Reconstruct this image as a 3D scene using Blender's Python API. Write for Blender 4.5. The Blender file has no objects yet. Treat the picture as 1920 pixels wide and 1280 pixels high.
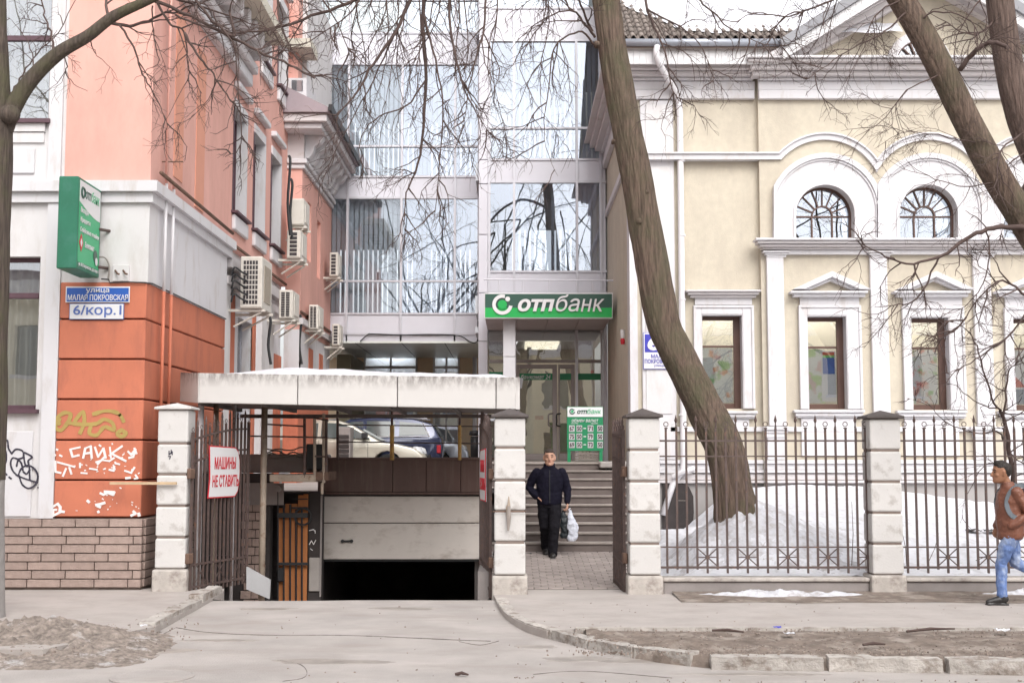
import bpy, math, random
from mathutils import Vector, noise as mn
random.seed(7)
PI = math.pi
S = bpy.context.scene
COL = S.collection

# ------------------------------------------------------------ camera, world, sun, exposure
F_PX = 2400.0; PITCH = math.atan(215/2400); CP = math.cos(PITCH); SP = math.sin(PITCH); EYE = 1.8
cd = bpy.data.cameras.new('camera'); cam = bpy.data.objects.new('camera', cd); COL.objects.link(cam)
cd.sensor_width = 36; cd.lens = 45; cd.clip_start = .1; cd.clip_end = 1500
cam.location = (0, 0, EYE); cam.rotation_euler = (PI/2+PITCH, 0, 0)
S.camera = cam
SUN_EL, SUN_AZ = math.radians(46), math.radians(163)     # azimuth clockwise from +Y: high, behind the camera
W = bpy.data.worlds.new("World"); S.world = W; W.use_nodes = True
nt = W.node_tree; nt.nodes.clear()
sky = nt.nodes.new('ShaderNodeTexSky'); sky.sky_type = 'NISHITA'; sky.sun_disc = False
sky.sun_elevation = SUN_EL; sky.sun_rotation = SUN_AZ; sky.air_density = 1.0; sky.dust_density = 4.0; sky.ozone_density = 1.0
hs = nt.nodes.new('ShaderNodeHueSaturation'); hs.inputs['Saturation'].default_value = .14     # thin even cloud
bg = nt.nodes.new('ShaderNodeBackground'); bg.inputs['Strength'].default_value = .15
wo = nt.nodes.new('ShaderNodeOutputWorld')
nt.links.new(sky.outputs[0], hs.inputs['Color']); nt.links.new(hs.outputs[0], bg.inputs[0]); nt.links.new(bg.outputs[0], wo.inputs[0])
sl = bpy.data.lights.new('sun', 'SUN'); sun = bpy.data.objects.new('sun', sl); COL.objects.link(sun)
sl.energy = .6; sl.angle = math.radians(50); sl.color = (1, .94, .88)
d = Vector((math.sin(SUN_AZ)*math.cos(SUN_EL), math.cos(SUN_AZ)*math.cos(SUN_EL), math.sin(SUN_EL)))
sun.rotation_euler = d.to_track_quat('Z', 'Y').to_euler(); sun.location = (0, -5, 30)
S.view_settings.view_transform = 'Standard'; S.view_settings.look = 'None'
S.view_settings.exposure = 0.84; S.view_settings.gamma = 1; S.view_settings.use_curve_mapping = False
S.cycles.max_bounces = 8; S.cycles.transparent_max_bounces = 12; S.cycles.glossy_bounces = 3; S.cycles.diffuse_bounces = 3
S.cycles.caustics_reflective = False; S.cycles.caustics_refractive = False

# ------------------------------------------------------------ helpers
def P(x, y, Y):
    """a point of the place at depth Y seen at (x, y) of the 1920x1280 frame"""
    u, v = (x-960)/F_PX, (640-y)/F_PX
    t = Y/(CP - v*SP)
    return Vector((t*u, Y, EYE + t*(v*CP+SP)))
def G(x, y, z=0.0):
    """the point on the level z seen at (x, y)"""
    u, v = (x-960)/F_PX, (640-y)/F_PX
    t = (z-EYE)/(v*CP+SP)
    return Vector((t*u, t*(CP-v*SP), z))
def ZZ(y, Y): return P(960, y, Y).z
def XX(x, Y, y=640): return P(x, y, Y).x

MATS = {}
def M(name, col=(.5, .5, .5), rough=.75, var=.12, scale=2.5, bump=.0, bscale=40, metal=0.0, stretch=(1, 1, 1), dirt=None, dscale=4,
      dcut=(.5, .7), dstretch=(1, 1, 1), rnd=.0, spec=None, zdirt=None, coat=0, bdist=.01):
    """procedural surface: base colour with soft variation, optional dirt blotches, fine bump, per-object variation"""
    if name in MATS: return MATS[name]
    m = bpy.data.materials.new(name); m.use_nodes = True; t = m.node_tree; N = t.nodes; L = t.links
    b = N['Principled BSDF']; b.inputs['Roughness'].default_value = rough; b.inputs['Metallic'].default_value = metal
    if spec is not None: b.inputs['Specular IOR Level'].default_value = spec
    if coat: b.inputs['Coat Weight'].default_value = coat
    tc = N.new('ShaderNodeTexCoord'); out = tc.outputs['Object']
    def mapped(s):
        if s == (1, 1, 1): return out
        mp = N.new('ShaderNodeMapping'); mp.inputs['Scale'].default_value = s; L.new(out, mp.inputs[0]); return mp.outputs[0]
    def nz(sc, det=6, s=(1, 1, 1), ro=.6):
        n = N.new('ShaderNodeTexNoise'); n.inputs['Scale'].default_value = sc; n.inputs['Detail'].default_value = det
        n.inputs['Roughness'].default_value = ro; L.new(mapped(s), n.inputs['Vector']); return n.outputs['Fac']
    def ramp(src, a, c, ca=(0, 0, 0, 1), cb=(1, 1, 1, 1)):
        r = N.new('ShaderNodeValToRGB'); r.color_ramp.elements[0].position = a; r.color_ramp.elements[1].position = c
        r.color_ramp.elements[0].color = ca; r.color_ramp.elements[1].color = cb; L.new(src, r.inputs[0]); return r.outputs[0]
    lo = tuple(c*(1-var) for c in col)+(1,); hi = tuple(min(1, c*(1+var)) for c in col)+(1,)
    c = ramp(nz(scale, 8, stretch), .3, .7, lo, hi)
    if dirt:
        f = ramp(nz(dscale, 10, dstretch, .68), dcut[0], dcut[1])
        if zdirt:        # dirt that gathers between two heights of the thing itself
            sx = N.new('ShaderNodeSeparateXYZ'); L.new(out, sx.inputs[0])
            mr = N.new('ShaderNodeMapRange'); mr.inputs['From Min'].default_value = zdirt[0]; mr.inputs['From Max'].default_value = zdirt[1]
            L.new(sx.outputs['Z'], mr.inputs['Value']); mu = N.new('ShaderNodeMath'); mu.operation = 'MULTIPLY'
            L.new(f, mu.inputs[0]); L.new(mr.outputs[0], mu.inputs[1]); f = mu.outputs[0]
        mx = N.new('ShaderNodeMix'); mx.data_type = 'RGBA'; L.new(f, mx.inputs[0]); L.new(c, mx.inputs[6]); mx.inputs[7].default_value = tuple(dirt)+(1,)
        c = mx.outputs[2]
    if rnd:
        oi = N.new('ShaderNodeObjectInfo'); mr = N.new('ShaderNodeMapRange'); mr.inputs['To Min'].default_value = 1-rnd; mr.inputs['To Max'].default_value = 1+rnd
        L.new(oi.outputs['Random'], mr.inputs['Value']); vm = N.new('ShaderNodeVectorMath'); vm.operation = 'SCALE'
        L.new(c, vm.inputs[0]); L.new(mr.outputs[0], vm.inputs['Scale']); c = vm.outputs[0]
    L.new(c, b.inputs['Base Color'])
    if bump:
        bp = N.new('ShaderNodeBump'); bp.inputs['Strength'].default_value = bump; bp.inputs['Distance'].default_value = bdist
        L.new(nz(bscale, 8, stretch), bp.inputs['Height']); L.new(bp.outputs[0], b.inputs['Normal'])
    MATS[name] = m
    return m
def glass(name, refl, tint=(.8, .85, .9), rough=0.0, wob=.0, rcol=(.90, .92, .97)):
    m = bpy.data.materials.new(name); m.use_nodes = True; t = m.node_tree; N = t.nodes; L = t.links; N.clear()
    o = N.new('ShaderNodeOutputMaterial'); mx = N.new('ShaderNodeMixShader'); tr = N.new('ShaderNodeBsdfTransparent'); gl = N.new('ShaderNodeBsdfGlossy')
    tr.inputs[0].default_value = tint+(1,); gl.inputs[0].default_value = rcol+(1,); gl.inputs['Roughness'].default_value = rough
    lw = N.new('ShaderNodeLayerWeight'); lw.inputs['Blend'].default_value = .25
    mr = N.new('ShaderNodeMapRange'); mr.inputs['To Min'].default_value = refl; mr.inputs['To Max'].default_value = 1
    L.new(lw.outputs['Fresnel'], mr.inputs['Value']); L.new(mr.outputs[0], mx.inputs[0]); L.new(tr.outputs[0], mx.inputs[1]); L.new(gl.outputs[0], mx.inputs[2])
    if wob:
        tc = N.new('ShaderNodeTexCoord'); n = N.new('ShaderNodeTexNoise'); n.inputs['Scale'].default_value = 1.3; n.inputs['Detail'].default_value = 2
        oi = N.new('ShaderNodeObjectInfo'); vm = N.new('ShaderNodeVectorMath'); vm.operation = 'ADD'; L.new(tc.outputs['Object'], vm.inputs[0])
        sc = N.new('ShaderNodeVectorMath'); sc.operation = 'SCALE'; sc.inputs['Scale'].default_value = 1
        L.new(oi.outputs['Location'], sc.inputs[0]); L.new(sc.outputs[0], vm.inputs[1]); L.new(vm.outputs[0], n.inputs['Vector'])
        bp = N.new('ShaderNodeBump'); bp.inputs['Strength'].default_value = wob; bp.inputs['Distance'].default_value = .03; L.new(n.outputs['Fac'], bp.inputs['Height'])
        L.new(bp.outputs[0], gl.inputs['Normal'])
    L.new(mx.outputs[0], o.inputs[0]); MATS[name] = m
    return m

def origin(o):
    v = Vector((0, 0, 0))
    while o is not None: v += Vector(o.location); o = o.parent
    return v
def tag(o, label=None, cat=None, group=None, kind=None):
    if label: o['label'] = label
    if cat: o['category'] = cat
    if group: o['group'] = group
    if kind: o['kind'] = kind
    return o
def thing(name, label, cat, loc=(0, 0, 0), group=None):
    o = bpy.data.objects.new(name, None); COL.objects.link(o); o.location = loc; o.empty_display_size = .1
    return tag(o, label, cat, group)
class MB:
    """collects shapes in world coordinates; build() links them as one mesh object"""
    def __init__(s): s.v = []; s.f = []
    def box(s, x0, x1, y0, y1, z0, z1):
        if x0 > x1: x0, x1 = x1, x0
        if y0 > y1: y0, y1 = y1, y0
        if z0 > z1: z0, z1 = z1, z0
        n = len(s.v)
        s.v += [(x0,y0,z0),(x1,y0,z0),(x1,y1,z0),(x0,y1,z0),(x0,y0,z1),(x1,y0,z1),(x1,y1,z1),(x0,y1,z1)]
        s.f += [(n,n+3,n+2,n+1),(n+4,n+5,n+6,n+7),(n,n+1,n+5,n+4),(n+1,n+2,n+6,n+5),(n+2,n+3,n+7,n+6),(n+3,n,n+4,n+7)]
        return s
    def pb(s, x0, y0, x1, y1, Yf, dep=.05):
        """box whose front face at depth Yf covers the frame rectangle"""
        ym = (y0+y1)/2
        return s.box(P(x0, ym, Yf).x, P(x1, ym, Yf).x, Yf, Yf+dep, ZZ(y1, Yf), ZZ(y0, Yf))
    def hexa(s, a, b):
        """solid between quad a and quad b (4 points each, same winding)"""
        n = len(s.v); s.v += [tuple(p) for p in a]+[tuple(p) for p in b]
        s.f += [(n+3,n+2,n+1,n),(n+4,n+5,n+6,n+7)]+[(n+i,n+(i+1)%4,n+4+(i+1)%4,n+4+i) for i in range(4)]
        return s
    def prism(s, poly, y0, y1):
        """polygon of (x, z) extruded along y"""
        n = len(s.v); k = len(poly)
        s.v += [(p[0], y0, p[1]) for p in poly]+[(p[0], y1, p[1]) for p in poly]
        s.f += [tuple(range(n, n+k)), tuple(range(n+2*k-1, n+k-1, -1))]+[(n+i, n+k+i, n+k+(i+1)%k, n+(i+1)%k) for i in range(k)]
        return s
    def xprism(s, poly, x0, x1):
        """polygon of (y, z) extruded along x"""
        n = len(s.v); k = len(poly)
        s.v += [(x0, p[0], p[1]) for p in poly]+[(x1, p[0], p[1]) for p in poly]
        s.f += [tuple(range(n, n+k)), tuple(range(n+2*k-1, n+k-1, -1))]+[(n+i, n+k+i, n+k+(i+1)%k, n+(i+1)%k) for i in range(k)]
        return s
    def zprism(s, poly, z0, z1):
        n = len(s.v); k = len(poly)
        s.v += [(p[0], p[1], z0) for p in poly]+[(p[0], p[1], z1) for p in poly]
        s.f += [tuple(range(n+k-1, n-1, -1)), tuple(range(n+k, n+2*k))]+[(n+i, n+(i+1)%k, n+k+(i+1)%k, n+k+i) for i in range(k)]
        return s
    def band(s, A, B, y0, y1, closed=False):
        """strip between two (x, z) curves, extruded along y"""
        k = len(A)
        for i in range(k if closed else k-1):
            j = (i+1) % k
            s.prism([A[i], A[j], B[j], B[i]], y0, y1)
        return s
    def tube(s, pts, rads, n=6, cap=True):
        pts = [Vector(p) for p in pts]
        if not hasattr(rads, '__len__'): rads = [rads]*len(pts)
        t0 = (pts[1]-pts[0]).normalized(); up = Vector((0, 0, 1)) if abs(t0.z) < .9 else Vector((1, 0, 0))
        a = t0.cross(up).normalized(); base = len(s.v)
        for i, p in enumerate(pts):
            t = (pts[min(i+1, len(pts)-1)]-pts[max(i-1, 0)])
            t = t.normalized() if t.length > 1e-9 else t0
            a = (a-t*a.dot(t)); a = a.normalized() if a.length > 1e-6 else t.orthogonal().normalized()
            b = t.cross(a); r = rads[i]
            for k in range(n):
                g = 2*PI*k/n; s.v.append(tuple(p+a*(math.cos(g)*r)+b*(math.sin(g)*r)))
        for i in range(len(pts)-1):
            for k in range(n):
                q = base+i*n; s.f.append((q+k, q+(k+1) % n, q+n+(k+1) % n, q+n+k))
        if cap:
            s.f.append(tuple(base+k for k in range(n-1, -1, -1))); e = base+(len(pts)-1)*n; s.f.append(tuple(e+k for k in range(n)))
        return s
    def ring(s, c, R, r, ax='y', n=12, m=5):
        pts = []
        base = len(s.v); c = Vector(c)
        for i in range(n):
            g = 2*PI*i/n
            e = Vector((math.cos(g), 0, math.sin(g))) if ax == 'y' else (Vector((0, math.cos(g), math.sin(g))) if ax == 'x' else Vector((math.cos(g), math.sin(g), 0)))
            h = Vector((0, 1, 0)) if ax == 'y' else (Vector((1, 0, 0)) if ax == 'x' else Vector((0, 0, 1)))
            for k in range(m):
                w = 2*PI*k/m; s.v.append(tuple(c+e*(R+r*math.cos(w))+h*(r*math.sin(w))))
        for i in range(n):
            for k in range(m):
                s.f.append((base+i*m+k, base+((i+1) % n)*m+k, base+((i+1) % n)*m+(k+1) % m, base+i*m+(k+1) % m))
        return s
    def lathe(s, prof, c, ax='z', n=24):
        """profile of (r, h) turned about an axis through c"""
        base = len(s.v); c = Vector(c)
        for r, h in prof:
            for k in range(n):
                g = 2*PI*k/n; q, w = r*math.cos(g), r*math.sin(g)
                s.v.append(tuple(c+(Vector((q, w, h)) if ax == 'z' else (Vector((q, h, w)) if ax == 'y' else Vector((h, q, w))))))
        for i in range(len(prof)-1):
            for k in range(n):
                s.f.append((base+i*n+k, base+i*n+(k+1) % n, base+(i+1)*n+(k+1) % n, base+(i+1)*n+k))
        s.f.append(tuple(base+k for k in range(n-1, -1, -1))); e = base+(len(prof)-1)*n; s.f.append(tuple(e+k for k in range(n)))
        return s
    def grid(s, nx, ny, fn):
        b = len(s.v)
        for j in range(ny+1):
            for i in range(nx+1): s.v.append(tuple(fn(i/nx, j/ny)))
        for j in range(ny):
            for i in range(nx): q = b+j*(nx+1)+i; s.f.append((q, q+1, q+nx+2, q+nx+1))
        return s
    def build(s, name, mat, parent=None, smooth=False, bevel=0, label=None, cat=None, group=None, kind=None, local=False, seg=1, auto=None):
        me = bpy.data.meshes.new(name)
        if local: o0 = Vector((0, 0, 0))
        elif parent is not None: o0 = origin(parent)
        elif s.v and kind != 'structure':
            xs = [p[0] for p in s.v]; ys = [p[1] for p in s.v]; o0 = Vector(((min(xs)+max(xs))/2, (min(ys)+max(ys))/2, min(p[2] for p in s.v)))
        else: o0 = Vector((0, 0, 0))
        me.from_pydata([(p[0]-o0.x, p[1]-o0.y, p[2]-o0.z) for p in s.v], [], s.f); me.update()
        import bmesh
        bm = bmesh.new(); bm.from_mesh(me); bmesh.ops.recalc_face_normals(bm, faces=bm.faces); bm.to_mesh(me); bm.free()
        if isinstance(mat, str): mat = MATS[mat]
        me.materials.append(mat)
        if smooth:
            me.polygons.foreach_set('use_smooth', [True]*len(me.polygons))
        o = bpy.data.objects.new(name, me); COL.objects.link(o)
        if parent is not None: o.parent = parent
        elif not local: o.location = o0
        if bevel:
            bv = o.modifiers.new('bevel', 'BEVEL'); bv.width = bevel; bv.segments = seg; bv.limit_method = 'ANGLE'; bv.angle_limit = math.radians(40)
        if smooth and auto:
            w = o.modifiers.new('edge', 'EDGE_SPLIT'); w.split_angle = math.radians(auto)
        return tag(o, label, cat, group, kind)
def boxo(name, mat, parent, *a, **k): return MB().box(*a).build(name, mat, parent, **k)
def pbo(name, mat, parent, x0, y0, x1, y1, Yf, dep=.05, **k): return MB().pb(x0, y0, x1, y1, Yf, dep).build(name, mat, parent, **k)
def inst(src, parent, loc, name=None, rot=None):
    """a further copy of a piece, sharing its mesh"""
    c = src.copy(); COL.objects.link(c); c.parent = parent; c.location = loc
    if rot: c.rotation_euler = rot
    return c
def copy_tree(o, parent=None):
    c = o.copy(); COL.objects.link(c); c.parent = parent
    for ch in list(o.children): copy_tree(ch, c)
    return c
def walls(mb, x0, x1, z0, z1, y0, y1, holes):
    """wall slab facing -y with rectangular holes (x0, x1, z0, z1)"""
    xs = sorted({x0, x1, *[min(max(h[i], x0), x1) for h in holes for i in (0, 1)]}); zs = sorted({z0, z1, *[min(max(h[i], z0), z1) for h in holes for i in (2, 3)]})
    for j in range(len(zs)-1):
        run = None
        for i in range(len(xs)-1):
            cx, cz = (xs[i]+xs[i+1])/2, (zs[j]+zs[j+1])/2
            solid = not any(h[0] < cx < h[1] and h[2] < cz < h[3] for h in holes)
            if solid: run = (run[0], xs[i+1]) if run else (xs[i], xs[i+1])
            if (not solid or i == len(xs)-2) and run:
                mb.box(run[0], run[1], y0, y1, zs[j], zs[j+1]); run = None
    return mb
def lettering(body, mat, parent, at, w, h, rot=(PI/2, 0, 0), bold=0.0, shear=0.0, depth=.004, name='lettering'):
    """raised letters, fitted into w x h, lower left corner at `at` (world), in the plane given by rot"""
    cu = bpy.data.curves.new(name, 'FONT'); cu.body = body; cu.size = 1; cu.offset = bold; cu.shear = shear; cu.resolution_u = 3; cu.extrude = .01
    t = bpy.data.objects.new(name, cu); COL.objects.link(t); bpy.context.view_layer.update()
    me = bpy.data.meshes.new_from_object(t); bpy.data.objects.remove(t); bpy.data.curves.remove(cu)
    xs = [v.co.x for v in me.vertices]; ys = [v.co.y for v in me.vertices]
    sx, sy = w/(max(xs)-min(xs)), h/(max(ys)-min(ys)); mx, my = min(xs), min(ys)
    for v in me.vertices: v.co = ((v.co.x-mx)*sx, (v.co.y-my)*sy, (v.co.z+.01)/.02*depth)
    me.materials.clear(); me.materials.append(MATS[mat] if isinstance(mat, str) else mat)
    o = bpy.data.objects.new(name, me); COL.objects.link(o); o.parent = parent
    o.location = Vector(at)-(origin(parent) if parent is not None else Vector((0, 0, 0))); o.rotation_euler = rot
    return o
def strokes(mb, lines, w, Y, smooth=False):
    """flat brush strokes on a wall facing the street, given in frame points"""
    for ln in lines:
        pts = [P(x, y, Y) for x, y in ln]
        if smooth: pts = spline(pts, 5)
        for a, b in zip(pts, pts[1:]):
            dx, dz = b.x-a.x, b.z-a.z; l = math.hypot(dx, dz) or 1e-6; ww = w*random.uniform(.8, 1.15)
            ex, ez = dx/l*ww*.3, dz/l*ww*.3; nx, nz = -dz/l*ww/2, dx/l*ww/2; off = random.uniform(0, .0025)
            mb.prism([(a.x-ex+nx, a.z-ez+nz), (a.x-ex-nx, a.z-ez-nz), (b.x+ex-nx, b.z+ez-nz), (b.x+ex+nx, b.z+ez+nz)], Y-off-.003, Y+.004)
    return mb
def spline(pts, k=6):
    pts = [Vector(p) for p in pts]; out = []
    for i in range(len(pts)-1):
        p0, p1, p2, p3 = pts[max(i-1, 0)], pts[i], pts[i+1], pts[min(i+2, len(pts)-1)]
        for j in range(k):
            t = j/k; out.append(.5*((2*p1)+(-p0+p2)*t+(2*p0-5*p1+4*p2-p3)*t*t+(-p0+3*p1-3*p2+p3)*t**3))
    return out+[pts[-1]]
def arc(cx, cy, r, a0, a1, n):
    return [(cx+r*math.cos(a0+(a1-a0)*i/n), cy-r*math.sin(a0+(a1-a0)*i/n)) for i in range(n+1)]
def pz(pts, Y): return [(P(x, y, Y).x, P(x, y, Y).z) for x, y in pts]

# ------------------------------------------------------------ materials
M('asphalt', (.405, .37, .35), .9, .16, 1.1, .9, 55, dirt=(.33, .29, .265), dscale=1.3, dcut=(.48, .76), dstretch=(.6, 1.6, 1))
M('sidewalk', (.415, .375, .352), .9, .10, 1.5, .6, 60, dirt=(.34, .295, .27), dscale=1.6, dcut=(.48, .76))
M('dirt', (.19, .15, .125), .95, .35, 5, .8, 35, dirt=(.32, .275, .24), dscale=3, dcut=(.5, .62), bdist=.02)
M('kerbstone', (.44, .405, .375), .85, .16, 5, .8, 22, dirt=(.19, .145, .115), dscale=4, dcut=(.50, .66), rnd=.1, bdist=.03)
M('bluekerb', (.30, .33, .38), .85, .16, 5, .5, 30, dirt=(.2, .17, .15), dscale=6, dcut=(.5, .62))
M('paver', (.31, .265, .245), .85, .1, 8, .3, 60, rnd=.14)
M('joint', (.12, .10, .09), .95, .2)
M('snow', (.71, .715, .76), .6, .06, 3, .7, 14, dirt=(.50, .485, .49), dscale=7, dcut=(.50, .74), bdist=.03)
M('dirtysnow', (.60, .60, .64), .7, .10, 6, .9, 14, dirt=(.40, .375, .375), dscale=7, dcut=(.46, .66), dstretch=(1, 1, 1.8), bdist=.03)
M('pile', (.27, .225, .195), .95, .5, 14, 1.0, 25, dirt=(.50, .48, .48), dscale=3.5, dcut=(.56, .68), bdist=.03)
M('pink', (.72, .40, .34), .85, .05, .8, .10, 50, dirt=(.56, .30, .25), dscale=.9, dcut=(.45, .8), dstretch=(1.3, 1.3, .45))
M('niche', (.66, .31, .22), .85, .06, 1)
M('orange', (.55, .175, .10), .75, .08, 1.4, .12, 40, dirt=(.38, .125, .08), dscale=1.9, dcut=(.48, .75), dstretch=(1.4, 1.4, .5))
M('white', (.68, .66, .665), .75, .04, 1.2, .06, 60, dirt=(.52, .48, .45), dscale=1.6, dcut=(.5, .8), dstretch=(1.5, 1.5, .5))
M('whitetrim', (.66, .645, .665), .7, .03, 1.2, .05, 60, dirt=(.50, .45, .42), dscale=2.6, dcut=(.52, .80), dstretch=(1.6, 1.6, .5))
M('oldtrim', (.61, .575, .58), .7, .05, 1.2, .05, 60, dirt=(.42, .36, .32), dscale=2.8, dcut=(.58, .8), dstretch=(.6, 1, 1.6))
M('cream', (.57, .512, .415), .85, .07, 7, .5, 45, dirt=(.47, .415, .34), dscale=1.5, dcut=(.45, .78), dstretch=(1.5, 1.5, .5))
M('plinth', (.34, .32, .31), .9, .08, 2, .2, 50)
M('brick', (.36, .27, .235), .9, .14, 9, .9, 45, rnd=.10, bdist=.015)
M('mortar', (.24, .19, .165), .95, .2)
M('pillarwhite', (.60, .58, .565), .8, .06, 2, .25, 40, dirt=(.33, .295, .27), dscale=4.2, dcut=(.53, .74), dstretch=(1, 1, 1), rnd=.04)
M('pillarbase', (.46, .42, .385), .9, .16, 4, .6, 25, dirt=(.24, .2, .18), dscale=5, dcut=(.5, .7))
M('capbrown', (.085, .070, .066), .6, .15, 5, .2, 30)
M('capwhite', (.62, .60, .58), .7, .1, 5, .2, 30)
M('iron', (.10, .070, .064), .6, .25, 9, .3, 60, dirt=(.20, .10, .06), dscale=14, dcut=(.56, .7), spec=.4)
M('rust', (.15, .09, .065), .85, .3, 9, .4, 60)
M('blackmetal', (.02, .02, .022), .5, .2, 9)
M('canopywhite', (.60, .575, .555), .7, .04, 1.4, .1, 40, dirt=(.11, .085, .08), dscale=6, dcut=(.36, .60), dstretch=(1.9, 1.9, .8), zdirt=(.24, .50))
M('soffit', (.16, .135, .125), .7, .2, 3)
M('brownpanel', (.12, .066, .055), .42, .2, 2, .1, 30, dirt=(.17, .115, .09), dscale=2.6, dcut=(.5, .7), dstretch=(5, 5, .35))
M('garagedoor', (.72, .66, .61), .55, .07, 1.3, .06, 30, dirt=(.36, .29, .24), dscale=2.2, dcut=(.52, .85), dstretch=(1, 1, 2))
M('beigepost', (.36, .29, .23), .6, .18, 6, .2, 40, dirt=(.2, .11, .07), dscale=8, dcut=(.55, .7))
M('yellowpost', (.55, .34, .10), .6, .2, 6, dirt=(.3, .15, .07), dscale=8, dcut=(.5, .65))
M('orangeboard', (.44, .16, .05), .7, .12, 4, .2, 40, dirt=(.28, .10, .04), dscale=4, dcut=(.5, .8))
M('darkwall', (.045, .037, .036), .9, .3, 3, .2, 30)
M('graywall', (.28, .25, .24), .9, .15, 3, .3, 30)
M('concrete', (.36, .33, .31), .9, .12, 3, .4, 30, dirt=(.2, .17, .16), dscale=3, dcut=(.52, .75))
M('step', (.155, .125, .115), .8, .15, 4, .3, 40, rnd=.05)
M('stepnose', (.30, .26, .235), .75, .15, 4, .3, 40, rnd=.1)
M('alu', (.62, .61, .66), .45, .03, 2, rnd=.03, metal=.15)
M('mullion', (.55, .54, .58), .4, .04, 2, metal=.4)
M('doorframe', (.30, .265, .255), .45, .08, 3, metal=.2)
M('tan', (.74, .57, .40), .8, .08, 3, .1, 40)
M('soffitmetal', (.70, .72, .68), .4, .05, 1.2, .2, 3, metal=.35, bdist=.05)
M('brownframe', (.105, .055, .042), .45, .15, 4, spec=.5)
M('plum', (.10, .05, .065), .5, .15, 4)
M('blind', (.66, .69, .73), .8, .04, 2, rnd=.0)
M('curtain', (.60, .58, .52), .9, .06, 3)
M('room', (.58, .53, .46), .9, .1, 1)
M('roomdark', (.10, .095, .09), .9, .1, 1)
M('green', (.010, .21, .085), .45, .05, 2)
M('signgreen', (.010, .40, .08), .35, .03, 2)
M('signdark', (.028, .085, .062), .35, .03, 2)
M('boxgreen', (.025, .17, .10), .5, .1, 3, dirt=(.05, .2, .14), dscale=4, dcut=(.5, .7))
M('facegreen', (.05, .42, .19), .45, .03, 2)
M('signwhite', (.74, .73, .74), .45, .02, 2)
M('blue', (.028, .11, .44), .4, .04, 3)
M('inkblue', (.10, .16, .42), .5, .04, 3)
M('navyblue', (.05, .05, .42), .4, .04, 3)
M('red', (.55, .02, .035), .5, .05, 3)
M('digitred', (.05, .03, .03), .6)
M('acwhite', (.66, .62, .56), .5, .05, 3, dirt=(.5, .45, .39), dscale=4, dcut=(.5, .8))
M('acdark', (.05, .042, .045), .7, .1)
M('cable', (.02, .02, .022), .6)
M('graycable', (.28, .25, .23), .6)
M('pipewhite', (.74, .72, .74), .5, .04, 4)
M('graffitiblack', (.035, .03, .05), .6, .1)
M('graffitigreen', (.40, .29, .09), .7, .1)
M('graffitiwhite', (.78, .75, .74), .7, .04)
M('gutter', (.36, .38, .43), .4, .06, 3, metal=.3)
M('rooftile', (.22, .185, .165), .8, .15, 6, .3, 40, rnd=.22)
M('flashing', (.27, .27, .29), .6, .08, 3)
M('roofviolet', (.33, .27, .29), .7, .08, 3)
M('bark', (.155, .108, .083), .95, .55, 5, 1.0, 6, stretch=(6, 6, .5), dirt=(.115, .105, .062), dscale=1.6, dcut=(.45, .7), bdist=.06)
M('barkdark', (.085, .064, .052), .95, .5, 5, 1.0, 6, stretch=(6, 6, .6), dirt=(.09, .085, .045), dscale=2, dcut=(.45, .7), bdist=.03)
M('whitewash', (.30, .28, .27), .9, .15, 6, .8, 20)
M('twig', (.085, .055, .048), .85, .2, 3)
M('rubber', (.02, .02, .02), .8)
glass('curtainglass', .25, (.86, .90, .95), 0, .018, (.84, .875, .95))
M('card', (.50, .50, .51), .6)
glass('clearglass', .13, (.90, .93, .95), 0, .018, (.84, .875, .95))
glass('windowglass', .21, (.96, .97, .98), 0, .03)
glass('doorglass', .34, (.85, .86, .84), 0, .10)
glass('carglass', .30, (.35, .4, .4), 0, 0)
# ------------------------------------------------------------ ground, road, ramp
def fbm(x, y, s=1.0, o=4): return mn.fractal(Vector((x*s, y*s, 3.1)), 1.0, 2.0, o)
g = MB()
for r in ((-300, 300, -300, 16.4), (-300, -5.6, 16.4, 45), (2.9, 300, 16.4, 45), (-300, 300, 45, 300)):
    g.box(r[0], r[1], r[2], r[3], -.6, -.3)
g.build('ground', 'concrete', kind='structure')
def road_z(x, y):
    if y < 11.3: z = -.12
    elif y < 16.6: z = -.12+.085*(y-11.3)/5.3
    else: z = -.035-.26*(y-16.6)-.02*math.sin((y-16.6)*3)
    z += .012*fbm(x, y, .5)
    return z
def mkroad(u, v):
    x = -26+52*u; y = -6+22.6*v; return (x, y, road_z(x, y))
MB().grid(150, 90, mkroad).build('road', 'asphalt', kind='structure', smooth=True)
def mkramp(u, v):
    x = -4.75+4.45*u; y = 16.6+10*v; return (x, y, max(road_z(x, y), -1.6)+(.02*fbm(x, 5, 3) if v == 0 else 0))
MB().grid(24, 50, mkramp).build('garage_ramp', 'asphalt', kind='structure', smooth=True)

kerbline = [(928, 1119), (936, 1134), (952, 1150), (985, 1168), (1040, 1184), (1100, 1197), (1160, 1207), (1230, 1218), (1326, 1227)]
kp = spline([G(x, y, .01) for x, y in kerbline], 8)
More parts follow.
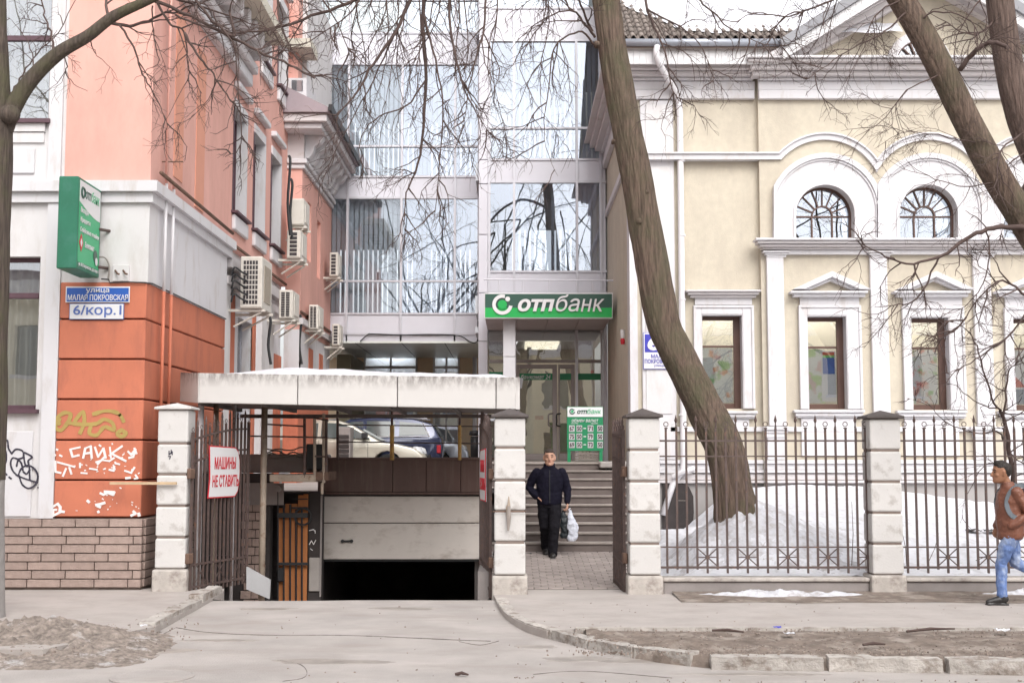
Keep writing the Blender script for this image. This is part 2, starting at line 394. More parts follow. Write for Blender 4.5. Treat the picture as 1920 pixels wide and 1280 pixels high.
# pavement right of the drive: asphalt between the kerb's curve and the pillars
edge = [(p.x, p.y) for p in kp]; inner = G(1310, 1172).y
side = [q for q in edge if q[1] > 13.4]
poly = [(-.28, 17.6)]+side+[(side[-1][0]+.3, 13.62), (24, 13.62), (24, 17.6)]
MB().zprism(poly, -.2, 0).build('pavement', 'sidewalk', kind='structure')
def strip(u, v):     # bare earth between the pavement and the kerb
    x = .75+23*u; y0 = 11.62; y1 = 13.62
    yk = y0
    for a, b in zip(edge, edge[1:]):
        if a[0] <= x <= b[0]: yk = a[1]+(b[1]-a[1])*(x-a[0])/(b[0]-a[0])
    if x > edge[-1][0]: yk = edge[-1][1]+(y0-edge[-1][1])*min(1, (x-edge[-1][0])/1.5)
    y = yk+(y1-yk)*v; e = math.sin(PI*v)
    return (x, y, (-.02 if 0 < v else -.16)+e*(.045+.035*fbm(x, y, 2.2)+.02*fbm(x, y, 9)))
MB().grid(300, 26, strip).build('earth_strip', 'dirt', kind='structure', smooth=True)
MB().zprism([(side[-1][0]+.3, 13.58), (24, 13.58), (24, 13.64), (side[-1][0]+.3, 13.64)], -.1, .022).build('edging', 'kerbstone', kind='structure')
def strip2(u, v):    # worn earth along the foot of the fence
    x = 2.1+20*u; y = 16.05+1.0*v; y -= .12*(fbm(x, 0, .9)+.2)*(1-v)
    return (x, y, .003+v*.03+.012*max(0, fbm(x, y, 3))*min(1, 4*v))
MB().grid(200, 10, strip2).build('earth_verge', 'dirt', kind='structure', smooth=True)
# kerb stones
kerb = thing('kerb', None, None); del_keys = None; tag(kerb, kind='structure')
acc = 0; seg = [kp[0]]; target = .62
def kstone(a, b, w=.15, z1=.02, mat='kerbstone', tilt=0):
    t = (b-a); t.z = 0; l = t.length; t.normalize(); n = Vector((t.y, -t.x, 0))
    g_ = .008; a = a+t*g_; b = b-t*g_
    q = [a, b, b-n*w, a-n*w]
    m_ = MB().hexa([(p.x, p.y, -.25) for p in q], [(p.x, p.y, z1+random.uniform(-.008, .008)+tilt) for p in q])
    o = m_.build('kerb_stone', mat, kerb); s1 = o.modifiers.new('fine', 'SUBSURF'); s1.subdivision_type = 'SIMPLE'; s1.levels = s1.render_levels = 4; tx = bpy.data.textures.get('chip') or bpy.data.textures.new('chip', 'CLOUDS'); tx.noise_scale = .11; tx.noise_depth = 3; d1 = o.modifiers.new('chips', 'DISPLACE'); d1.texture = tx; d1.texture_coords = 'GLOBAL'; d1.strength = .055; d1.mid_level = .62; s2 = o.modifiers.new('soft', 'SMOOTH'); s2.iterations = 1; s2.factor = .6; return o
for a, b in zip(kp, kp[1:]):
    seg.append(b); acc += (b-a).length
    if acc > target: kstone(seg[0], b, z1=.015); seg = [b]; acc = 0
for xa, xb, yt in ((1330, 1547, 1229), (1551, 1772, 1232), (1777, 1990, 1236), (1996, 2210, 1240), (2216, 2430, 1244)):
    kstone(G(xa, yt, .01), G(xb, yt+3, .01), w=.22, z1=.012, mat='bluekerb' if xa == 1776 else 'kerbstone')
# left pavement and kerb
lp = [G(418, 1106, .03), G(292, 1168, .03)]
a, b = lp[1], lp[0]
MB().zprism([(a.x, a.y), (b.x, b.y), (b.x-.1, 17.75), (-24, 17.75), (-24, 12.2), (a.x-.6, 12.2)], -.2, .0).build('pavement', 'sidewalk', kind='structure')
m = a.lerp(b, .5); m2 = a.lerp(b, .25)
for p, q in ((b, a.lerp(b, .66)), (a.lerp(b, .66), a.lerp(b, .33)), (a.lerp(b, .33), a)):
    t = (q-p).normalized(); kstone(p, q, w=-.19, z1=.10 if p is b else .05)
for i in range(5):
    x0 = -4.9-i*1.02; kstone(Vector((x0-1.0, 12.1, 0)), Vector((x0, 12.05, 0)), w=.16, z1=.02, mat='bluekerb')
def pile(u, v):      # heap of gritty thawing snow beside the drive
    x = -9.0+5.7*u; y = 11.7+2.7*v; e = math.sin(PI*u)**.6*math.sin(PI*v)**.7
    h = .13*math.exp(-((x+4.6)**2/.30+(y-13.3)**2/.22))+.10*math.exp(-((x+3.9)**2/.3+(y-12.9)**2/.3))+.10*math.exp(-((x+6.3)**2/1.2+(y-13.5)**2/.4))+.05
    return (x, y, -.13+e*(.13+h*(1+.45*fbm(x, y, 4))+.07*fbm(x, y, 8)+.03*fbm(x, y, 20)))
MB().grid(190, 110, pile).build('thawing_snow_heap', 'pile', smooth=True, kind='stuff', label='gritty brown heap of thawing snow by the left kerb', cat='snow heap')

# snow behind the fence
def snowz(x, y):
    f = min(1, max(0, (y-17.5)/6.6)); f = f*f*(3-2*f); r_ = min(1, max(0, (x-6.6)/3.5)); l_ = min(1, max(0, (x-2.4)/2.0))
    h = .10+(1.10-.50*r_)*f*(.45+.55*l_)+.10*fbm(x, y, .35)
    h += .72*math.exp(-((x-3.45)**2/1.15+(y-18.9)**2/1.0))+.34*math.exp(-((x-4.9)**2/3+(y-19.9)**2/1.6))+.16*math.exp(-((x-3.35)**2/.22+(y-18.55)**2/.2))*(1+fbm(x, y, 4))
    h -= .5*math.exp(-((x-3.1)**2/.5+(y-24.3)**2/2.5))
    h += .035*fbm(x, y, 2.5)+.02*fbm(x, y, 7)
    if x < 2.6: h = h*max(0, min(1, (x-1.75)/.85))+.0
    return max(h, .02)
MB().grid(200, 90, lambda u, v: (1.75+15*u, 17.32+7.5*v, snowz(1.75+15*u, 17.32+7.5*v))).build('snow_cover', 'snow', smooth=True, kind='stuff', label='old white snow lying between the fence and the cream building', cat='snow')
# dirtier skin of the mound round the tree
MB().grid(110, 60, lambda u, v: (1.9+3.9*u, 17.34+2.4*v, snowz(1.9+3.9*u, 17.34+2.4*v)-.03+.045*math.sin(PI*u)**.5*math.sin(PI*v)**.5+.03*fbm(u*9, v*9, 1))).build('gritty_snow', 'dirtysnow', smooth=True, kind='stuff', label='grey gritty snow mound round the foot of the leaning tree', cat='snow')
def ice(x0, x1, yc, w, lab):
    def f(u, v):
        x = x0+(x1-x0)*u; ww = w*(math.sin(PI*u)**.5)*(1+.5*fbm(x, 1, 2)); y = yc+(v-.5)*ww+.08*fbm(x, 2, 1.2)
        return (x, y, .0+.07*math.sin(PI*v)*math.sin(PI*u)**.5*(1+.7*fbm(x, y, 5)))
    MB().grid(120, 14, f).build('ice_patch', 'dirtysnow', smooth=True, kind='stuff', label=lab, cat='ice')
ice(2.35, 4.6, 16.72, .42, 'thin strip of melting ice at the foot of the fence under the tree')
ice(5.9, 8.2, 16.8, .3, 'thin strip of melting ice at the foot of the fence behind the walking man')
# cracks and damp patches in the asphalt
def crack(pts, w, nm='crack'):
    m_ = MB(); sp = spline([G(x, y, road_z(0, 12)) for x, y in pts], 10)
    for a_, b_ in zip(sp, sp[1:]):
        j = Vector((0, random.uniform(-.012, .012), 0)); ww = w*random.uniform(.4, 1.3)
        za, zb = road_z(a_.x, a_.y)+.004, road_z(b_.x, b_.y)+.004
        m_.hexa([(a_.x, a_.y-ww, za-.02), (b_.x, b_.y-ww, zb-.02), (b_.x, b_.y+ww, zb-.02), (a_.x, a_.y+ww, za-.02)], [(a_.x, a_.y-ww, za), (b_.x, b_.y-ww, zb), (b_.x, b_.y+ww, zb), (a_.x, a_.y+ww, za)])
    m_.build(nm, M('crackdark', (.15, .13, .115), .95, .3, 9), bpy.data.objects['road'])
crack([(330, 1183), (400, 1192), (520, 1196), (640, 1196), (760, 1200), (920, 1206)], .012); crack([(860, 1206), (900, 1212), (935, 1206)], .008)
crack([(520, 1238), (560, 1244), (575, 1256), (568, 1268), (530, 1274)], .010); crack([(330, 1183), (300, 1196), (240, 1215), (120, 1240)], .016); crack([(1000, 1262), (1100, 1256), (1260, 1268)], .008)
def damp(cx_, cy_, rx, ry, sd):
    c_ = G(cx_, cy_, -.11); n_ = 40; b_ = []
    for k in range(n_):
        g_ = 2*PI*k/n_; r_ = 1+.45*fbm(math.cos(g_)+sd, math.sin(g_), 1.6); b_.append((c_.x+rx*r_*math.cos(g_), c_.y+ry*r_*math.sin(g_)))
    m_ = MB(); n0_ = 8
    for q_ in range(n0_+1):
        for p in b_:
            xx, yy = c_.x+(p[0]-c_.x)*max(.02, q_/n0_), c_.y+(p[1]-c_.y)*max(.02, q_/n0_); m_.v.append((xx, yy, road_z(xx, yy)+.004-(.012 if q_ == n0_ else 0)))
    for q_ in range(n0_):
        for k in range(n_): m_.f.append((q_*n_+k, q_*n_+(k+1) % n_, (q_+1)*n_+(k+1) % n_, (q_+1)*n_+k))
    m_.build('damp_patch', M('damp', (.31, .275, .25), .5, .2, 6), bpy.data.objects['road'])
damp(760, 1150, .5, .12, 15); damp(620, 1240, .6, .14, 18); damp(500, 1150, .35, .10, 21); damp(1420, 1262, .7, .06, 24); damp(1085, 1236, .34, .16, 1); damp(1000, 1216, .22, .12, 4); damp(1180, 1240, .3, .10, 6); damp(200, 1222, .9, .16, 9); damp(400, 1205, .4, .08, 12)
# litter and grit
gr = MB()
for i in range(2300):
    r = random.random()
    if r < .55: x, y = random.uniform(.6, 9), random.uniform(11.5, 13.6)
    elif r < .68: x, y = random.uniform(.0, 7), random.uniform(10.6, 11.5)
    elif r < .80: x, y = random.uniform(-7, -3.2), random.uniform(11.6, 14.4)
    elif r < .9: x, y = random.uniform(2.2, 8), random.uniform(16.2, 17)
    else: x, y = random.uniform(-4, 7), random.uniform(9.5, 16)
    if 11.25 < y < 11.8 and x > .3: y = 11.85+random.random()*.3
    z = {0: .05}.get(0) if (r < .55) else (-.115 if y < 11.4 else (.0 if x > .3 else (.05 if x < -3.2 else road_z(x, y)+.003)))
    if r < .55: z = .012
    if .68 <= r < .8: z = .0
    s = random.uniform(.004, .011)*(2.0 if random.random() < .04 else 1); a_ = random.uniform(0, PI)
    q = [(x+s*math.cos(a_+k*PI/2)*random.uniform(.6, 1.3), y+s*math.sin(a_+k*PI/2)*random.uniform(.6, 1.3)) for k in range(4)]
    gr.hexa([(p[0], p[1], z-.01) for p in q], [(p[0]*1, p[1], z+s*random.uniform(.2, .9)) for p in q])
for i in range(1100):      # dead leaves on the bare earth
    x, y, z = strip(random.uniform(.0, .45), random.choice((random.uniform(.12, .95), random.uniform(.08, .3))))
    s = random.uniform(.007, .018); a_ = random.uniform(0, PI)
    q = [(x+s*math.cos(a_+k*PI/2)*(1.6 if k % 2 else .7), y+s*math.sin(a_+k*PI/2)*(1.6 if k % 2 else .7)) for k in range(4)]
    gr.hexa([(p[0], p[1], z-.003) for p in q], [(p[0], p[1], z+random.uniform(.002, .010)) for p in q])
gr.build('grit', M('grit', (.27, .22, .19), .9, .5, 20), kind='stuff', label='grit dead leaves and crumbs scattered over the road edge', cat='grit')
for (x, y, mt, nm, lb, s) in ((1458, 1176, 'navyblue', 'wrapper', 'small blue crumpled wrapper on the bare earth strip', .05), (1880, 1182, 'snow', 'paper_scrap', 'white paper scrap on the earth strip below the walking man', .09),
                          (1352, 1250, 'snow', 'paper_scrap', 'white paper scrap in the gutter below the long kerb stone', .07), (1213, 1228, 'snow', 'paper_scrap', 'white paper scrap by the curved kerb end', .05),
                          (1480, 1189, 'dirtysnow', 'paper_scrap', 'grey flat scrap right of the blue wrapper', .07), (270, 1173, 'snow', 'paper_scrap', 'white paper scrap on the brown snow heap', .05)):
    p = G(x, y, .05 if y < 1225 else -.1); z = p.z-.02
    mb = MB(); n = 9
    mb.grid(4, 4, lambda u, v: (p.x+s*(u-.5)*1.6, p.y+s*(v-.5)*1.4, z+.02+s*.35*random.random()))
    mb.build(nm, mt, label=lb, cat='litter')
for (x0, y0, x1, y1, lb) in ((1335, 1181, 1395, 1184, 'dark broken stick on the earth strip at the kerb bend'), (1618, 1208, 1660, 1207, 'short bark piece lying below the fence pillar'), (1700, 1183, 1790, 1178, 'long dry twig on the earth strip'), (853, 1263, 878, 1264, 'short stick lying on the road')):
    a_, b_ = G(x0, y0, .06 if y0 < 1230 else -.1), G(x1, y1, .06 if y0 < 1230 else -.1)
    MB().tube([a_, a_.lerp(b_, .5)+Vector((0, .02, .01)), b_], [.012, .016, .008], 6).build('stick', 'twig', label=lb, cat='stick')
p = G(285, 1268, -.11)
mh = MB().lathe([(.36, -.03), (.36, .0), (.33, .006), (.30, .0), (.05, .0)], (p.x, p.y, -.105), 'z', 32).build('manhole_cover', 'asphalt', label='round worn manhole cover in the road at lower left', cat='manhole')

# ------------------------------------------------------------ paved path to the stairs
MB().hexa([(-.28, 17.6, -.3), (1.72, 17.6, -.3), (1.9, 21.3, -.3), (-.3, 21.3, -.3)], [(-.28, 17.6, .0), (1.72, 17.6, .0), (1.9, 21.3, .235), (-.3, 21.3, .235)]).build('path', 'joint', kind='structure')
path = bpy.data.objects['path']
pv = MB().box(-.095, .095, -.065, .065, -.03, .012).build('paver', 'paver', path, local=True, bevel=.006)
ps = None; k = 0
for j in range(26):
    y = 17.7+j*.139; z = .235*(y-17.6)/3.7
    for i in range(11):
        x = -.2+i*.2+(.1 if j % 2 else 0)
        if x > 1.78: continue
        o = pv if k == 0 else inst(pv, path, (0, 0, 0)); k += 1
        o.location = (x, y, z+random.uniform(-.003, .003)); o.rotation_euler = (math.atan(.235/3.7)+random.uniform(-.01, .01), random.uniform(-.01, .01), random.uniform(-.02, .02))

# ------------------------------------------------------------ stairs
st = thing('stairs', None, None, (.85, 21.2, .25)); tag(st, kind='structure')
SY0, RISE, TREAD = 21.2, .1435, .31
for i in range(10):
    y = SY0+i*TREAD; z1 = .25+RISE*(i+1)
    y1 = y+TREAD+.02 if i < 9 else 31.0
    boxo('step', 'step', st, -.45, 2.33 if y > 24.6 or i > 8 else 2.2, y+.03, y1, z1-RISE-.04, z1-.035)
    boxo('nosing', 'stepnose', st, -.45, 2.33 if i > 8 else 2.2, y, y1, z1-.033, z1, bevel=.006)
boxo('side_wall', 'graywall', st, 2.2, 2.42, 21.5, 25.0, -.2, .9)
LAND = .25+RISE*10
bs = thing('stair_ledge', 'broken light stone ledge at the right end of the top stair', 'ledge', (2.0, 24.2, LAND-.2))
boxo('slab', 'concrete', bs, 1.62, 2.4, 23.7, 24.3, LAND-.10, LAND+.02, bevel=.02); boxo('bracket', 'blackmetal', bs, 1.75, 2.3, 23.8, 24.2, LAND-.32, LAND-.11)
hole = thing('broken_grating', 'dark broken grating along the foot of the stairs', 'grating', (-.1, 21.1, .22))
boxo('frame', 'blackmetal', hole, -.42, .32, 20.98, 21.16, .20, .232)

# ------------------------------------------------------------ courtyard deck behind the garage
dk = MB(); dk.box(-12, -.46, 21.5, 46, 1.0, 1.22); dk.box(-.46, 3, 31.6, 46, 1.0, 1.21)
dk.build('courtyard', 'asphalt', kind='structure')

# ------------------------------------------------------------ left building (pink and orange)
YF = 17.6
XC = XX(285, YF, 250)
LB = thing('pink_building', 'pink building with orange ground floor, white belt and brick plinth', 'building', (-8, YF, 0))
z_or, z_pl = ZZ(530, YF), ZZ(971, YF)
Xs = XX(112, YF, 640)                 # where white front meets the coloured corner
z_b0, z_b1 = ZZ(381, YF), ZZ(342, YF)
# white front with two windows
def lbx(x, y): return P(x, y, YF).x
wl = (lbx(-60, 640), lbx(71, 640), ZZ(768, YF), ZZ(481, YF)); wu = (lbx(-60, 150), lbx(93, 150), ZZ(226, YF), ZZ(-60, YF))
wm = MB(); walls(wm, -16, Xs, z_pl, 12, YF, YF+.4, [wl, wu]); wm.build('wall', 'white', LB)
boxo('wall', 'pink', LB, Xs, XC, YF-.02, YF+.4, z_b1-.05, 12, label='pink upper corner wall')
boxo('wall', 'white', LB, Xs+.0, XC+.0, YF-.02, YF+.4, z_or, z_b1-.05, label='white corner wall between the belts')
# rusticated orange corner: courses with deep joints, on front and side
ys_ = [530, 600, 675, 750, 826, 901, 971]
SIDE_END = 22.45
boxo('wall_core', M('groove', (.20, .06, .035), .9, .1), LB, Xs+.01, XC-.05, YF+.03, SIDE_END, z_pl, z_or-.01)
for a_, b_ in zip(ys_, ys_[1:]):
    za, zb = ZZ(b_, YF)+.022, ZZ(a_, YF)-.0
    boxo('stone_course', 'orange', LB, Xs+.0, XC-.01, YF-.04, SIDE_END-.02, za, zb, bevel=.012)
# belt around the corner
def lbelt(z0, z1, pr, mat='whitetrim', y_end=SIDE_END+.15):
    boxo('belt', mat, LB, -16, XC+pr, YF-.02-pr, YF-.021, z0, z1); boxo('belt', mat, LB, XC-.02, XC+pr, YF-.021, y_end, z0, z1)
lbelt(ZZ(362, YF), ZZ(342, YF), .13); lbelt(ZZ(381, YF), ZZ(362, YF)-.002, .06)
# plain white strip between, right end
# pilaster strips and panels on the white front
boxo('pilaster', 'whitetrim', LB, lbx(84, 640), Xs-.003, YF-.05, YF, z_pl, z_b0-.003)
boxo('pilaster', 'whitetrim', LB, lbx(97, 150), lbx(121, 150), YF-.05, YF, z_b1+.003, 12)
boxo('panel', 'whitetrim', LB, lbx(-60, 300), lbx(66, 300), YF-.035, YF, ZZ(326, YF), ZZ(279, YF), bevel=.01)
boxo('panel', 'whitetrim', LB, lbx(-60, 900), lbx(60, 900), YF-.02, YF, ZZ(968, YF), ZZ(808, YF), bevel=.008)
boxo('panel', 'white', LB, lbx(-60, 250), lbx(84, 250), YF-.03, YF, ZZ(268, YF), ZZ(250, YF)); boxo('panel', 'white', LB, lbx(-60, 250), lbx(86, 250), YF-.05, YF, ZZ(248, YF), ZZ(231, YF))
def winLB(r, trz, name='window'):
    w = MB(); x0, x1, z0, z1 = r; y0 = YF+.13
    w.box(x1-.055, x1, y0, y0+.07, z0, z1); w.box(x0, x1-.055, y0, y0+.07, z1-.06, z1); w.box(x0, x1-.055, y0, y0+.07, z0, z0+.07); w.box(x0, x1-.055, y0, y0+.07, trz-.04, trz+.04)
    f = w.build('window', 'plum', LB, bevel=.008)
    boxo('pane', 'windowglass', f, x0, x1-.03, y0+.03, y0+.038, z0+.03, z1-.03)
    boxo('sill', 'plum', f, x0, x1+.05, YF-.10, y0, z0-.05, z0+.005)
    cu = MB(); k = 0; x = x0
    def cf(u, v): xx = x0+(x1-x0)*u; return (xx, y0+.22+.035*math.sin(xx*42), z0+(z1-z0)*v)
    cu.grid(120, 1, cf).build('curtain', 'curtain', f, smooth=True)
    boxo('room_wall', 'room', f, x0-.3, x1+.3, y0+2.2, y0+2.25, z0-.3, z1+.3)
    return f
winLB(wl, ZZ(552, YF)); winLB(wu, ZZ(66, YF))
# brick plinth of front and side
cy = [971, 987, 1003, 1019, 1035.5, 1052, 1068, 1084, 1101]
boxo('plinth_core', 'mortar', LB, -16, XC-.0, YF-.02, SIDE_END, -.05, z_pl-.002)
bl = .455
bh = ZZ(971, YF)-ZZ(987, YF)
bsrc = MB().box(0, bl-.012, -.05, .03, 0, bh-.012).build('brick', 'brick', LB, local=True, bevel=.006)
bsid = MB().box(-.03, .04, 0, bl-.012, 0, bh-.012).build('brick', 'brick', LB, local=True, bevel=.006)
nb = ns = 0; og = origin(LB); xe = XC+.03
for j in range(8):
    z = z_pl-(j+1)*bh
    if z < -.14: break
    off = (0 if j % 2 == 0 else -.18)-(.12 if j % 4 == 2 else 0)
    x = xe-.0+off
    k = 0
    if off:
        o_ = MB().box(xe+off, xe-.012, YF-.07, YF+.01, z, z+bh-.012).build('brick', 'brick', LB, bevel=.006)
    for i in range(17):
        x -= bl
        o = bsrc if nb == 0 else inst(bsrc, LB, (0, 0, 0)); nb += 1
        o.location = Vector((x, YF-.02+random.uniform(-.006, .004), z))-og
    for i in range(10):
        y = YF+.05+i*bl-(.2 if j % 2 else 0)
        if y < YF+.0: y = YF+.04; 
        o = bsid if ns == 0 else inst(bsid, LB, (0, 0, 0)); ns += 1
        if y+bl > SIDE_END+.1: continue
        o.location = Vector((XC+random.uniform(-.004, .006), y, z))-og
M('purpleglass', (.16, .13, .16), .4, .3, 3)
# ---- side wall running back along the court, X = XC
YT = 28.3
def sy(x): return -XC*F_PX/(960-x)/1.0*CP     # depth at which the side wall is seen at frame column x
def szz(x, y): return ZZ(y, sy(x))
SW = [(442, 466, 218, 392), (478, 500, 250, 440), (511, 531, 300, 470)]
holes = []
zs0, zs1 = 6.2, 8.12
for (a_, b_) in ((22.75, 23.85), (24.55, 25.65), (26.35, 27.45)): holes.append((a_, b_, zs0, zs1))
uph = [(25.0, 26.1, 9.75, 11.6), (26.9, 28.0, 9.75, 11.6)]
mb = MB()
def sidewall(mb, y0, y1, z0, z1, x0, x1, hs):
    t = MB(); walls(t, y0, y1, z0, z1, x0, x1, hs)
    n = len(mb.v); mb.v += [(p[1], p[0], p[2]) for p in t.v]; mb.f += [tuple(n+i for i in f) for f in t.f]
sidewall(mb, YF+.4, YT, z_b1-.05, 12, XC-.35, XC-.001, holes+uph)
mb.build('wall', 'pink', LB, label='pink side wall facing the court')
boxo('wall', 'whitetrim', LB, XC-.35, XC-.001, YF+.4, SIDE_END, z_or, z_b1-.052, label='white side wall under the belt')
low_top = 5.55
mb = MB(); sidewall(mb, SIDE_END, YT, .3, z_b1-.052, XC-.42, XC-.10, [(23.9, 25.2, 2.5, 4.4)]); mb.build('wall', 'whitetrim', LB, label='white lower side wall behind the air conditioners')
for (y0, y1, z0, z1) in ((23.05, 23.5, .3, 4.75), (25.2, 25.45, .3, 4.6), (27.3, YT, .3, 4.0)):
    boxo('panel', 'orange', LB, XC-.12, XC-.07, y0, y1, z0, z1)
boxo('pilaster', 'white', LB, XC-.12, XC-.03, 22.5, 22.95, .3, 5.0); boxo('pilaster', 'white', LB, XC-.12, XC+.02, 25.6, 26.9, .3, 4.9)
f = boxo('window', 'purpleglass', LB, XC-.35, XC-.30, 23.9, 25.2, 2.5, 4.4); boxo('pane', 'windowglass', f, XC-.29, XC-.28, 23.95, 25.15, 2.55, 4.35)
boxo('belt', 'oldtrim', LB, XC-.1, XC+.05, SIDE_END+.16, YT, z_b0-.15, z_b0+.05); boxo('belt', 'oldtrim', LB, XC-.1, XC+.0, SIDE_END+.16, YT, z_b0-.45, z_b0-.3)
boxo('pipe', 'rust', LB, XC+.0, XC+.03, SIDE_END+.2, YT, z_b1-.02, z_b1+.02)
# recessed niches of darker orange
for (y0, y1, z0, z1) in ((18.75, 19.25, 5.95, 8.5), (20.05, 20.6, 5.75, 8.35)):
    boxo('niche', 'niche', LB, XC-.01, XC+.012, y0, y1, z0, z1)
def sidewin(y0, y1, z0, z1, up=False):
    f = MB(); x0 = XC-.22
    f.box(x0, x0+.05, y0, y0+.07, z0, z1); f.box(x0, x0+.05, y1-.07, y1, z0, z1); f.box(x0, x0+.05, y0+.07, y1-.07, z0, z0+.07); f.box(x0, x0+.05, y0+.07, y1-.07, z1-.07, z1)
    w = f.build('window', 'plum', LB)
    boxo('pane', 'windowglass', w, x0+.01, x0+.02, y0+.05, y1-.05, z0+.05, z1-.05)
    boxo('blind', 'blind', w, x0-.1, x0-.08, y0, y1, z0, z1)
    rv = MB()
    rv.box(XC-.2, XC+.03, y1-.06, y1+.02, z0, z1); rv.box(XC-.2, XC+.03, y0, y1, z1-.02, z1+.16)
    rv.build('reveal', 'whitetrim', w)
    boxo('frame_edge', 'plum', w, XC-.16, XC+.01, y0-.02, y0+.03, z0, z1)
    boxo('sill', 'plum', w, XC-.1, XC+.12, y0-.08, y1+.08, z0-.04, z0)
    boxo('apron', 'whitetrim', w, XC-.01, XC+.07, y0-.02, y1+.05, z0-.34, z0-.06, bevel=.02)
    boxo('hood', 'whitetrim', w, XC-.01, XC+.12, y0-.05, y1+.05, z1+.34, z1+.46, bevel=.02)
for (a_, b_, c_, d_) in holes+uph: sidewin(a_, b_, c_, d_)
# cornice of the front block with wide soffit
boxo('cornice', 'whitetrim', LB, XC-.05, XC+.16, YF+1.2, 23.6, 8.72, 8.95, bevel=.02); boxo('cornice', 'oldtrim', LB, XC-.05, XC+.26, YF+1.2, 23.6, 8.95, 9.12, bevel=.02)
boxo('soffit', M('soffitbeige', (.58, .54, .46), .85, .06, 2), LB, XC-.05, XC+.75, YF+1.2, 23.7, 9.55, 9.75)
for i in range(8): boxo('corbel', 'whitetrim', LB, XC-.02, XC+.5, 19.2+i*.6, 19.35+i*.6, 9.2, 9.55, bevel=.03)
boxo('soffit', 'soffitbeige', LB, XC-.05, XC+.55, 27.9, 28.9, 10.9, 11.1, label='small beige balcony soffit high on the far end')
boxo('wall', 'white', LB, XC-.3, XC+.3, 28.9, 33, 8.9, 13, label='white attic wall behind the low annex'); boxo('wall', 'pink', LB, XC-.35, XC+.2, YT-.001, 28.85, 9.6, 13)
# ---- annex turret
AX = P(565, 450, YT).x; AE = 33.0
at_ = 8.35
anx = MB(); n0 = len(anx.v)
sidewall(anx, YT, AE, 4.6, at_, AX-.3, AX, [(29.1, 29.65, 6.3, 7.65), (30.6, 31.15, 6.1, 7.5)])
anx.box(XC-.01, AX-.3, YT, YT+.2, 4.6, at_)
anx.build('wall', 'pink', LB, label='pink annex wall')
boxo('niche', 'niche', LB, AX-.3, AX-.12, 29.0, 29.75, 6.2, 7.7); boxo('niche', 'niche', LB, AX-.3, AX-.12, 30.5, 31.25, 6.0, 7.55)
boxo('wall', 'orange', LB, XC-.02, AX-.02, YT+.02, AE, .5, 3.6, label='orange annex base')
wb = MB(); sidewall(wb, YT, AE, 3.6, 4.6, AX-.3, AX-.01, []); wb.box(XC-.02, AX-.01, YT-.03, YT+.2, 3.6, 4.6)
wb.build('wall', 'whitetrim', LB, label='white annex band')
for yy in (29.6, 31.2): boxo('niche', 'orange', LB, AX-.05, AX+.004, yy, yy+.6, 3.6, 4.3)
boxo('belt', 'oldtrim', LB, AX-.02, AX+.08, YT-.06, AE, 4.72, 4.86); boxo('pipe', 'rust', LB, AX-.0, AX+.04, YT-.05, AE, 4.98, 5.02)
# stacked cornice of the annex
for (pr, z0, z1, mt) in ((.06, 8.22, 8.32, 'whitetrim'), (.11, 8.33, 8.44, 'whitetrim'), (.50, 9.02, 9.14, 'whitetrim'), (.62, 9.15, 9.33, 'oldtrim')):
    boxo('cornice', mt, LB, XC-.01, AX+pr, YT-pr, AE, z0, z1, bevel=.015)
boxo('cornice', 'oldtrim', LB, XC-.01, AX+.03, YT-.03, AE, 8.44, 9.02)
for i in range(7):
    y = YT+.15+i*.66
    MB().xprism([(y, 0), (y+.01, 0)], 0, 1)
    c = MB().prism([(AX+.03, 8.5), (AX+.12, 8.5), (AX+.2, 8.62), (AX+.24, 8.78), (AX+.38, 8.86), (AX+.46, 9.02), (AX+.03, 9.02)], y, y+.26).build('corbel', 'whitetrim', LB, bevel=.01)
MB().prism([(XC-.01, 9.34), (AX+.68, 9.34), (AX+.72, 9.42), (XC-.01, 9.95)], YT-.7, AE).build('roof', 'roofviolet', LB)
MB().prism([(AX+.66, 9.36), (AX+.74, 9.36), (AX+.76, 9.5), (AX+.68, 9.5)], YT-.74, AE).build('gutter', 'blackmetal', LB)
sk = boxo('skylight', 'whitetrim', LB, XC+.02, AX+.1, YT-.2, YT+1.2, 9.7, 10.25); boxo('pane', 'windowglass', sk, XC+.1, AX+.02, YT-.215, YT-.205, 9.95, 10.2)
# gas pipes on the corner
gp = thing('gas_pipes', 'pair of thin vertical gas pipes painted white over orange near the corner', 'pipes', (XC+.08, 18.2, 2))
for (yy, xx) in ((18.15, XC+.07), (18.55, XC+.07)):
    MB().tube([(xx, yy, 2.0), (xx, yy, z_or-.05)], .024, 8).build('pipe', 'orange', gp, smooth=True)
    MB().tube([(xx, yy, z_or-.05), (xx, yy, z_b1+.1)], .024, 8).build('pipe', 'pipewhite', gp, smooth=True)
    MB().tube([(xx, yy, z_b1+.1), (xx, yy, 10 if yy < 18.3 else z_b1+.2)], .022, 8).build('pipe', 'pink', gp, smooth=True)
MB().tube([(XC+.1, 17.75, z_b1+.17), (XC+.1, 22.4, z_b1+.12)], .028, 8).build('pipe', 'rust', gp, smooth=True)
MB().tube([(XC-.02, 18.15, z_b1+.42), (XC+.3, 18.15, z_b1+.42)], .01, 6).build('bracket', 'rust', gp)
# cable along the belt foot
cb = [P(x, y, YF-.07) for x, y in ((190, 523), (204, 524), (206, 530), (240, 529), (272, 530))]+[Vector((XC+.03, y, z_or+.0)) for y in (17.7, 18.5, 20, 22.3)]
tag(MB().tube(cb, .011, 5).build('cable', 'blackmetal'), 'thin dark cable along the top of the orange wall', 'cable')
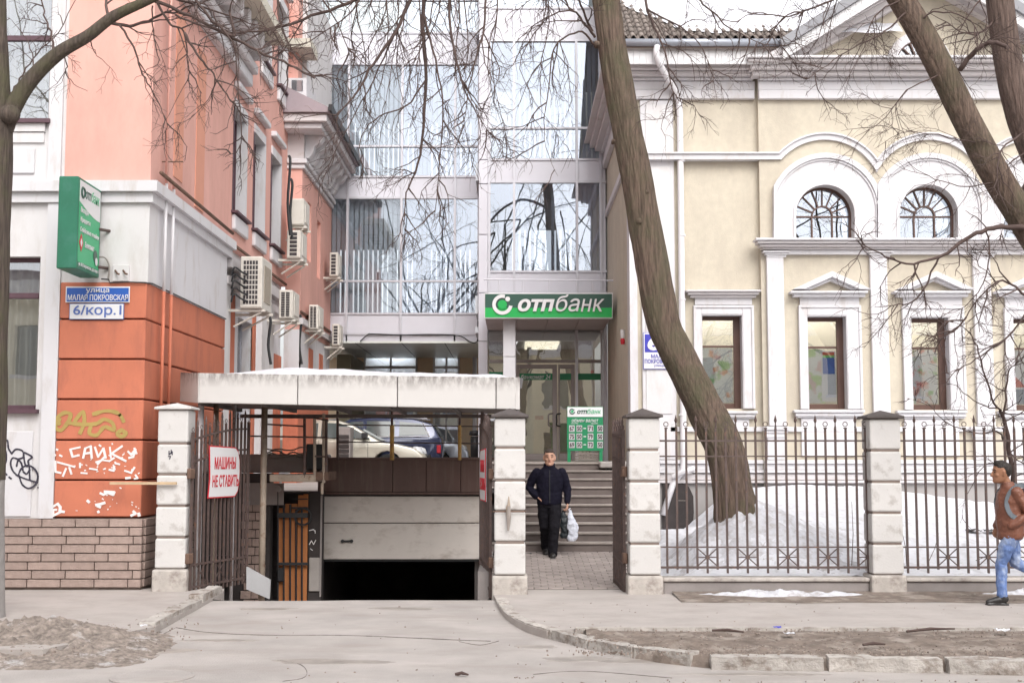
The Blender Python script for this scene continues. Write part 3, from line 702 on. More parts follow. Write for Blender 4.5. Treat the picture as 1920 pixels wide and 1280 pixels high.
# meter hatch with hooks
jb = thing('wall_hatch', 'small white hatch with rusty pipe stubs right of the green sign', 'hatch', P(225, 530, YF-.03))
pbo('cover', 'white', jb, 211, 496, 242, 527, YF-.05, .03, bevel=.004)
for x in (216, 231): MB().tube([P(x, 507, YF-.05), P(x+4, 513, YF-.13), P(x+8, 514, YF-.13)], .014, 6).build('pipe_stub', 'rust', jb)
# graffiti
strokes(MB(), [[(112, 795), (106, 785), (120, 774), (132, 776), (128, 790), (115, 806), (104, 800), (112, 785)], [(140, 790), (155, 772), (158, 792), (150, 812)], [(128, 792), (150, 795), (180, 794), (195, 786), (210, 792), (214, 806), (196, 800), (182, 815), (168, 812), (170, 800)], [(175, 776), (200, 770), (222, 775), (232, 790)], [(228, 806), (236, 812), (228, 818), (220, 812), (228, 806)]], .050, YF-.044, True).build('graffiti', 'graffitigreen', LB)
wr = [[(150, 838), (132, 842), (136, 856), (148, 853)], [(156, 858), (160, 840), (170, 836), (172, 858)], [(158, 850), (172, 848)], [(178, 838), (184, 856), (194, 840), (198, 858)], [(186, 834), (189, 836)], [(206, 838), (208, 858)], [(229, 836), (209, 850), (236, 864)], [(240, 846), (246, 852), (254, 842), (250, 856), (242, 858)], [(252, 840), (256, 850)], [(180, 866), (192, 862), (205, 864), (214, 858)], [(183, 870), (196, 856)], [(108, 866), (126, 871), (140, 875)], [(104, 864), (104, 884), (114, 886)], [(124, 878), (118, 892)], [(130, 876), (134, 888)], [(150, 868), (150, 876)], [(152, 886), (163, 887)], [(168, 878), (182, 880)], [(205, 880), (213, 882), (214, 874)], [(216, 868), (224, 870)], [(234, 882), (246, 886), (252, 876)], [(254, 890), (258, 896), (252, 897)], [(236, 896), (244, 895)], [(106, 842), (108, 843)], [(112, 853), (116, 855)], [(102, 852), (104, 853)]]
mbw = strokes(MB(), wr, .028, YF-.044); mbw = strokes(mbw, [[(188, 924), (194, 927), (202, 923), (212, 927), (214, 922), (196, 921)], [(180, 946), (190, 944), (196, 942)], [(183, 948), (188, 950)], [(164, 938), (167, 941)], [(98, 950), (108, 944), (113, 950), (112, 960), (100, 966), (99, 955), (106, 955)], [(114, 958), (120, 959)], [(250, 958), (254, 962), (246, 966)], [(184, 958), (185, 960)], [(260, 962), (261, 966)]], .036, YF-.044)
for _ in range(60):
    x, y = random.gauss(190, 45), random.choice((random.gauss(872, 9), random.gauss(868, 12), random.gauss(945, 12)))
    if 100 < x < 264: strokes(mbw, [[(x, y), (x+random.uniform(-3, 3), y+random.uniform(-2, 2))]], random.uniform(.008, .02), YF-.044)
mbw.build('graffiti', 'graffitiwhite', LB, kind='stuff')
bk = [[(-6, 850), (4, 836), (10, 842), (12, 860), (8, 872), (0, 876)], [(8, 825), (14, 826), (16, 840), (22, 850)], [(22, 850), (30, 842), (42, 845), (44, 856), (34, 860), (24, 858), (20, 868), (24, 882), (34, 892)], [(46, 848), (60, 856), (53, 863), (54, 870)], [(44, 852), (48, 872), (56, 873)], [(34, 892), (40, 878), (52, 872), (64, 878), (71, 892), (66, 908), (54, 915), (42, 908), (36, 892)], [(30, 890), (50, 898), (70, 904)], [(55, 872), (56, 900)], [(31, 874), (34, 863), (40, 868), (43, 882)], [(44, 884), (50, 888), (56, 880)], [(9, 886), (13, 890)], [(17, 894), (21, 897)], [(71, 913), (74, 915)]]
strokes(MB(), bk, .022, YF-.022, True).build('graffiti', 'graffitiblack', LB, kind='stuff')
# street name plates
sp = thing('street_name_plate', 'blue plate with the street name on the orange corner', 'sign', P(183, 567, YF-.06))
pbo('plate', 'signwhite', sp, 123, 537, 243, 567, YF-.07, .02, bevel=.003); pbo('field', 'blue', sp, 125, 539.5, 241, 565, YF-.075, .02)
def lt(body, mat, parent, x0, y0, x1, y1, Y, **k):
    a_ = P(x0, y1, Y); b_ = P(x1, y0, Y); return lettering(body, mat, parent, (a_.x, Y, a_.z), b_.x-a_.x, b_.z-a_.z, **k)
lt('улица', 'signwhite', sp, 161, 541, 205, 550.5, YF-.079, bold=.01); lt('МАЛАЯ ПОКРОВСКАЯ', 'signwhite', sp, 127, 552, 240, 563, YF-.079, bold=.012)
sp2 = thing('house_number_plate', 'white plate with the house number under the blue street plate', 'sign', P(181, 598, YF-.06))
pbo('plate', 'inkblue', sp2, 130, 569, 232, 598.5, YF-.07, .02); pbo('field', 'signwhite', sp2, 131, 570, 231, 597.5, YF-.075, .02)
lt('6/кор.1', 'inkblue', sp2, 137, 572, 228, 595, YF-.079, bold=.012)
# green blade sign on arms
gx1 = P(145, 420, 16.55).x; gx0 = gx1-.26
bz0, bz1 = ZZ(503, 16.55), ZZ(330, 16.55)
gs = thing('bank_blade_sign', 'green box sign of the bank standing out from the pink corner', 'sign', ((gx0+gx1)/2, 17.0, bz0))
boxo('case', 'boxgreen', gs, gx0, gx1, 16.55, 17.48, bz0, bz1, bevel=.012)
boxo('face', 'facegreen', gs, gx1-.01, gx1+.004, 16.60, 17.43, bz0+.1, bz1-.04)
wf = MB(); pts = [(17.43, bz1-.04), (16.60, bz1-.04)]+[(16.60+.83*t, bz1-.32-.12*math.sin(t*PI*.55)-.02*t) for t in [i/10 for i in range(11)]]
wf.xprism(pts, gx1+.004, gx1+.008).build('white_field', 'signwhite', gs)
R90 = (PI/2, 0, PI/2)
def st_(body, mat, y0, y1, z0, z1, **k): return lettering(body, mat, gs, (gx1+.009, y0, z0), y1-y0, z1-z0, rot=R90, depth=.002, **k)
st_('отп', 'signdark', 16.82, 17.05, bz1-.25, bz1-.14, bold=.03, shear=.2); st_('банк', 'facegreen', 17.06, 17.39, bz1-.25, bz1-.10, bold=.01, shear=.2)
lg = MB(); lg.ring((gx1+.01, 16.71, bz1-.19), .065, .018, 'x', 20, 4); lg.build('emblem', 'signdark', gs)
for t_, a_, b_, z_ in (('Вклады', 16.64, 16.96, .47), ('Кредиты', 16.64, 17.04, .60), ('Сейфовые ячейки', 16.64, 17.40, .73)): st_(t_, 'signwhite', a_, b_, bz1-z_, bz1-z_+.085, shear=.2, bold=.02)
MB().xprism([(16.62, bz1-.86), (16.70, bz1-.98), (16.78, bz1-.86), (16.70, bz1-.74)], gx1+.005, gx1+.009).build('diamond', 'red', gs); MB().xprism([(16.66, bz1-.86), (16.70, bz1-.92), (16.74, bz1-.86), (16.70, bz1-.80)], gx1+.0095, gx1+.0115).build('diamond', 'signwhite', gs)
for z_ in (): pass
if bz1-bz0 > .5: st_('Банкомат', 'signwhite', 16.84, 17.22, bz1-.90, bz1-.82, shear=.2, bold=.02)
MB().lathe([(.07, 0), (.085, .004)], (gx1+.006, 17.28, bz0+.27), 'x', 16).build('badge', 'signdark', gs); MB().lathe([(.045, 0), (.055, .004)], (gx1+.0105, 17.31, bz0+.20), 'x', 16).build('badge', 'signwhite', gs)
st_('ул. М.Покровская, д.6, корп.1', 'signwhite', 16.62, 17.42, bz0+.04, bz0+.10)
for z_ in (bz1-.55, bz0+.15): MB().tube([(gx1-.1, 17.3, z_), (gx1+.06, 17.52, z_), (gx1+.10, 17.58, z_)], .022, 8).build('arm', 'iron', gs)
tag(MB().tube(spline([P(186, 482, 17.5), P(198, 484, 17.5), P(205, 500, 17.52), P(203, 522, 17.52)], 4), .012, 5).build('cable', 'graycable'), 'grey cable hanging from the green box sign', 'cable')

# ------------------------------------------------------------ air conditioners
def ac(x0, y0, x1, y1, Yn, ln, lab, style='grid'):
    a_ = P(x0, y1, Yn); b_ = P(x1, y0, Yn); w, h = b_.x-a_.x, b_.z-a_.z
    t = thing('air_conditioner', lab, 'air conditioner', (a_.x+w/2, Yn, a_.z), 'outdoor air conditioner units on the pink building')
    X0, X1, Z0, Z1 = a_.x, b_.x, a_.z, b_.z
    boxo('case', 'acwhite', t, X0, X1, Yn+.012, Yn+ln, Z0, Z1, bevel=.02, seg=2)
    boxo('end_plate', 'acwhite', t, X0+.01, X1-.01, Yn, Yn+.02, Z0+.02, Z1-.02, bevel=.008)
    g0, g1, q0, q1 = X0+w*.14, X0+w*.82, Z0+h*.07, Z1-h*.08
    if style != 'closed':
        nx, nz = {'grid': (5, 9), 'slat': (2, 14), 'wide': (1, 6)}[style]
        dx, dz = (g1-g0)/nx, (q1-q0)/nz
        vs = MB(); 
        for i in range(nx):
            for j in range(nz):
                vs.box(g0+i*dx+dx*.12, g0+(i+1)*dx-dx*.12, Yn-.006, Yn+.004, q0+j*dz+dz*.14, q0+(j+1)*dz-dz*.10)
        vs.build('grille', 'acdark', t)
    boxo('fan_panel', M('acbeige', (.36, .31, .25), .6, .1) if style == 'grid' else 'acwhite', t, X1-.004, X1+.012, Yn+ln*.2, Yn+ln*.82, Z0+h*.15, Z1-h*.15)  # dark beige fan rectangle on the unit with the grid
    for yy in (Yn+.08, Yn+ln-.16):
        m_ = MB(); m_.box(XC-.1 if x0 < 540 else AX-.1, X1+.05, yy, yy+.05, Z0-.05, Z0-.005)
        m_.tube([((X0-.12), yy+.025, Z0-.32), (X1-.02, yy+.025, Z0-.06)], .018, 4); m_.build('bracket', 'acwhite', t)
    return t
ac(449, 480, 492, 578, 22.7, .95, 'largest air conditioner with a square grid grille at the end of the white wall', 'grid')
ac(522, 543, 549, 597, 26.0, .85, 'air conditioner with fine slats, second of the lower row', 'slat')
ac(578, 571, 597, 617, 28.9, .85, 'air conditioner with one dark slatted grille, third of the lower row', 'slat')
ac(622, 607, 637, 648, 32.0, .7, 'last air conditioner of the lower row beside the glass front', 'wide')
ac(545, 372, 570, 422, 27.3, .8, 'air conditioner with a closed end, topmost of the stacked pair', 'closed')
ac(537, 431, 564, 484, 26.9, .85, 'air conditioner with six dark louvres, below the closed one', 'wide')
ac(617, 473, 634, 518, 31.6, .7, 'air conditioner alone on the annex corner beside the office glass', 'wide')
for i in range(5):
    p0 = Vector((XC+.06, 22.55, 5.0-.12*i)); cb = [p0, p0+Vector((.06, -.02, .14)), p0+Vector((.2, .1, .05)), p0+Vector((.4, .3, .02))]
    tag(MB().tube(spline(cb, 4), .018, 5).build('cable', 'cable'), ['uppermost', 'second', 'middle', 'fourth', 'lowest'][i]+' black looped cable behind the largest air conditioner', 'cable', 'black cables behind the largest air conditioner')
for (x0, y0, yy, ln_) in ((541, 292, 26.6, 1.7), (545, 335, 26.9, 1.3), (562, 590, 28.3, 1.1), (504, 590, 25.6, 1.0)):
    a_ = P(x0, y0, yy); cb = [a_, a_+Vector((.04, 0, -.15)), a_+Vector((.0, 0, -ln_*.6)), a_+Vector((.06, 0, -ln_))]
    tag(MB().tube(spline(cb, 4), .03, 6).build('pipe_bundle', 'cable'), {541: 'longer dark wrapped pipe above the stacked air conditioners', 545: 'shorter dark wrapped pipe above the stacked air conditioners', 562: 'dark wrapped pipe hanging below the third lower air conditioner', 504: 'dark wrapped pipe hanging below the second lower air conditioner'}[x0], 'pipe')
lgd = bpy.data.materials.new('lampdim'); lgd.use_nodes = True; lgd.node_tree.nodes['Principled BSDF'].inputs['Emission Color'].default_value = (1, .9, .7, 1); lgd.node_tree.nodes['Principled BSDF'].inputs['Emission Strength'].default_value = 1.4; MATS['lampdim'] = lgd
lgs = bpy.data.materials.new('curtainfill'); lgs.use_nodes = True; lgs.node_tree.nodes['Principled BSDF'].inputs['Emission Color'].default_value = (1, .97, .9, 1); lgs.node_tree.nodes['Principled BSDF'].inputs['Emission Strength'].default_value = 8; MATS['curtainfill'] = lgs  # the second one is an added glow for the shop curtains
lgm = bpy.data.materials.new('lampglow'); lgm.use_nodes = True; lgm.node_tree.nodes['Principled BSDF'].inputs['Emission Color'].default_value = (1, .93, .8, 1); lgm.node_tree.nodes['Principled BSDF'].inputs['Emission Strength'].default_value = 10; MATS['lampglow'] = lgm
# ------------------------------------------------------------ glass office at the back of the court
GB = thing('glass_office', 'glass fronted office block closing the court', 'building', (-1.5, 33, 1.4))
YL, YR, YB = 33.0, 31.1, 38.0
def pane(x0, y0, x1, y1, Y, mat='curtainglass'):
    return pbo('pane', mat, GB, x0, y0, x1, y1, Y+.05, .012)
def spandrel(x0, y0, x1, y1, Y): pbo('spandrel', 'alu', GB, x0+1.2, y0+1.2, x1-1.2, y1-1.2, Y+.02, .06, bevel=.006)
colsL = [560, 649, 751, 852, 897]
# columns above the first floor keep their place in space, so x drifts inward with height
Xl = [XX(x, YL) for x in colsL]
rowsL = [(-130, -65, 's'), (-65, 0, 'w'), (0, 62, 'w'), (62, 120, 's'), (120, 274, 'w'), (274, 331, 'w'), (331, 371, 's'), (371, 527, 'w'), (527, 588, 'w'), (588, 626, 's'), (626, 643, 's')]
for (y0, y1, k) in rowsL:
    z0, z1 = ZZ(y1, YL), ZZ(y0, YL)
    for i in range(4):
        a_, b_ = Xl[i], Xl[i+1]
        if k == 's': boxo('spandrel', 'alu', GB, a_+.02, b_-.02, YL+.02, YL+.08, z0+.015, z1-.015, bevel=.008)
        else: boxo('pane', 'clearglass' if i < 2 else 'curtainglass', GB, a_, b_, YL+.05, YL+.062, z0, z1)
        # fall through
    boxo('transom', 'mullion', GB, Xl[0], Xl[-1], YL-.01, YL+.1, z1-.025, z1+.025)
for X in Xl: boxo('mullion', 'mullion', GB, X-.03, X+.03, YL-.03, YL+.12, ZZ(626, YL), ZZ(-130, YL))
# right bay
colsR = [917, 964, 1083, 1128]
Xr = [XX(x, YR) for x in colsR]+[2.33]
xrl = XX(897, YR); 
rowsR = [(-130, -65, 's'), (-65, 15, 'w'), (15, 76, 's'), (76, 240, 'w'), (240, 299, 'w'), (299, 341, 's'), (341, 509, 'w'), (509, 549, 's'), (549, 612, 's')]
for (y0, y1, k) in rowsR:
    z0, z1 = ZZ(y1, YR), ZZ(y0, YR)
    for i in range(4):
        a_, b_ = Xr[i], Xr[i+1]
        if k == 's' or i == 3: boxo('spandrel', 'alu', GB, a_+.02, b_-.02, YR+.02, YR+.08, z0+.015, z1-.015, bevel=.008)
        else: boxo('pane', 'curtainglass', GB, a_, b_, YR+.05, YR+.062, z0, z1)
    boxo('transom', 'mullion', GB, Xr[0], Xr[-1], YR-.01, YR+.1, z1-.025, z1+.025)
for X in Xr[:-1]: boxo('mullion', 'mullion', GB, X-.03, X+.03, YR-.03, YR+.12, ZZ(612, YR), ZZ(-130, YR))
for i, y in enumerate([-130, 15, 90, 205, 300, 345, 440, 549, 640, 740, 862]):
    if i == 0: py = y; continue
    boxo('spandrel', 'alu', GB, xrl, Xr[0]-.035, YR-.02, YR+.1, ZZ(y, YR)+.008, ZZ(py, YR)-.008, bevel=.006); py = y
boxo('side_panel', 'alu', GB, xrl, xrl+.06, YR+.1, YL+.2, 1.4, ZZ(-130, YR))
# floors, ceilings, partitions, rear wall with windows
for (yy, Y, x0, x1) in ((352, YL, -5.6, -.9), (607, YL, -5.6, -.9), (92, YL, -5.6, -.9), (320, YR, -.9, 2.33), (570, YR, -.9, 2.33), (46, YR, -.9, 2.33)):
    z = ZZ(yy, Y); boxo('floor_slab', 'blind', GB, x0, x1, Y+.14, Y+5.2, z-.22, z+.22)
rw = MB(); walls(rw, -5.6, 2.33, ZZ(610, YL), ZZ(-130, YL), YL+5.2, YL+5.3, [(-5.2, -2.9, 5.4, 8.0), (-2.5, -1.2, 5.4, 8.0), (-5.2, -2.9, 9.2, 11.9), (-2.5, -1.2, 9.2, 11.9), (.0, 1.9, 5.9, 8.6), (0, 1.9, 9.7, 12.4)])
rw.build('rear_wall', M('officewall', (.62, .62, .58), .9, .05), GB)
fr = MB()
for x in (-4.4, -3.6, -1.8, .95):
    MB().box(x-.04, x+.04, YL+5.15, YL+5.25, 5.4, 8.2).build('rear_frame', 'signwhite', GB)
boxo('partition', 'officewall', GB, xrl-.15, xrl-.05, YL+.15, YL+5.2, ZZ(610, YL), ZZ(-130, YL)); boxo('partition', 'officewall', GB, -5.7, -5.6, YL+.15, YL+5.2, ZZ(610, YL), ZZ(-130, YL))
boxo('partition', 'officewall', GB, 2.33, 2.43, YR+.15, YL+5.2, ZZ(610, YL), ZZ(-130, YL))
# vertical blinds
def blinds(X0, X1, z0, z1, Y, dens, n0=0, x=None):
    mb = MB(); x = X0+.03
    while x < X1-.05:
        if mn.noise(Vector((x*.8, z0, 2))) < dens:
            an = random.uniform(.3, .7); w = .10
            mb.hexa([(x, Y+.3, z0+.03), (x+w*math.cos(an), Y+.3+w*math.sin(an), z0+.03), (x+w*math.cos(an), Y+.303+w*math.sin(an), z0+.03), (x, Y+.303, z0+.03)],
                    [(x, Y+.3, z1-.02), (x+w*math.cos(an), Y+.3+w*math.sin(an), z1-.02), (x+w*math.cos(an), Y+.303+w*math.sin(an), z1-.02), (x, Y+.303, z1-.02)])
        x += .127
    if mb.v: mb.build('vertical_blind', 'blind', GB, kind='stuff')
for (a_, b_) in ((0, 1), (1, 2), (2, 3), (3, 4)):
    blinds(Xl[a_], Xl[b_], ZZ(588, YL), ZZ(372, YL), YL, {0: 1, 1: .9, 2: .15, 3: .2}[a_]); blinds(Xl[a_], Xl[b_], ZZ(331, YL), ZZ(120, YL), YL, {0: 1, 1: .6, 2: .3, 3: .3}[a_])
for i in range(3): blinds(Xr[i], Xr[i+1], ZZ(509, YR), ZZ(341, YR), YR, (.1, .2, .9)[i]); blinds(Xr[i], Xr[i+1], ZZ(299, YR), ZZ(76, YR), YR, (.2, .25, .9)[i])
boxo('monitor', 'blackmetal', GB, XX(703, 34), XX(727, 34), 34, 34.06, ZZ(527, 34), ZZ(510, 34))
# passage under the office: mirror-like soffit, tan piers, shop windows
zs = ZZ(643, YL)
boxo('soffit', 'soffitmetal', GB, -5.6, xrl-.02, YL, YB+.2, zs, zs+.05)
for x0, x1 in ((666, 712), (753, 822), (834, 878)): boxo('seam', 'blackmetal', GB, XX(x0, YL)-.01, XX(x0, YL)+.01, YL, YB, zs-.004, zs+.001)

bw = MB()
def pr(x0, x1): return (XX(x0, YB), XX(x1, YB))
ops = [(*pr(682, 783), 1.9, ZZ(662, YB)), (*pr(812, 862), 1.9, ZZ(662, YB))]
walls(bw, -6, 2, 1.2, zs, YB, YB+.3, ops); bw.build('shop_wall', 'tan', GB)
for (x0, x1, z0, z1) in ops:
    w = MB(); 
    for x in (x0, (x0+x1)/2-.03, x1-.06): w.box(x, x+.06, YB+.05, YB+.12, z0, z1)
    w.box(x0, x1, YB+.06, YB+.11, z1-.07, z1); w.box(x0, x1, YB+.06, YB+.11, ZZ(688, YB)-.04, ZZ(688, YB)+.04)
    f = w.build('shop_window', 'signwhite', GB); boxo('light_panel', 'curtainfill', f, x0+.2, x1-.2, YB+.22, YB+.42, z1+.02, z1+.06); boxo('pane', 'curtainglass', f, x0, x1, YB+.08, YB+.09, z0, z1); boxo('curtain', 'blind', f, x0, x1, YB+.5, YB+.52, z0, z1+.2)  # unseen glowing strip added above each opening to brighten the curtain
boxo('door_recess', M('darkolive', (.13, .11, .07), .8, .1), GB, XX(634, YB-3), XX(660, YB-3), YB-3.2, YB-.01, 1.4, ZZ(665, YB-3)); 
dp = MB().tube([P(890, 668, 36.6), P(890, 790, 36.6), P(888, 860, 36.6)], .06, 8).build('downpipe', 'pipewhite', GB, smooth=True)
tag(MB().tube(spline([P(x, y, YL-.05) for x, y in ((675, 640), (690, 627), (700, 626), (752, 628), (800, 627), (850, 628), (868, 632), (880, 640), (891, 642), (896, 632), (896, 575))], 4), .016, 5).build('cable', 'cable'), 'black cable sagging along the foot of the glass office', 'cable')
# ---- entrance bay under the bank sign
ez0 = LAND; zt = ZZ(612, YR)
for x0, x1 in ((964, 968), (1079, 1084), (1127, 1131)): pbo('mullion', 'mullion' if x0 > 910 else 'alu', GB, x0, 612, x1, 863, YR-.02, .1)
for y0, y1 in ((612, 617), (674, 680)): pbo('transom', 'doorframe', GB, 917.5, y0, 1127, y1, YR-.005, .08)
for (x0, x1) in ((917, 943), (968, 1079), (1084, 1127)): pbo('pane', 'doorglass', GB, x0, 617, x1, 674, YR+.04, .01)
pbo('pane', 'doorglass', GB, 917, 680, 964, 863, YR+.04, .01); pbo('pane', 'doorglass', GB, 1084, 680, 1127, 863, YR+.04, .01)
pbo('side_panel', 'alu', GB, 1131.5, 549, 1139, 863, YR-.01, .1)
def leaf(x0, x1, g0, g1, hx):
    d_ = MB(); d_.pb(x0, 683, g0, 863, YR-.03, .06); d_.pb(g1, 683, x1, 863, YR-.03, .06); d_.pb(g0, 683, g1, 691, YR-.03, .06); d_.pb(g0, 850, g1, 863, YR-.03, .06)
    f = d_.build('door', 'doorframe', GB, bevel=.008)
    pbo('pane', 'doorglass', f, g0, 691, g1, 850, YR-.005, .01)
    pbo('film', 'green', f, g0, 700, g1, 712, YR-.012, .004)
    return f
d1 = leaf(968, 1045, 974, 1036, 1030); d2 = leaf(1047, 1078, 1050, 1071, 1052)
lt('банкомат 24', 'signwhite', d1, 977, 702, 1032, 710.5, YR-.014, shear=.2, depth=.002)
pbo('film', 'green', GB, 1084, 700, 1127, 712, YR+.03, .004); pbo('film', 'green', GB, 917, 697, 943, 704, YR+.03, .004)
for X, mt in ((1029, 'graywall'), (1044, 'blackmetal')):
    MB().tube(spline([P(X+7, 775, YR-.03), P(X, 777, YR-.12), P(X, 790, YR-.12), P(X, 797, YR-.12), P(X+7, 799, YR-.03)], 4), .018, 8).build('handle', mt, d1, smooth=True)
boxo('room_wall', 'room', GB, -.9, 2.33, 36, 36.1, 1.4, zt); boxo('room_floor', 'room', GB, -.9, 2.33, YR+.1, 36, 1.6, LAND-.001); boxo('room_ceiling', 'blind', GB, -.9, 2.33, YR+.1, 36, zt-.15, zt)
boxo('light_panel', 'lampdim', GB, XX(985, 33), XX(1050, 33), 33.4, 35.5, zt-.2, zt-.16)
boxo('counter', 'tan', GB, XX(1000, 35), XX(1035, 35), 34.4, 35, LAND, LAND+1.1); boxo('red_display', 'red', GB, XX(1003, 33), XX(1019, 33), 33, 33.1, ZZ(786, 33), ZZ(779, 33))
boxo('fin', 'curtain', GB, XX(988, 34), XX(996, 34), 33.5, 34, LAND, zt-.3)
post = thing('canopy_post', 'square white clad post carrying the bank sign', 'post', (XX(955, 28.9), 28.9, LAND))
for y0, y1 in ((596, 668), (669, 768), (769, 864)): pbo('cladding', M('postwhite', (.68, .67, .70), .5, .04, 2), post, 943.5, y0, 966.5, y1, 28.75, .28, bevel=.006)
def en(parent, mat, x0, y0, x1, y1, Y, dep):
    w = (x1-x0)*.17; s_ = (y1-y0)*.2; h_ = (y1-y0); m_ = MB(); X1 = x1-s_
    for a_ in (x0, X1-w): m_.prism(pz([(a_, y1), (a_+w, y1), (a_+w+s_, y0), (a_+s_, y0)], Y), Y-dep, Y)
    ya, yb = y0+h_*.40, y0+h_*.54; m_.prism(pz([(x0+w+s_*(1-(yb-y0)/h_), yb), (X1-w+s_*(1-(yb-y0)/h_), yb), (X1-w+s_*(1-(ya-y0)/h_), ya), (x0+w+s_*(1-(ya-y0)/h_), ya)], Y), Y-dep, Y)
    return m_.build('lettering', mat, parent)
# canopy with the sign
SYc = 28.3
cp_ = thing('entrance_canopy', 'flat metal canopy over the bank entrance', 'canopy', (XX(1028, SYc), SYc, ZZ(597, SYc)))
za, zb = ZZ(596, SYc), ZZ(549, SYc)
for i in range(4):
    a_ = XX(909, SYc)+(2.22-XX(909, SYc))*i/4; b_ = XX(909, SYc)+(2.22-XX(909, SYc))*(i+1)/4
    boxo('soffit_panel', M('soffitpanel', (.40, .33, .33), .5, .08, 2), cp_, a_+.006, b_-.006, SYc+.12, YR-.03, za+.0, za+.04)
boxo('roof', 'alu', cp_, XX(909, SYc), 2.22, SYc+.12, YR-.04, za+.05, zb-.05)
rl = MB()
for x in (935, 980, 1030, 1080, 1110): rl.tube([P(x, 548, SYc+.3), P(x, 526, SYc+.3)], .015, 6)
rl.tube([P(907, 524, SYc+.3), P(1150, 526, SYc+.3)], .018, 6); rl.build('rail', 'alu', cp_)
sg = thing('bank_sign', 'long green bank sign board over the entrance', 'sign', (XX(1028, SYc), SYc, za))
x0, x1 = 908, 1149
pbo('frame', 'signwhite', sg, x0, 549, x1, 597, SYc, .11, bevel=.01)
pbo('field', 'signdark', sg, x0+1.5, 551, x1-1.5, 577, SYc-.006, .02); pbo('field', 'signgreen', sg, x0+1.5, 577, x1-1.5, 595, SYc-.006, .02)
lt('отп', 'signwhite', sg, 971, 560.5, 1040, 584, SYc-.03, bold=.035, shear=.22, depth=.02); lt('ба', 'signwhite', sg, 1042, 552, 1087, 584, SYc-.03, bold=.004, shear=.22, depth=.02); en(sg, 'signwhite', 1089, 560.5, 1110, 584, SYc-.03, .02); lt('к', 'signwhite', sg, 1111, 560.5, 1133, 584, SYc-.03, bold=.004, shear=.22, depth=.02)
def emblem(parent, cx, cy, r, Y, m1, m2, dep=.02):
    A = pz(arc(cx, cy, r, math.radians(75), math.radians(352), 28), Y); B = pz(arc(cx, cy, r*.66, math.radians(70), math.radians(352), 28), Y)
    MB().band(A, B, Y-dep, Y).build('emblem', m1, parent); q = P(cx, cy, Y)
    MB().prism(pz(arc(cx, cy, r*.45, 0, 2*PI*23/24, 23), Y), Y-dep, Y).build('emblem_core', m2, parent); MB().prism(pz(arc(cx+r*.52, cy-r*.55, r*.24, 0, 2*PI*15/16, 15), Y), Y-dep*1.1, Y).build('emblem_dot', m1, parent)
emblem(sg, 942, 571, 19, SYc-.012, 'signwhite', 'signgreen')
# exchange rate board on the landing
YE = 25.2
eb = thing('exchange_board', 'green exchange rate board on legs at the top of the stairs', 'board', (XX(1097, YE), YE, LAND))
pbo('board', 'green', eb, 1063, 762, 1131, 845, YE, .05, bevel=.006); pbo('header', 'signwhite', eb, 1064, 763, 1130, 781, YE-.008, .02)
for x in (1064, 1124): pbo('leg', 'green', eb, x, 845, x+6, 872, YE+.005, .04)
lt('отп', 'signdark', eb, 1082, 768.5, 1101, 775.5, YE-.014, bold=.03, shear=.2); lt('ба', 'facegreen', eb, 1101, 766, 1114, 775.5, YE-.014, shear=.2); en(eb, 'facegreen', 1114.5, 768.5, 1120.5, 775.5, YE-.014, .004); lt('к', 'facegreen', eb, 1121, 768.5, 1127, 775.5, YE-.014, shear=.2)
emblem(eb, 1073, 771, 5.5, YE-.0095, 'signdark', 'facegreen', .006)
lt('обмен валют', 'signwhite', eb, 1072, 784, 1122, 791, YE-.006, shear=.2); lt('покупка', 'signwhite', eb, 1071, 792.5, 1084, 795, YE-.006); lt('продажа', 'signwhite', eb, 1108, 792.5, 1121, 795, YE-.006)
for r, (a1, a2) in enumerate((('67', '71'), ('75', '79'), ('69', '73'))):
    y0 = 797+r*15.2
    for j, (s_, x) in enumerate(((a1, 1067), ('50', 1081), (a2, 1102), ('50', 1120))):
        c = pbo('rate_card', 'card', eb, x, y0, x+10.5, y0+12, YE-.008, .012); lt(s_, 'digitred', c, x+1.2, y0+1.6, x+9.4, y0+10.4, YE-.011, bold=.03, depth=.003)
    pbo('dash', 'signwhite', eb, 1094, y0+5, 1099, y0+6.6, YE-.006, .008)
bx_ = thing('mailbox_panel', 'brown louvred panel behind the exchange board', 'panel', (XX(1100, 27), 27, LAND))
for i in range(3): pbo('slat', 'stepnose', bx_, 1078, 848+i*5, 1122, 852+i*5, 26.9, .04)

# ------------------------------------------------------------ cream building
YC, YP = 25.0, 24.86
CB = thing('cream_building', 'cream classical building with white mouldings and arched windows', 'building', (8, 25, 1))
def cx(x, Y=YP, y=640): return XX(x, Y, y)
def cz(y, Y=YP): return ZZ(y, Y)
XS = XX(1184, YC); XB = XX(1429, YP)
W1 = (cx(1315, YC), cx(1392, YC), cz(766, YC), cz(590, YC)); W2 = (cx(1512.5), cx(1587), cz(767), cz(592)); W3 = (cx(1706.5), cx(1779), cz(768), cz(594)); W4 = (cx(1898), cx(1972), cz(769), cz(595))
SPN = 1740-1545.5
arcs = [1545.5, 1738.5, 1933]
ztop = cz(128)
bwd = (cx(1243, YC), cx(1300, YC), cz(985, YC), cz(885, YC))
m_ = MB(); walls(m_, XS, XB, .0, ztop, YC, YC+.45, [W1, bwd]); m_.build('wall', 'cream', CB)
ah = [(P(a-60, 400, YP).x, P(a+60, 400, YP).x, cz(451), cz(343)) for a in arcs]
m_ = MB(); walls(m_, XB, 16.5, .0, ztop, YP, YP+.45, [W2, W3, W4]+ah); m_.build('wall', 'cream', CB)
sw = MB(); sidewall(sw, YC+.45, YR+.2, .0, ztop, XS, XS+.4, []); sw.build('wall', 'cream', CB, label='cream side wall facing the stairs')
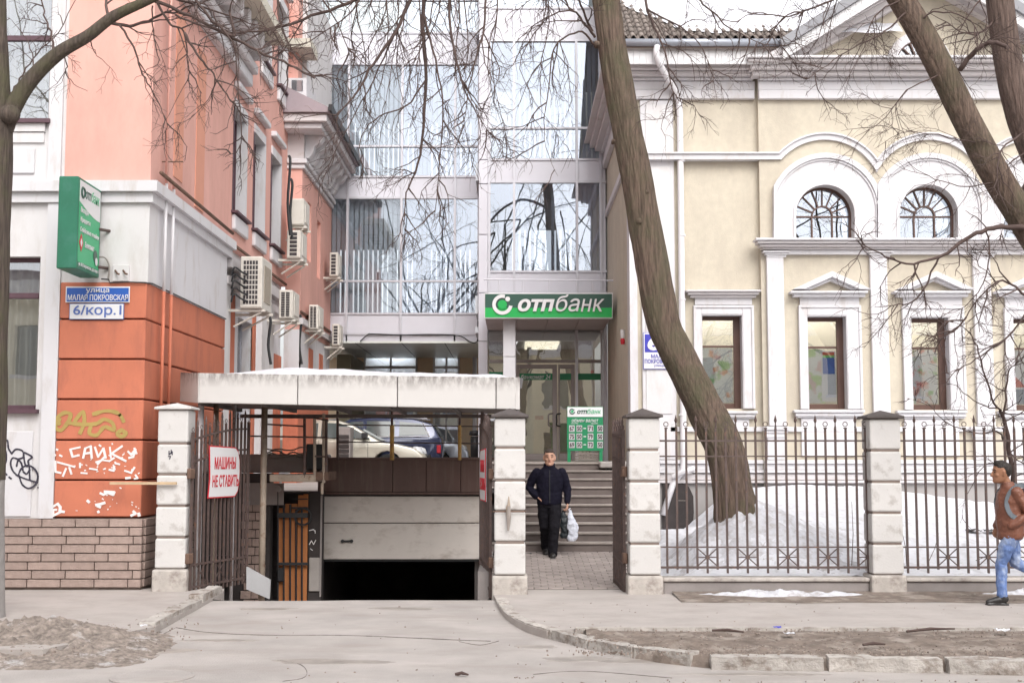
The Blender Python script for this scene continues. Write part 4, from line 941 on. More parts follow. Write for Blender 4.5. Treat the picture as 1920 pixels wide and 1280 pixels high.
boxo('corner_strip', 'whitetrim', CB, XS-.03, XS+.12, YC-.03, YC+.5, .3, ztop)
# plinth and base mouldings
def hb(y0, y1, pr, mt='whitetrim', x0=None, left=True):
    if left: boxo('base_moulding', mt, CB, XS-pr, XB+.0, YC-pr, YC+.0, cz(y1, YC), cz(y0, YC), bevel=.006)
    boxo('base_moulding', mt, CB, (XB if left else x0)+.001, 16.4, YP-pr, YP+.0, cz(y1), cz(y0), bevel=.006)
hb(862, 869, .10); hb(869.5, 880, .05); hb(880.5, 886, .12); hb(888, 899, .07, 'oldtrim'); hb(900, 905, .14, 'oldtrim')
hb(905.5, 1000, .05, 'plinth')
hb(800, 809, .06, 'whitetrim', None)
# pilasters of the lower storey with bases and capitals
for (a_, b_) in ((1440, 1472), (1635, 1667), (1829, 1862)):
    pbo('pilaster', 'whitetrim', CB, a_, 478, b_, 798, YP-.09, .09, bevel=.01)
    for (y0, y1, e, pr_) in ((470, 473, 9, .17), (473.5, 478, 5, .13), (479, 482, 2, .11), (799, 806, 8, .17), (806.5, 812, 5, .14), (812.5, 820, 3, .12)):
        pbo('capital' if y0 < 600 else 'base', 'whitetrim', CB, a_-e, y0, b_+e, y1, YP-pr_, pr_, bevel=.008)
    pbo('pedestal', 'whitetrim', CB, a_, 820.5, b_, 861, YP-.10, .1)
# corner pilaster with panel, left section
pbo('pilaster', 'whitetrim', CB, 1203, 188, 1266, 861, YC-.06, .06, bevel=.01)
for (y0, y1) in ((196, 300), (312, 776), (783, 856)): pbo('panel', 'white', CB, 1210, y0, 1258, y1, YC-.075, .015, bevel=.01)
# window surrounds
def surround(r, x0, x1, y0, yb, Y, ped=None, hood=None):
    o_ = MB(); rx0, rx1, rz0, rz1 = r; X0, X1, Z1 = cx(x0, Y), cx(x1, Y), cz(y0, Y)
    pr_ = .07
    o_.box(X0, rx0, Y-pr_, Y, rz0, Z1); o_.box(rx1, X1, Y-pr_, Y, rz0, Z1); o_.box(rx0, rx1, Y-pr_, Y, rz1, Z1)
    s_ = o_.build('surround', 'whitetrim', CB, bevel=.01)
    i_ = MB(); e = .05
    i_.box(X0, X0+e, Y-pr_-.025, Y-pr_, rz0, Z1-e-.001); i_.box(X1-e, X1, Y-pr_-.025, Y-pr_, rz0, Z1-e-.001); i_.box(X0, X1, Y-pr_-.025, Y-pr_, Z1-e, Z1); i_.build('fillet', 'whitetrim', s_, bevel=.006)
    j_ = MB(); j_.box(rx0+.002, rx0+.012, Y-.06, Y+.195, rz0, rz1-.003); j_.box(rx1-.012, rx1-.002, Y-.06, Y+.195, rz0, rz1-.003); j_.box(rx0+.013, rx1-.013, Y-.06, Y+.195, rz1-.012, rz1-.002); j_.build('reveal', 'whitetrim', s_)
    for (a1, b1, ee, p2) in ((yb, yb+5, 8, .16), (yb+5.5, yb+12, 5, .12), (yb+12.5, yb+15, 3, .09)):
        pbo('sill', 'whitetrim', s_, x0-ee, a1, x1+ee, b1, Y-p2, p2, bevel=.008)
    pbo('apron', 'whitetrim', s_, x0+6, yb+15.5, x1-8, yb+32 if Y == YC else 855, Y-.05, .05, bevel=.01)
    if hood:
        pbo('frieze', 'whitetrim', s_, x0+3, 558, x1-3, 571, Y-.06, .06)
        for (a1, b1, ee, p2) in ((543, 546.5, 14, .24), (547, 552, 10, .19), (552.5, 557.5, 5, .13)): pbo('hood', 'oldtrim', s_, x0-ee, a1, x1+ee, b1, Y-p2, p2, bevel=.008)
    if ped:
        pbo('frieze', 'whitetrim', s_, x0+3, 556.5, x1-3, y0-.5, Y-.06, .06)
        for (a1, b1, ee, p2) in ((545, 549, 14, .24), (549.5, 556, 9, .17)): pbo('hood', 'whitetrim', s_, x0-ee, a1, x1+ee, b1, Y-p2, p2, bevel=.008)
        c_ = (x0+x1)/2; A = pz([(x0-14, 544.5), (c_, 511), (x1+14, 544.5)], Y); Bq = pz([(x0+8, 544.5), (c_, 522), (x1-8, 544.5)], Y); C2 = pz([(x0+20, 544.5), (c_, 528), (x1-20, 544.5)], Y)
        MB().band(A, Bq, Y-.22, Y).build('pediment', 'whitetrim', s_, bevel=.006); MB().band(Bq, C2, Y-.13, Y).build('pediment', 'whitetrim', s_, bevel=.006)
    return s_
surround(W1, 1300, 1413, 573, 770, YC, hood=True)
surround(W2, 1497, 1614, 573, 768, YP, ped=True); surround(W3, 1691, 1807, 575, 769, YP, ped=True); surround(W4, 1882, 2000, 577, 770, YP, ped=True)
def poster_mat(name, cols, sc=5, bg_=(.80, .82, .80), seed=0, cut=(.50, .56)):
    m = bpy.data.materials.new(name); m.use_nodes = True; t = m.node_tree; N = t.nodes; L = t.links; b = N['Principled BSDF']; b.inputs['Roughness'].default_value = .5
    tl_ = N.new('ShaderNodeBsdfTranslucent'); ms = N.new('ShaderNodeMixShader'); ms.inputs[0].default_value = .4; L.new(b.outputs[0], ms.inputs[1]); L.new(tl_.outputs[0], ms.inputs[2]); L.new(ms.outputs[0], N['Material Output'].inputs[0])
    tc = N.new('ShaderNodeTexCoord'); cur = None
    for i, c in enumerate(cols):
        mp = N.new('ShaderNodeMapping'); mp.inputs['Location'].default_value = (seed+i*7.3, 0, i*3.1+seed); L.new(tc.outputs['Object'], mp.inputs[0])
        n = N.new('ShaderNodeTexNoise'); n.inputs['Scale'].default_value = sc*(1+.3*i); n.inputs['Detail'].default_value = 3; L.new(mp.outputs[0], n.inputs['Vector'])
        r = N.new('ShaderNodeValToRGB'); r.color_ramp.elements[0].position = cut[0]; r.color_ramp.elements[1].position = cut[1]; L.new(n.outputs['Fac'], r.inputs[0])
        mx = N.new('ShaderNodeMix'); mx.data_type = 'RGBA'; L.new(r.outputs[0], mx.inputs[0]); mx.inputs[7].default_value = c+(1,)
        if cur is None: mx.inputs[6].default_value = bg_+(1,)
        else: L.new(cur, mx.inputs[6])
        cur = mx.outputs[2]
    L.new(cur, b.inputs['Base Color']); L.new(cur, tl_.inputs[0]); MATS[name] = m
poster_mat('poster_red', [(.66, .22, .24), (.42, .66, .30), (.80, .45, .28)], 2.7, (.84, .87, .86), 3, (.57, .66))
poster_mat('poster_flowers', [(.76, .30, .26), (.40, .64, .32), (.80, .42, .36)], 3.0, (.85, .86, .87), 8, (.56, .65))
poster_mat('poster_pale', [(.55, .72, .40), (.75, .6, .6)], 3.2, (.80, .82, .82), 9)
def cwin(r, Y, kind):
    x0, x1, z0, z1 = r; y0 = Y+.20; w = MB(); tr = z1-(z1-z0)*.33
    w.box(x0, x0+.05, y0, y0+.07, z0, z1); w.box(x1-.14, x1-.0, y0, y0+.07, z0, z1); w.box(x0+.05, x1-.14, y0, y0+.07, z1-.09, z1); w.box(x0+.05, x1-.14, y0, y0+.07, z0, z0+.11); w.box(x0+.05, x1-.14, y0+.008, y0+.06, tr-.02, tr+.02)
    f = w.build('window', 'brownframe', CB, bevel=.008)
    boxo('pane', 'windowglass', f, x0+.02, x1-.1, y0+.03, y0+.038, tr, z1-.03); boxo('pane', 'windowglass', f, x0+.02, x1-.1, y0+.032, y0+.04, z0+.03, tr)
    boxo('room_wall', 'curtain', f, x0-.4, x1+.4, y0+1.2, y0+1.25, z0-1, z1+.6); boxo('room_ceiling', 'blind', f, x0-1, x1+1, y0+.3, y0+1.2, z1+.5, z1+.6)
    boxo('light_panel', 'lampglow', f, x0-.2, x1+.2, y0+.45, y0+.85, z1+.42, z1+.46)
    boxo('room_floor', 'room', f, x0-1, x1+1, y0+.3, y0+2.6, z0-1.1, z0-1)
    if kind: 
        if kind == 'blue':
            boxo('poster', 'poster_pale', f, x0+.05, x0+(x1-x0)*.52, y0+.066, y0+.07, z0+.13, tr-.03)
            q = boxo('poster', 'signwhite', f, x0+(x1-x0)*.44, x0+(x1-x0)*.80, y0+.056, y0+.062, z0+.16, tr-.07)
            boxo('print', 'blue', q, x0+(x1-x0)*.47, x0+(x1-x0)*.77, y0+.049, y0+.054, tr-.52, tr-.20); boxo('print', M('printgreen', (.2, .6, .15), .5), q, x0+(x1-x0)*.47, x0+(x1-x0)*.77, y0+.049, y0+.0535, tr-.2, tr-.15); boxo('print', M('printred', (.65, .12, .06), .5), q, x0+(x1-x0)*.47, x0+(x1-x0)*.77, y0+.049, y0+.0535, tr-.15, tr-.09)
        elif kind == 'corner':
            q = boxo('poster', 'signwhite', f, x0+.05, x1-.16, y0+.056, y0+.062, z0+.13, tr-.03); X0 = x0+.05
            MB().prism([(X0, z0+.75), (X0+.3, z0+.46), (X0, z0+.46)], y0+.049, y0+.054).build('print', 'red', q); boxo('print', M('printblue', (.12, .18, .3), .5), q, X0, x1-.16, y0+.049, y0+.054, z0+.13, z0+.42)
        else: boxo('poster', kind, f, x0+.05, x1-.16, y0+.05, y0+.06, z0+.13, tr-.03)
cwin(W1, YC, 'poster_red'); cwin(W2, YP, 'blue'); cwin(W3, YP, 'poster_flowers'); cwin(W4, YP, 'corner')
# arched windows with archivolts
for ai, a_ in enumerate(arcs):
    cy_ = 403.0; ri, ro = 54.5, 107
    def curve(r, c0=cy_, n=28, lim=True, foot=451, dx=0):
        pts = [(a_-r, foot)]+arc(a_, c0, r, PI, 0, n)+[(a_+r, foot)]
        if lim: pts = [(min(max(x, a_-97.2), a_+97.2), y) for x, y in pts]
        return pz(pts, YP)
    i_ = curve(ri, lim=False); o_ = curve(ro, cy_-6)
    s_ = MB().band(i_, o_, YP-.08, YP+.22).build('archivolt', 'whitetrim', CB)
    MB().band(curve(ro-9, cy_-6), curve(ro+.5, cy_-6), YP-.14, YP-.079).build('rim', 'whitetrim', s_, bevel=.008)
    MB().band(curve(ro-13, cy_-6), curve(ro-9.6, cy_-6), YP-.11, YP-.079).build('rim', 'whitetrim', s_)
    MB().band(curve(ri+.2, lim=False), curve(ri+5, lim=False), YP-.10, YP-.079).build('rim', 'whitetrim', s_)
    Y2 = YP+.20; r2 = 54.0
    w = MB()
    def c2(r, n=24, foot=451): return pz([(a_-r, foot)]+arc(a_, cy_, r, PI, 0, n)+[(a_+r, foot)], YP)
    w.band(c2(r2+2), c2(r2-3.2), Y2-.04, Y2+.05); w.band(pz(arc(a_, cy_, 20.5, PI, 0, 14), YP), pz(arc(a_, cy_, 17.8, PI, 0, 14), YP), Y2-.035, Y2+.04)
    for k in range(1, 8):
        g_ = PI*k/8; c_, s2 = math.cos(g_), math.sin(g_); e = 1.25
        q = [(a_+c_*20-s2*e, cy_-s2*20-c_*e), (a_+c_*52-s2*e, cy_-s2*52-c_*e), (a_+c_*52+s2*e, cy_-s2*52+c_*e), (a_+c_*20+s2*e, cy_-s2*20+c_*e)]
        w.prism(pz(q, YP), Y2-.03, Y2+.03)
    for (x0, y0, x1, y1) in ((a_-52, 402, a_+52, 405), (a_-20.5, 405, a_-17.8, 449), (a_+17.8, 405, a_+20.5, 449), (a_-52, 448, a_+52, 451)):
        A0 = P(x0, (y0+y1)/2, YP); w.box(A0.x, P(x1, (y0+y1)/2, YP).x, Y2-.033, Y2+.032, cz(y1), cz(y0))
    f = w.build('arched_window', 'brownframe', s_)
    MB().prism(c2(r2-1), Y2+.0, Y2+.008).build('pane', 'curtainglass', f) if False else MB().prism(c2(r2-1), Y2+.0, Y2+.008).build('pane', 'curtainglass', s_)
    boxo('room_wall', 'roomdark', s_, P(a_-75, 400, YP).x, P(a_+75, 400, YP).x, Y2+1.6, Y2+1.65, cz(470), cz(320))
# string course: straight, then two linked arches
def scurve(off):
    r = 121-off; pts = [(1180, 287+off), (1400, 287+off), (1447.5+off*.35, 287+off)]
    cyy = 371.0
    for c_ in (1545.5, 1740, 1935):
        h0 = math.acos(min(1, 97.3/r))
        a0 = PI-math.asin(min(1, (cyy-287-off)/r)) if c_ == 1545.5 else PI-h0
        pts += arc(c_, cyy, r, a0, h0, 18)
    return pts
A, Bq = pz(scurve(0), YP), pz(scurve(13), YP); A2 = pz(scurve(3), YP)
MB().band(A, Bq, YP-.06, YP+.16).build('string_course', 'whitetrim', CB); MB().band(A, A2, YP-.10, YP-.059).build('string_course', 'whitetrim', CB)
boxo('string_course', 'whitetrim', CB, XS-.06, XS, YC+.1, YR-.02, cz(301, YC), cz(287, YC))
# ledge under the arches
for (y0, y1, e, pr_) in ((451.5, 455.5, 0, .36), (456, 460.5, 4, .31), (461, 466, 9, .24), (466.5, 469.5, 14, .18)):
    boxo('ledge', 'oldtrim' if e else 'whitetrim', CB, cx(1411+e, YP, 460), 16.3, YP-pr_, YP, cz(y1), cz(y0), bevel=.008)
boxo('ledge', 'whitetrim', CB, cx(1432, YP, 475), 16.3, YP-.10, YP, cz(478), cz(470))
# main cornice
for (y0, y1, pr_, mt) in ((121.5, 126, .62, 'whitetrim'), (126.5, 131, .56, 'oldtrim'), (131.5, 141, .42, 'oldtrim'), (141.5, 149, .30, 'oldtrim'), (149.5, 154, .16, 'whitetrim'), (154.5, 171, .08, 'whitetrim'), (171.5, 188, .11, 'whitetrim')):
    boxo('cornice', mt, CB, XB-(.0 if pr_ < .2 else pr_*.5), 16.4, YP-pr_, YP+.0, cz(y1), cz(y0), bevel=.01)
    if y0 > 125: boxo('cornice', mt, CB, XS-pr_, XB-pr_*.5-.002, YC-pr_, YC+.0, cz(y1, YC), cz(y0, YC), bevel=.01)
    if y0 > 125: boxo('cornice', mt, CB, XS-pr_, XS, YC, YR, cz(y1, YC), cz(y0, YC), bevel=.01)
# eaves: boarded fascia, gutter, tiles, snow
ea = MB()
for i in range(24):
    x0 = 1176+i*11.8; pbo('eaves_board', 'signwhite', CB, x0+.25, 91, x0+11.5, 120, YC-.62, .05)
MB().tube([P(1150, 80, YC-.75), P(1468, 80, YC-.75)], .075, 12).build('gutter', 'gutter', CB, smooth=True)
MB().tube([P(1110, 268, YR-.4)+Vector((0, .2, 0)), P(1155, 82, YC-.6)], .05, 8).build('gutter', 'oldtrim', CB)
zr = cz(78, YC-.7); sl_ = math.radians(33)
rfm = MB(); rfm.xprism([(YC-.72, zr-.03), (YC+15, zr+15.7*math.tan(sl_)-.03), (YC+15, zr+15.7*math.tan(sl_)-.15), (YC-.72, zr-.15)], XX(1150, YC), XX(1475, YC)); rf = rfm.build('roof', 'mortar', CB)
tl = MB(); tw = .165
def tf(u, v): return (u*tw, -.02+v*.42, .045*math.sin(u*2*PI)*(1-.0*v)+.03*(1-v))
tl.grid(8, 1, tf); tile = tl.build('roof_tile', 'rooftile', rf, local=True, smooth=True); so = tile.modifiers.new('thick', 'SOLIDIFY'); so.thickness = .018
k = 0; og = origin(rf)
X = XX(1150, YC)
for j in range(12):
    for i in range(22):
        o = tile if k == 0 else inst(tile, rf, (0, 0, 0)); k += 1
        ds = -.03+j*.34
        o.location = Vector((X+i*tw, YC-.72+ds*math.cos(sl_), zr+.05+ds*math.sin(sl_)))-og; o.rotation_euler = (sl_+random.uniform(-.02, .02), random.uniform(-.02, .02), 0)
def rsn(u, v):
    x = XX(1180, YC)+5.4*u; e = .42+2.2*max(0, 1-u*5)+.30*fbm(x, 4, 1.1)-.35*max(0, u-.45); ds = max(.0, e)+13.5*v; 
    return (x, YC-.72+ds*math.cos(sl_), zr+.10+ds*math.sin(sl_)+.16*min(1, v*14)*(1+.3*fbm(x, v*3, 2)))
MB().grid(80, 60, rsn).build('snow_cover', 'snow', label='thick snow sheet lying on the tiled roof', cat='snow', kind='stuff', smooth=True)
# gable over the arched front
gA = [(1440, 122), (1742, -52), (2044, 122)]; 
def gline(off): return pz([(1440+off*1.6, 122), (1742, -52+off), (2044-off*1.6, 122)], YP)
mbt = MB().prism(gline(4), YP+.05, YP+.3); mbt.build('tympanum', 'cream', CB)
for (o0, o1, pr_, mt) in ((-10, 4, .62, 'oldtrim'), (4.3, 12, .50, 'oldtrim'), (12.3, 24, .34, 'oldtrim'), (24.3, 34, .16, 'oldtrim')):
    MB().band(gline(o0), gline(o1), YP-pr_, YP+.05).build('raking_cornice', mt, CB)
def gout(dx, dy): return pz([(1466+dx, 92+dy), (1742, -72+dy), (2018-dx, 92+dy)], YP-.7)
bo = pz([(1466, 108), (1466, 82), (1742, -88), (1742, -62)], YP-.7)
n_ = 26
for i in range(n_):
    xa, xb = 1468+i*(1742-1468)/n_, 1468+(i+1)*(1742-1468)/n_-.5; sl2 = -(170/274)
    for sgn in (1, -1):
        q = [(xa, 90+sl2*(xa-1468)), (xb, 90+sl2*(xb-1468)), (xb, 112+sl2*(xb-1468)), (xa, 112+sl2*(xa-1468))]
        if sgn < 0: q = [(3484-x, y) for x, y in q]
        MB().prism(pz(q, YP-.66), YP-.66, YP-.60).build('eaves_board', 'signwhite', CB)
MB().band(pz([(1462, 74), (1742, -102), (2022, 74)], YP-.7), pz([(1466, 90), (1742, -82), (2018, 90)], YP-.7), YP-.74, YP+.5).build('verge_flashing', 'flashing', CB)
MB().band(pz([(1462, 74), (1742, -102), (2022, 74)], YP-.7), pz([(1466, 90), (1742, -82), (2018, 90)], YP-.7), YP+.5, YP+8).build('roof', 'flashing', CB)
# lunette in the gable
a_, cy_ = 1722, 121
o_ = pz(arc(a_, cy_, 60, PI, 0, 24), YP); i_ = pz(arc(a_, cy_, 43, PI, 0, 24), YP)
ls = MB().band(i_, o_, YP-.06, YP+.05).build('lunette', 'whitetrim', CB, bevel=.006)
MB().prism(pz(arc(a_, cy_, 43, PI, 0, 24), YP), YP+.02, YP+.03).build('pane', 'windowglass', ls); MB().prism(pz(arc(a_, cy_, 43, PI, 0, 24), YP), YP+.034, YP+.04).build('backing', 'roomdark', ls)
w = MB()
for k in range(1, 8):
    g_ = PI*k/8; c_, s2 = math.cos(g_), math.sin(g_); e = 1.2
    w.prism(pz([(a_+c_*12-s2*e, cy_-s2*12-c_*e), (a_+c_*43-s2*e, cy_-s2*43-c_*e), (a_+c_*43+s2*e, cy_-s2*43+c_*e), (a_+c_*12+s2*e, cy_-s2*12+c_*e)], YP), YP-.03, YP+.015)
w.band(pz(arc(a_, cy_, 44, PI, 0, 20), YP), pz(arc(a_, cy_, 41, PI, 0, 20), YP), YP-.035, YP+.015); w.build('muntin', 'brownframe', ls)
# downpipe
dpz = lambda x, y, d=.12: P(x, y, YC-d)
dp = thing('downpipe', 'white rain pipe down the cream wall beside the corner panel', 'downpipe', dpz(1278, 880))
MB().tube(spline([dpz(1232, 86, .75), dpz(1233, 112, .72), dpz(1262, 165, .25), dpz(1272, 185), dpz(1275, 215)], 4)+[dpz(1279, 600), dpz(1282, 866)]+[dpz(1281, 880), dpz(1262, 906), dpz(1243, 965, .2)], .062, 12).build('pipe', 'pipewhite', dp, smooth=True)
for y in (300, 440, 560, 660, 776): MB().tube([dpz(1279, y), dpz(1279, y+3)], .072, 12).build('clip', 'pipewhite', dp)
MB().tube([dpz(1300, 878, .1), dpz(1283, 884, .3), dpz(1262, 893, .2)], .05, 8).build('elbow', 'pipewhite', dp)
# basement arch
ba = MB(); ba.prism(pz([(1243, 1000), (1243, 905), (1280, 905), (1292, 912), (1300, 930), (1301, 960), (1298, 1000)], YC-.12), YC-.12, YC-.05); ba.build('basement_window', 'darkwall', CB)
lt('Ремонт', 'stepnose', CB, 1269, 936, 1288, 939, YC-.122)
# corner plate behind the trunk
cpz = thing('corner_plate', 'blue and white address plate half hidden by the leaning trunk', 'sign', P(1235, 691, YC-.1))
pbo('plate', 'signwhite', cpz, 1207, 624, 1266, 691, YC-.11, .02, bevel=.004); pbo('border', 'navyblue', cpz, 1206.3, 623.3, 1266.7, 691.7, YC-.105, .02); pbo('field', 'navyblue', cpz, 1209, 626.5, 1264, 660, YC-.116, .02)
lt('6', 'signwhite', cpz, 1214, 630, 1236, 657, YC-.12, bold=.05); lt('МАЛАЯ', 'navyblue', cpz, 1221, 664, 1252, 671, YC-.114, bold=.015); lt('ПОКРОВСКАЯ', 'navyblue', cpz, 1209, 673, 1263, 681, YC-.114, bold=.015); lt('улица', 'navyblue', cpz, 1226, 683.5, 1246, 688, YC-.114)
bell = thing('alarm_lamp', 'small red and white alarm lamp on the cream side wall', 'lamp', (XS-.06, 26.3, 4.1))
MB().lathe([(.04, 0), (.05, .08), (.03, .12)], (XS-.06, 26.3, 4.1), 'z', 12).build('lens', 'red', bell); MB().lathe([(.035, .12), (.045, .16), (.045, .3)], (XS-.06, 26.3, 4.1), 'z', 12).build('base', 'signwhite', bell)
# ------------------------------------------------------------ gate and fence pillars
def pillar(xc, Yf, ytop, blocks, ybase, lab, cap='capbrown', hw=.205):
    X = XX(xc, Yf, 940); t = thing('fence_pillar', lab, 'pillar', (X, Yf+hw, ZZ(ybase, Yf)), 'white block pillars along the street')
    hw = hw; Y0 = Yf
    for (a_, b_) in blocks:
        boxo('block', 'pillarwhite', t, X-hw, X+hw, Y0, Y0+2*hw, ZZ(b_, Yf)+.008, ZZ(a_, Yf)-.008, bevel=.022, seg=2)
    boxo('core', 'groove' if False else 'mortar', t, X-hw+.02, X+hw-.02, Y0+.02, Y0+2*hw-.02, ZZ(blocks[-1][1], Yf), ZZ(blocks[0][0], Yf))
    boxo('base', 'pillarbase', t, X-hw-.03, X+hw+.03, Y0-.03, Y0+2*hw+.03, ZZ(ybase, Yf)-.1, ZZ(blocks[-1][1], Yf)-.006, bevel=.03, seg=2)
    zc = ZZ(blocks[0][0], Yf); e = hw+.045; c_ = MB()
    c_.box(X-e, X+e, Y0-.045, Y0+2*hw+.045, zc, zc+.03)
    b0 = [(X-e, Y0-.045, zc+.031), (X+e, Y0-.045, zc+.031), (X+e, Y0+2*hw+.045, zc+.031), (X-e, Y0+2*hw+.045, zc+.031)]
    n = len(c_.v); c_.v += b0+[(X, Y0+hw, ZZ(ytop, Yf))]; c_.f += [(n, n+1, n+4), (n+1, n+2, n+4), (n+2, n+3, n+4), (n+3, n, n+4), (n+3, n+2, n+1, n)]
    c_.build('cap', cap, t, bevel=.006)
    return t, X
pL, XLp = pillar(321, 17.35, 754, [(767, 830), (832, 888), (890, 947), (949, 1006), (1008, 1066)], 1102, 'leftmost gate pillar with a pale cap and an arrow scribble', 'capwhite')
pM, XMp = pillar(956, 17.0, 764, [(782, 838), (840, 899), (901, 957), (959, 1015), (1018, 1078)], 1119, 'grimy gate pillar right of the garage drive carrying a steel latch')
pR, XRp = pillar(1209, 17.0, 764, [(782, 842), (844, 901), (903, 959), (961, 1018), (1020, 1078)], 1119, 'pillar between the small gate and the fence, left of the leaning tree')
pF, XFp = pillar(1663, 17.0, 768, [(784, 843), (845, 902), (904, 960), (962, 1018), (1020, 1077)], 1108, 'pillar in the middle of the iron fence, right of the leaning tree')
pG, XGp = pillar(2118, 17.0, 768, [(784, 843), (845, 902), (904, 960), (962, 1018), (1020, 1077)], 1108, 'pillar at the far right end of the fence beyond the walking man')
# latch on the middle pillar, stick on the left pillar, marks
la = thing('gate_latch', 'rusty steel latch strapped round the middle gate pillar', 'latch', P(956, 990, 16.97))
MB().tube([P(954, 930, 16.95), P(954, 945, 16.95), P(952.5, 950, 16.95), P(954, 970, 16.95)], [.006, .02, .03, .03], 8).build('bolt', 'beigepost', la); MB().tube([P(954, 948, 16.93), P(954, 970, 16.93), P(953, 994, 16.94)], [.022, .03, .014], 8).build('sleeve', 'stepnose', la)
MB().tube([P(924, 958.5, 16.97), P(986, 958.5, 16.97)], .008, 6).build('strap', 'rust', la)
ws = tag(MB().box(P(202, 905, 17.2).x, P(328, 905, 17.2).x, 17.28, 17.31, ZZ(908, 17.3), ZZ(903, 17.3)).build('wooden_batten', M('batten', (.52, .38, .24), .8, .15, 6)), 'thin wooden batten fixed across the left gate pillar', 'batten')
strokes(MB(), [[(317, 845), (317, 852), (321, 848)], [(321, 843), (321, 850)], [(316, 855), (320, 855), (318, 860)], [(323, 852), (323, 846)]], .012, 17.348).build('graffiti', 'graffitiblack', pL)
# ------------------------------------------------------------ fence
YFN = 17.2
low = thing('fence_base_wall', 'low grey concrete wall carrying the iron fence', 'wall', (8, YFN, 0))
for (a_, b_) in ((XRp+.24, XFp-.235), (XFp+.235, XGp-.235)):
    boxo('wall', 'graywall', low, a_, b_, YFN-.13, YFN+.15, -.05, .155, bevel=.015); boxo('coping', 'pillarbase', low, a_, b_, YFN-.16, YFN+.18, .156, .205, bevel=.012)
bw_ = .0135; TI = {}
def zf(y): return ZZ(y, YFN)
def fence(x_first, n, xa, xb, lab):
    t = thing('iron_fence', lab, 'fence', ((xa+xb)/2, YFN, .2), 'spans of iron railing'); og = origin(t); step = .1335
    for (y, h) in ((826, .018), (855, .014), (1025, .014), (1063, .022)):
        boxo('rail', 'iron', t, xa, xb, YFN-.016, YFN+.016, zf(y)-h/2*1.3, zf(y)+h/2*1.3)
    for i in range(n):
        X = x_first+i*step; ring = i % 2 == 0
        key = 'ring' if ring else 'spear'
        if key not in TI:
            zb, zt_ = zf(1074 if ring else 1067), zf(802)
            TI[key] = MB().box(-bw_, bw_, -bw_, bw_, zb-.2, zt_-.2).build('bar', 'iron', t, local=True)
            if ring: TI['rt'] = MB().ring((0, 0, zf(795)-.2), .030, .006, 'y', 14, 5).box(-.02, .02, -.02, .02, zf(803.5)-.2, zf(801)-.2).build('ring_top', 'iron', t, local=True)
            else: TI['st'] = MB().lathe([(.006, zf(802)-.2), (.018, zf(801)-.2), (.010, zf(799)-.2), (.008, zf(793)-.2), (.022, zf(788)-.2), (.001, zf(777)-.2)], (0, 0, 0), 'z', 4).build('spear_tip', 'iron', t, local=True)
            b_, c_ = TI[key], TI['rt' if ring else 'st']
        else:
            b_ = inst(TI[key], t, (0, 0, 0)); c_ = inst(TI['rt' if ring else 'st'], t, (0, 0, 0))
        for q in (b_, c_): q.location = Vector((X, YFN, .2))-og; q.parent = t
        b_.rotation_euler = (0, random.uniform(-.003, .003), 0)
        if i % 4 == 3 and i+1 < n:
            z0, z1 = zf(1061), zf(1027); zc = (z0+z1)/2; Xc = X+step
            if 'x' not in TI:
                m_ = MB(); h_ = (z1-z0)/2
                m_.tube([(-step, .01, -h_), (step, .01, h_)], .008, 4); m_.tube([(-step, -.01, h_), (step, -.01, -h_)], .008, 4); m_.tube([(-step, 0, 0), (step, 0, 0)], .008, 4); m_.lathe([(.03, -.02), (.03, .02)], (0, 0, 0), 'y', 10)
                TI['x'] = m_.build('cross_ornament', 'iron', t, local=True); o = TI['x']
            else: o = inst(TI['x'], t, (0, 0, 0))
            o.parent = t; o.location = Vector((Xc, YFN, zc))-og
    return t
fence(XX(1250, YFN, 930), 21, XRp+.19, XFp-.19, 'iron fence span in front of the leaning tree and snow mound')
fence(XX(1699, YFN, 930), 22, XFp+.19, XGp-.19, 'iron fence span behind the walking man in the brown jacket')
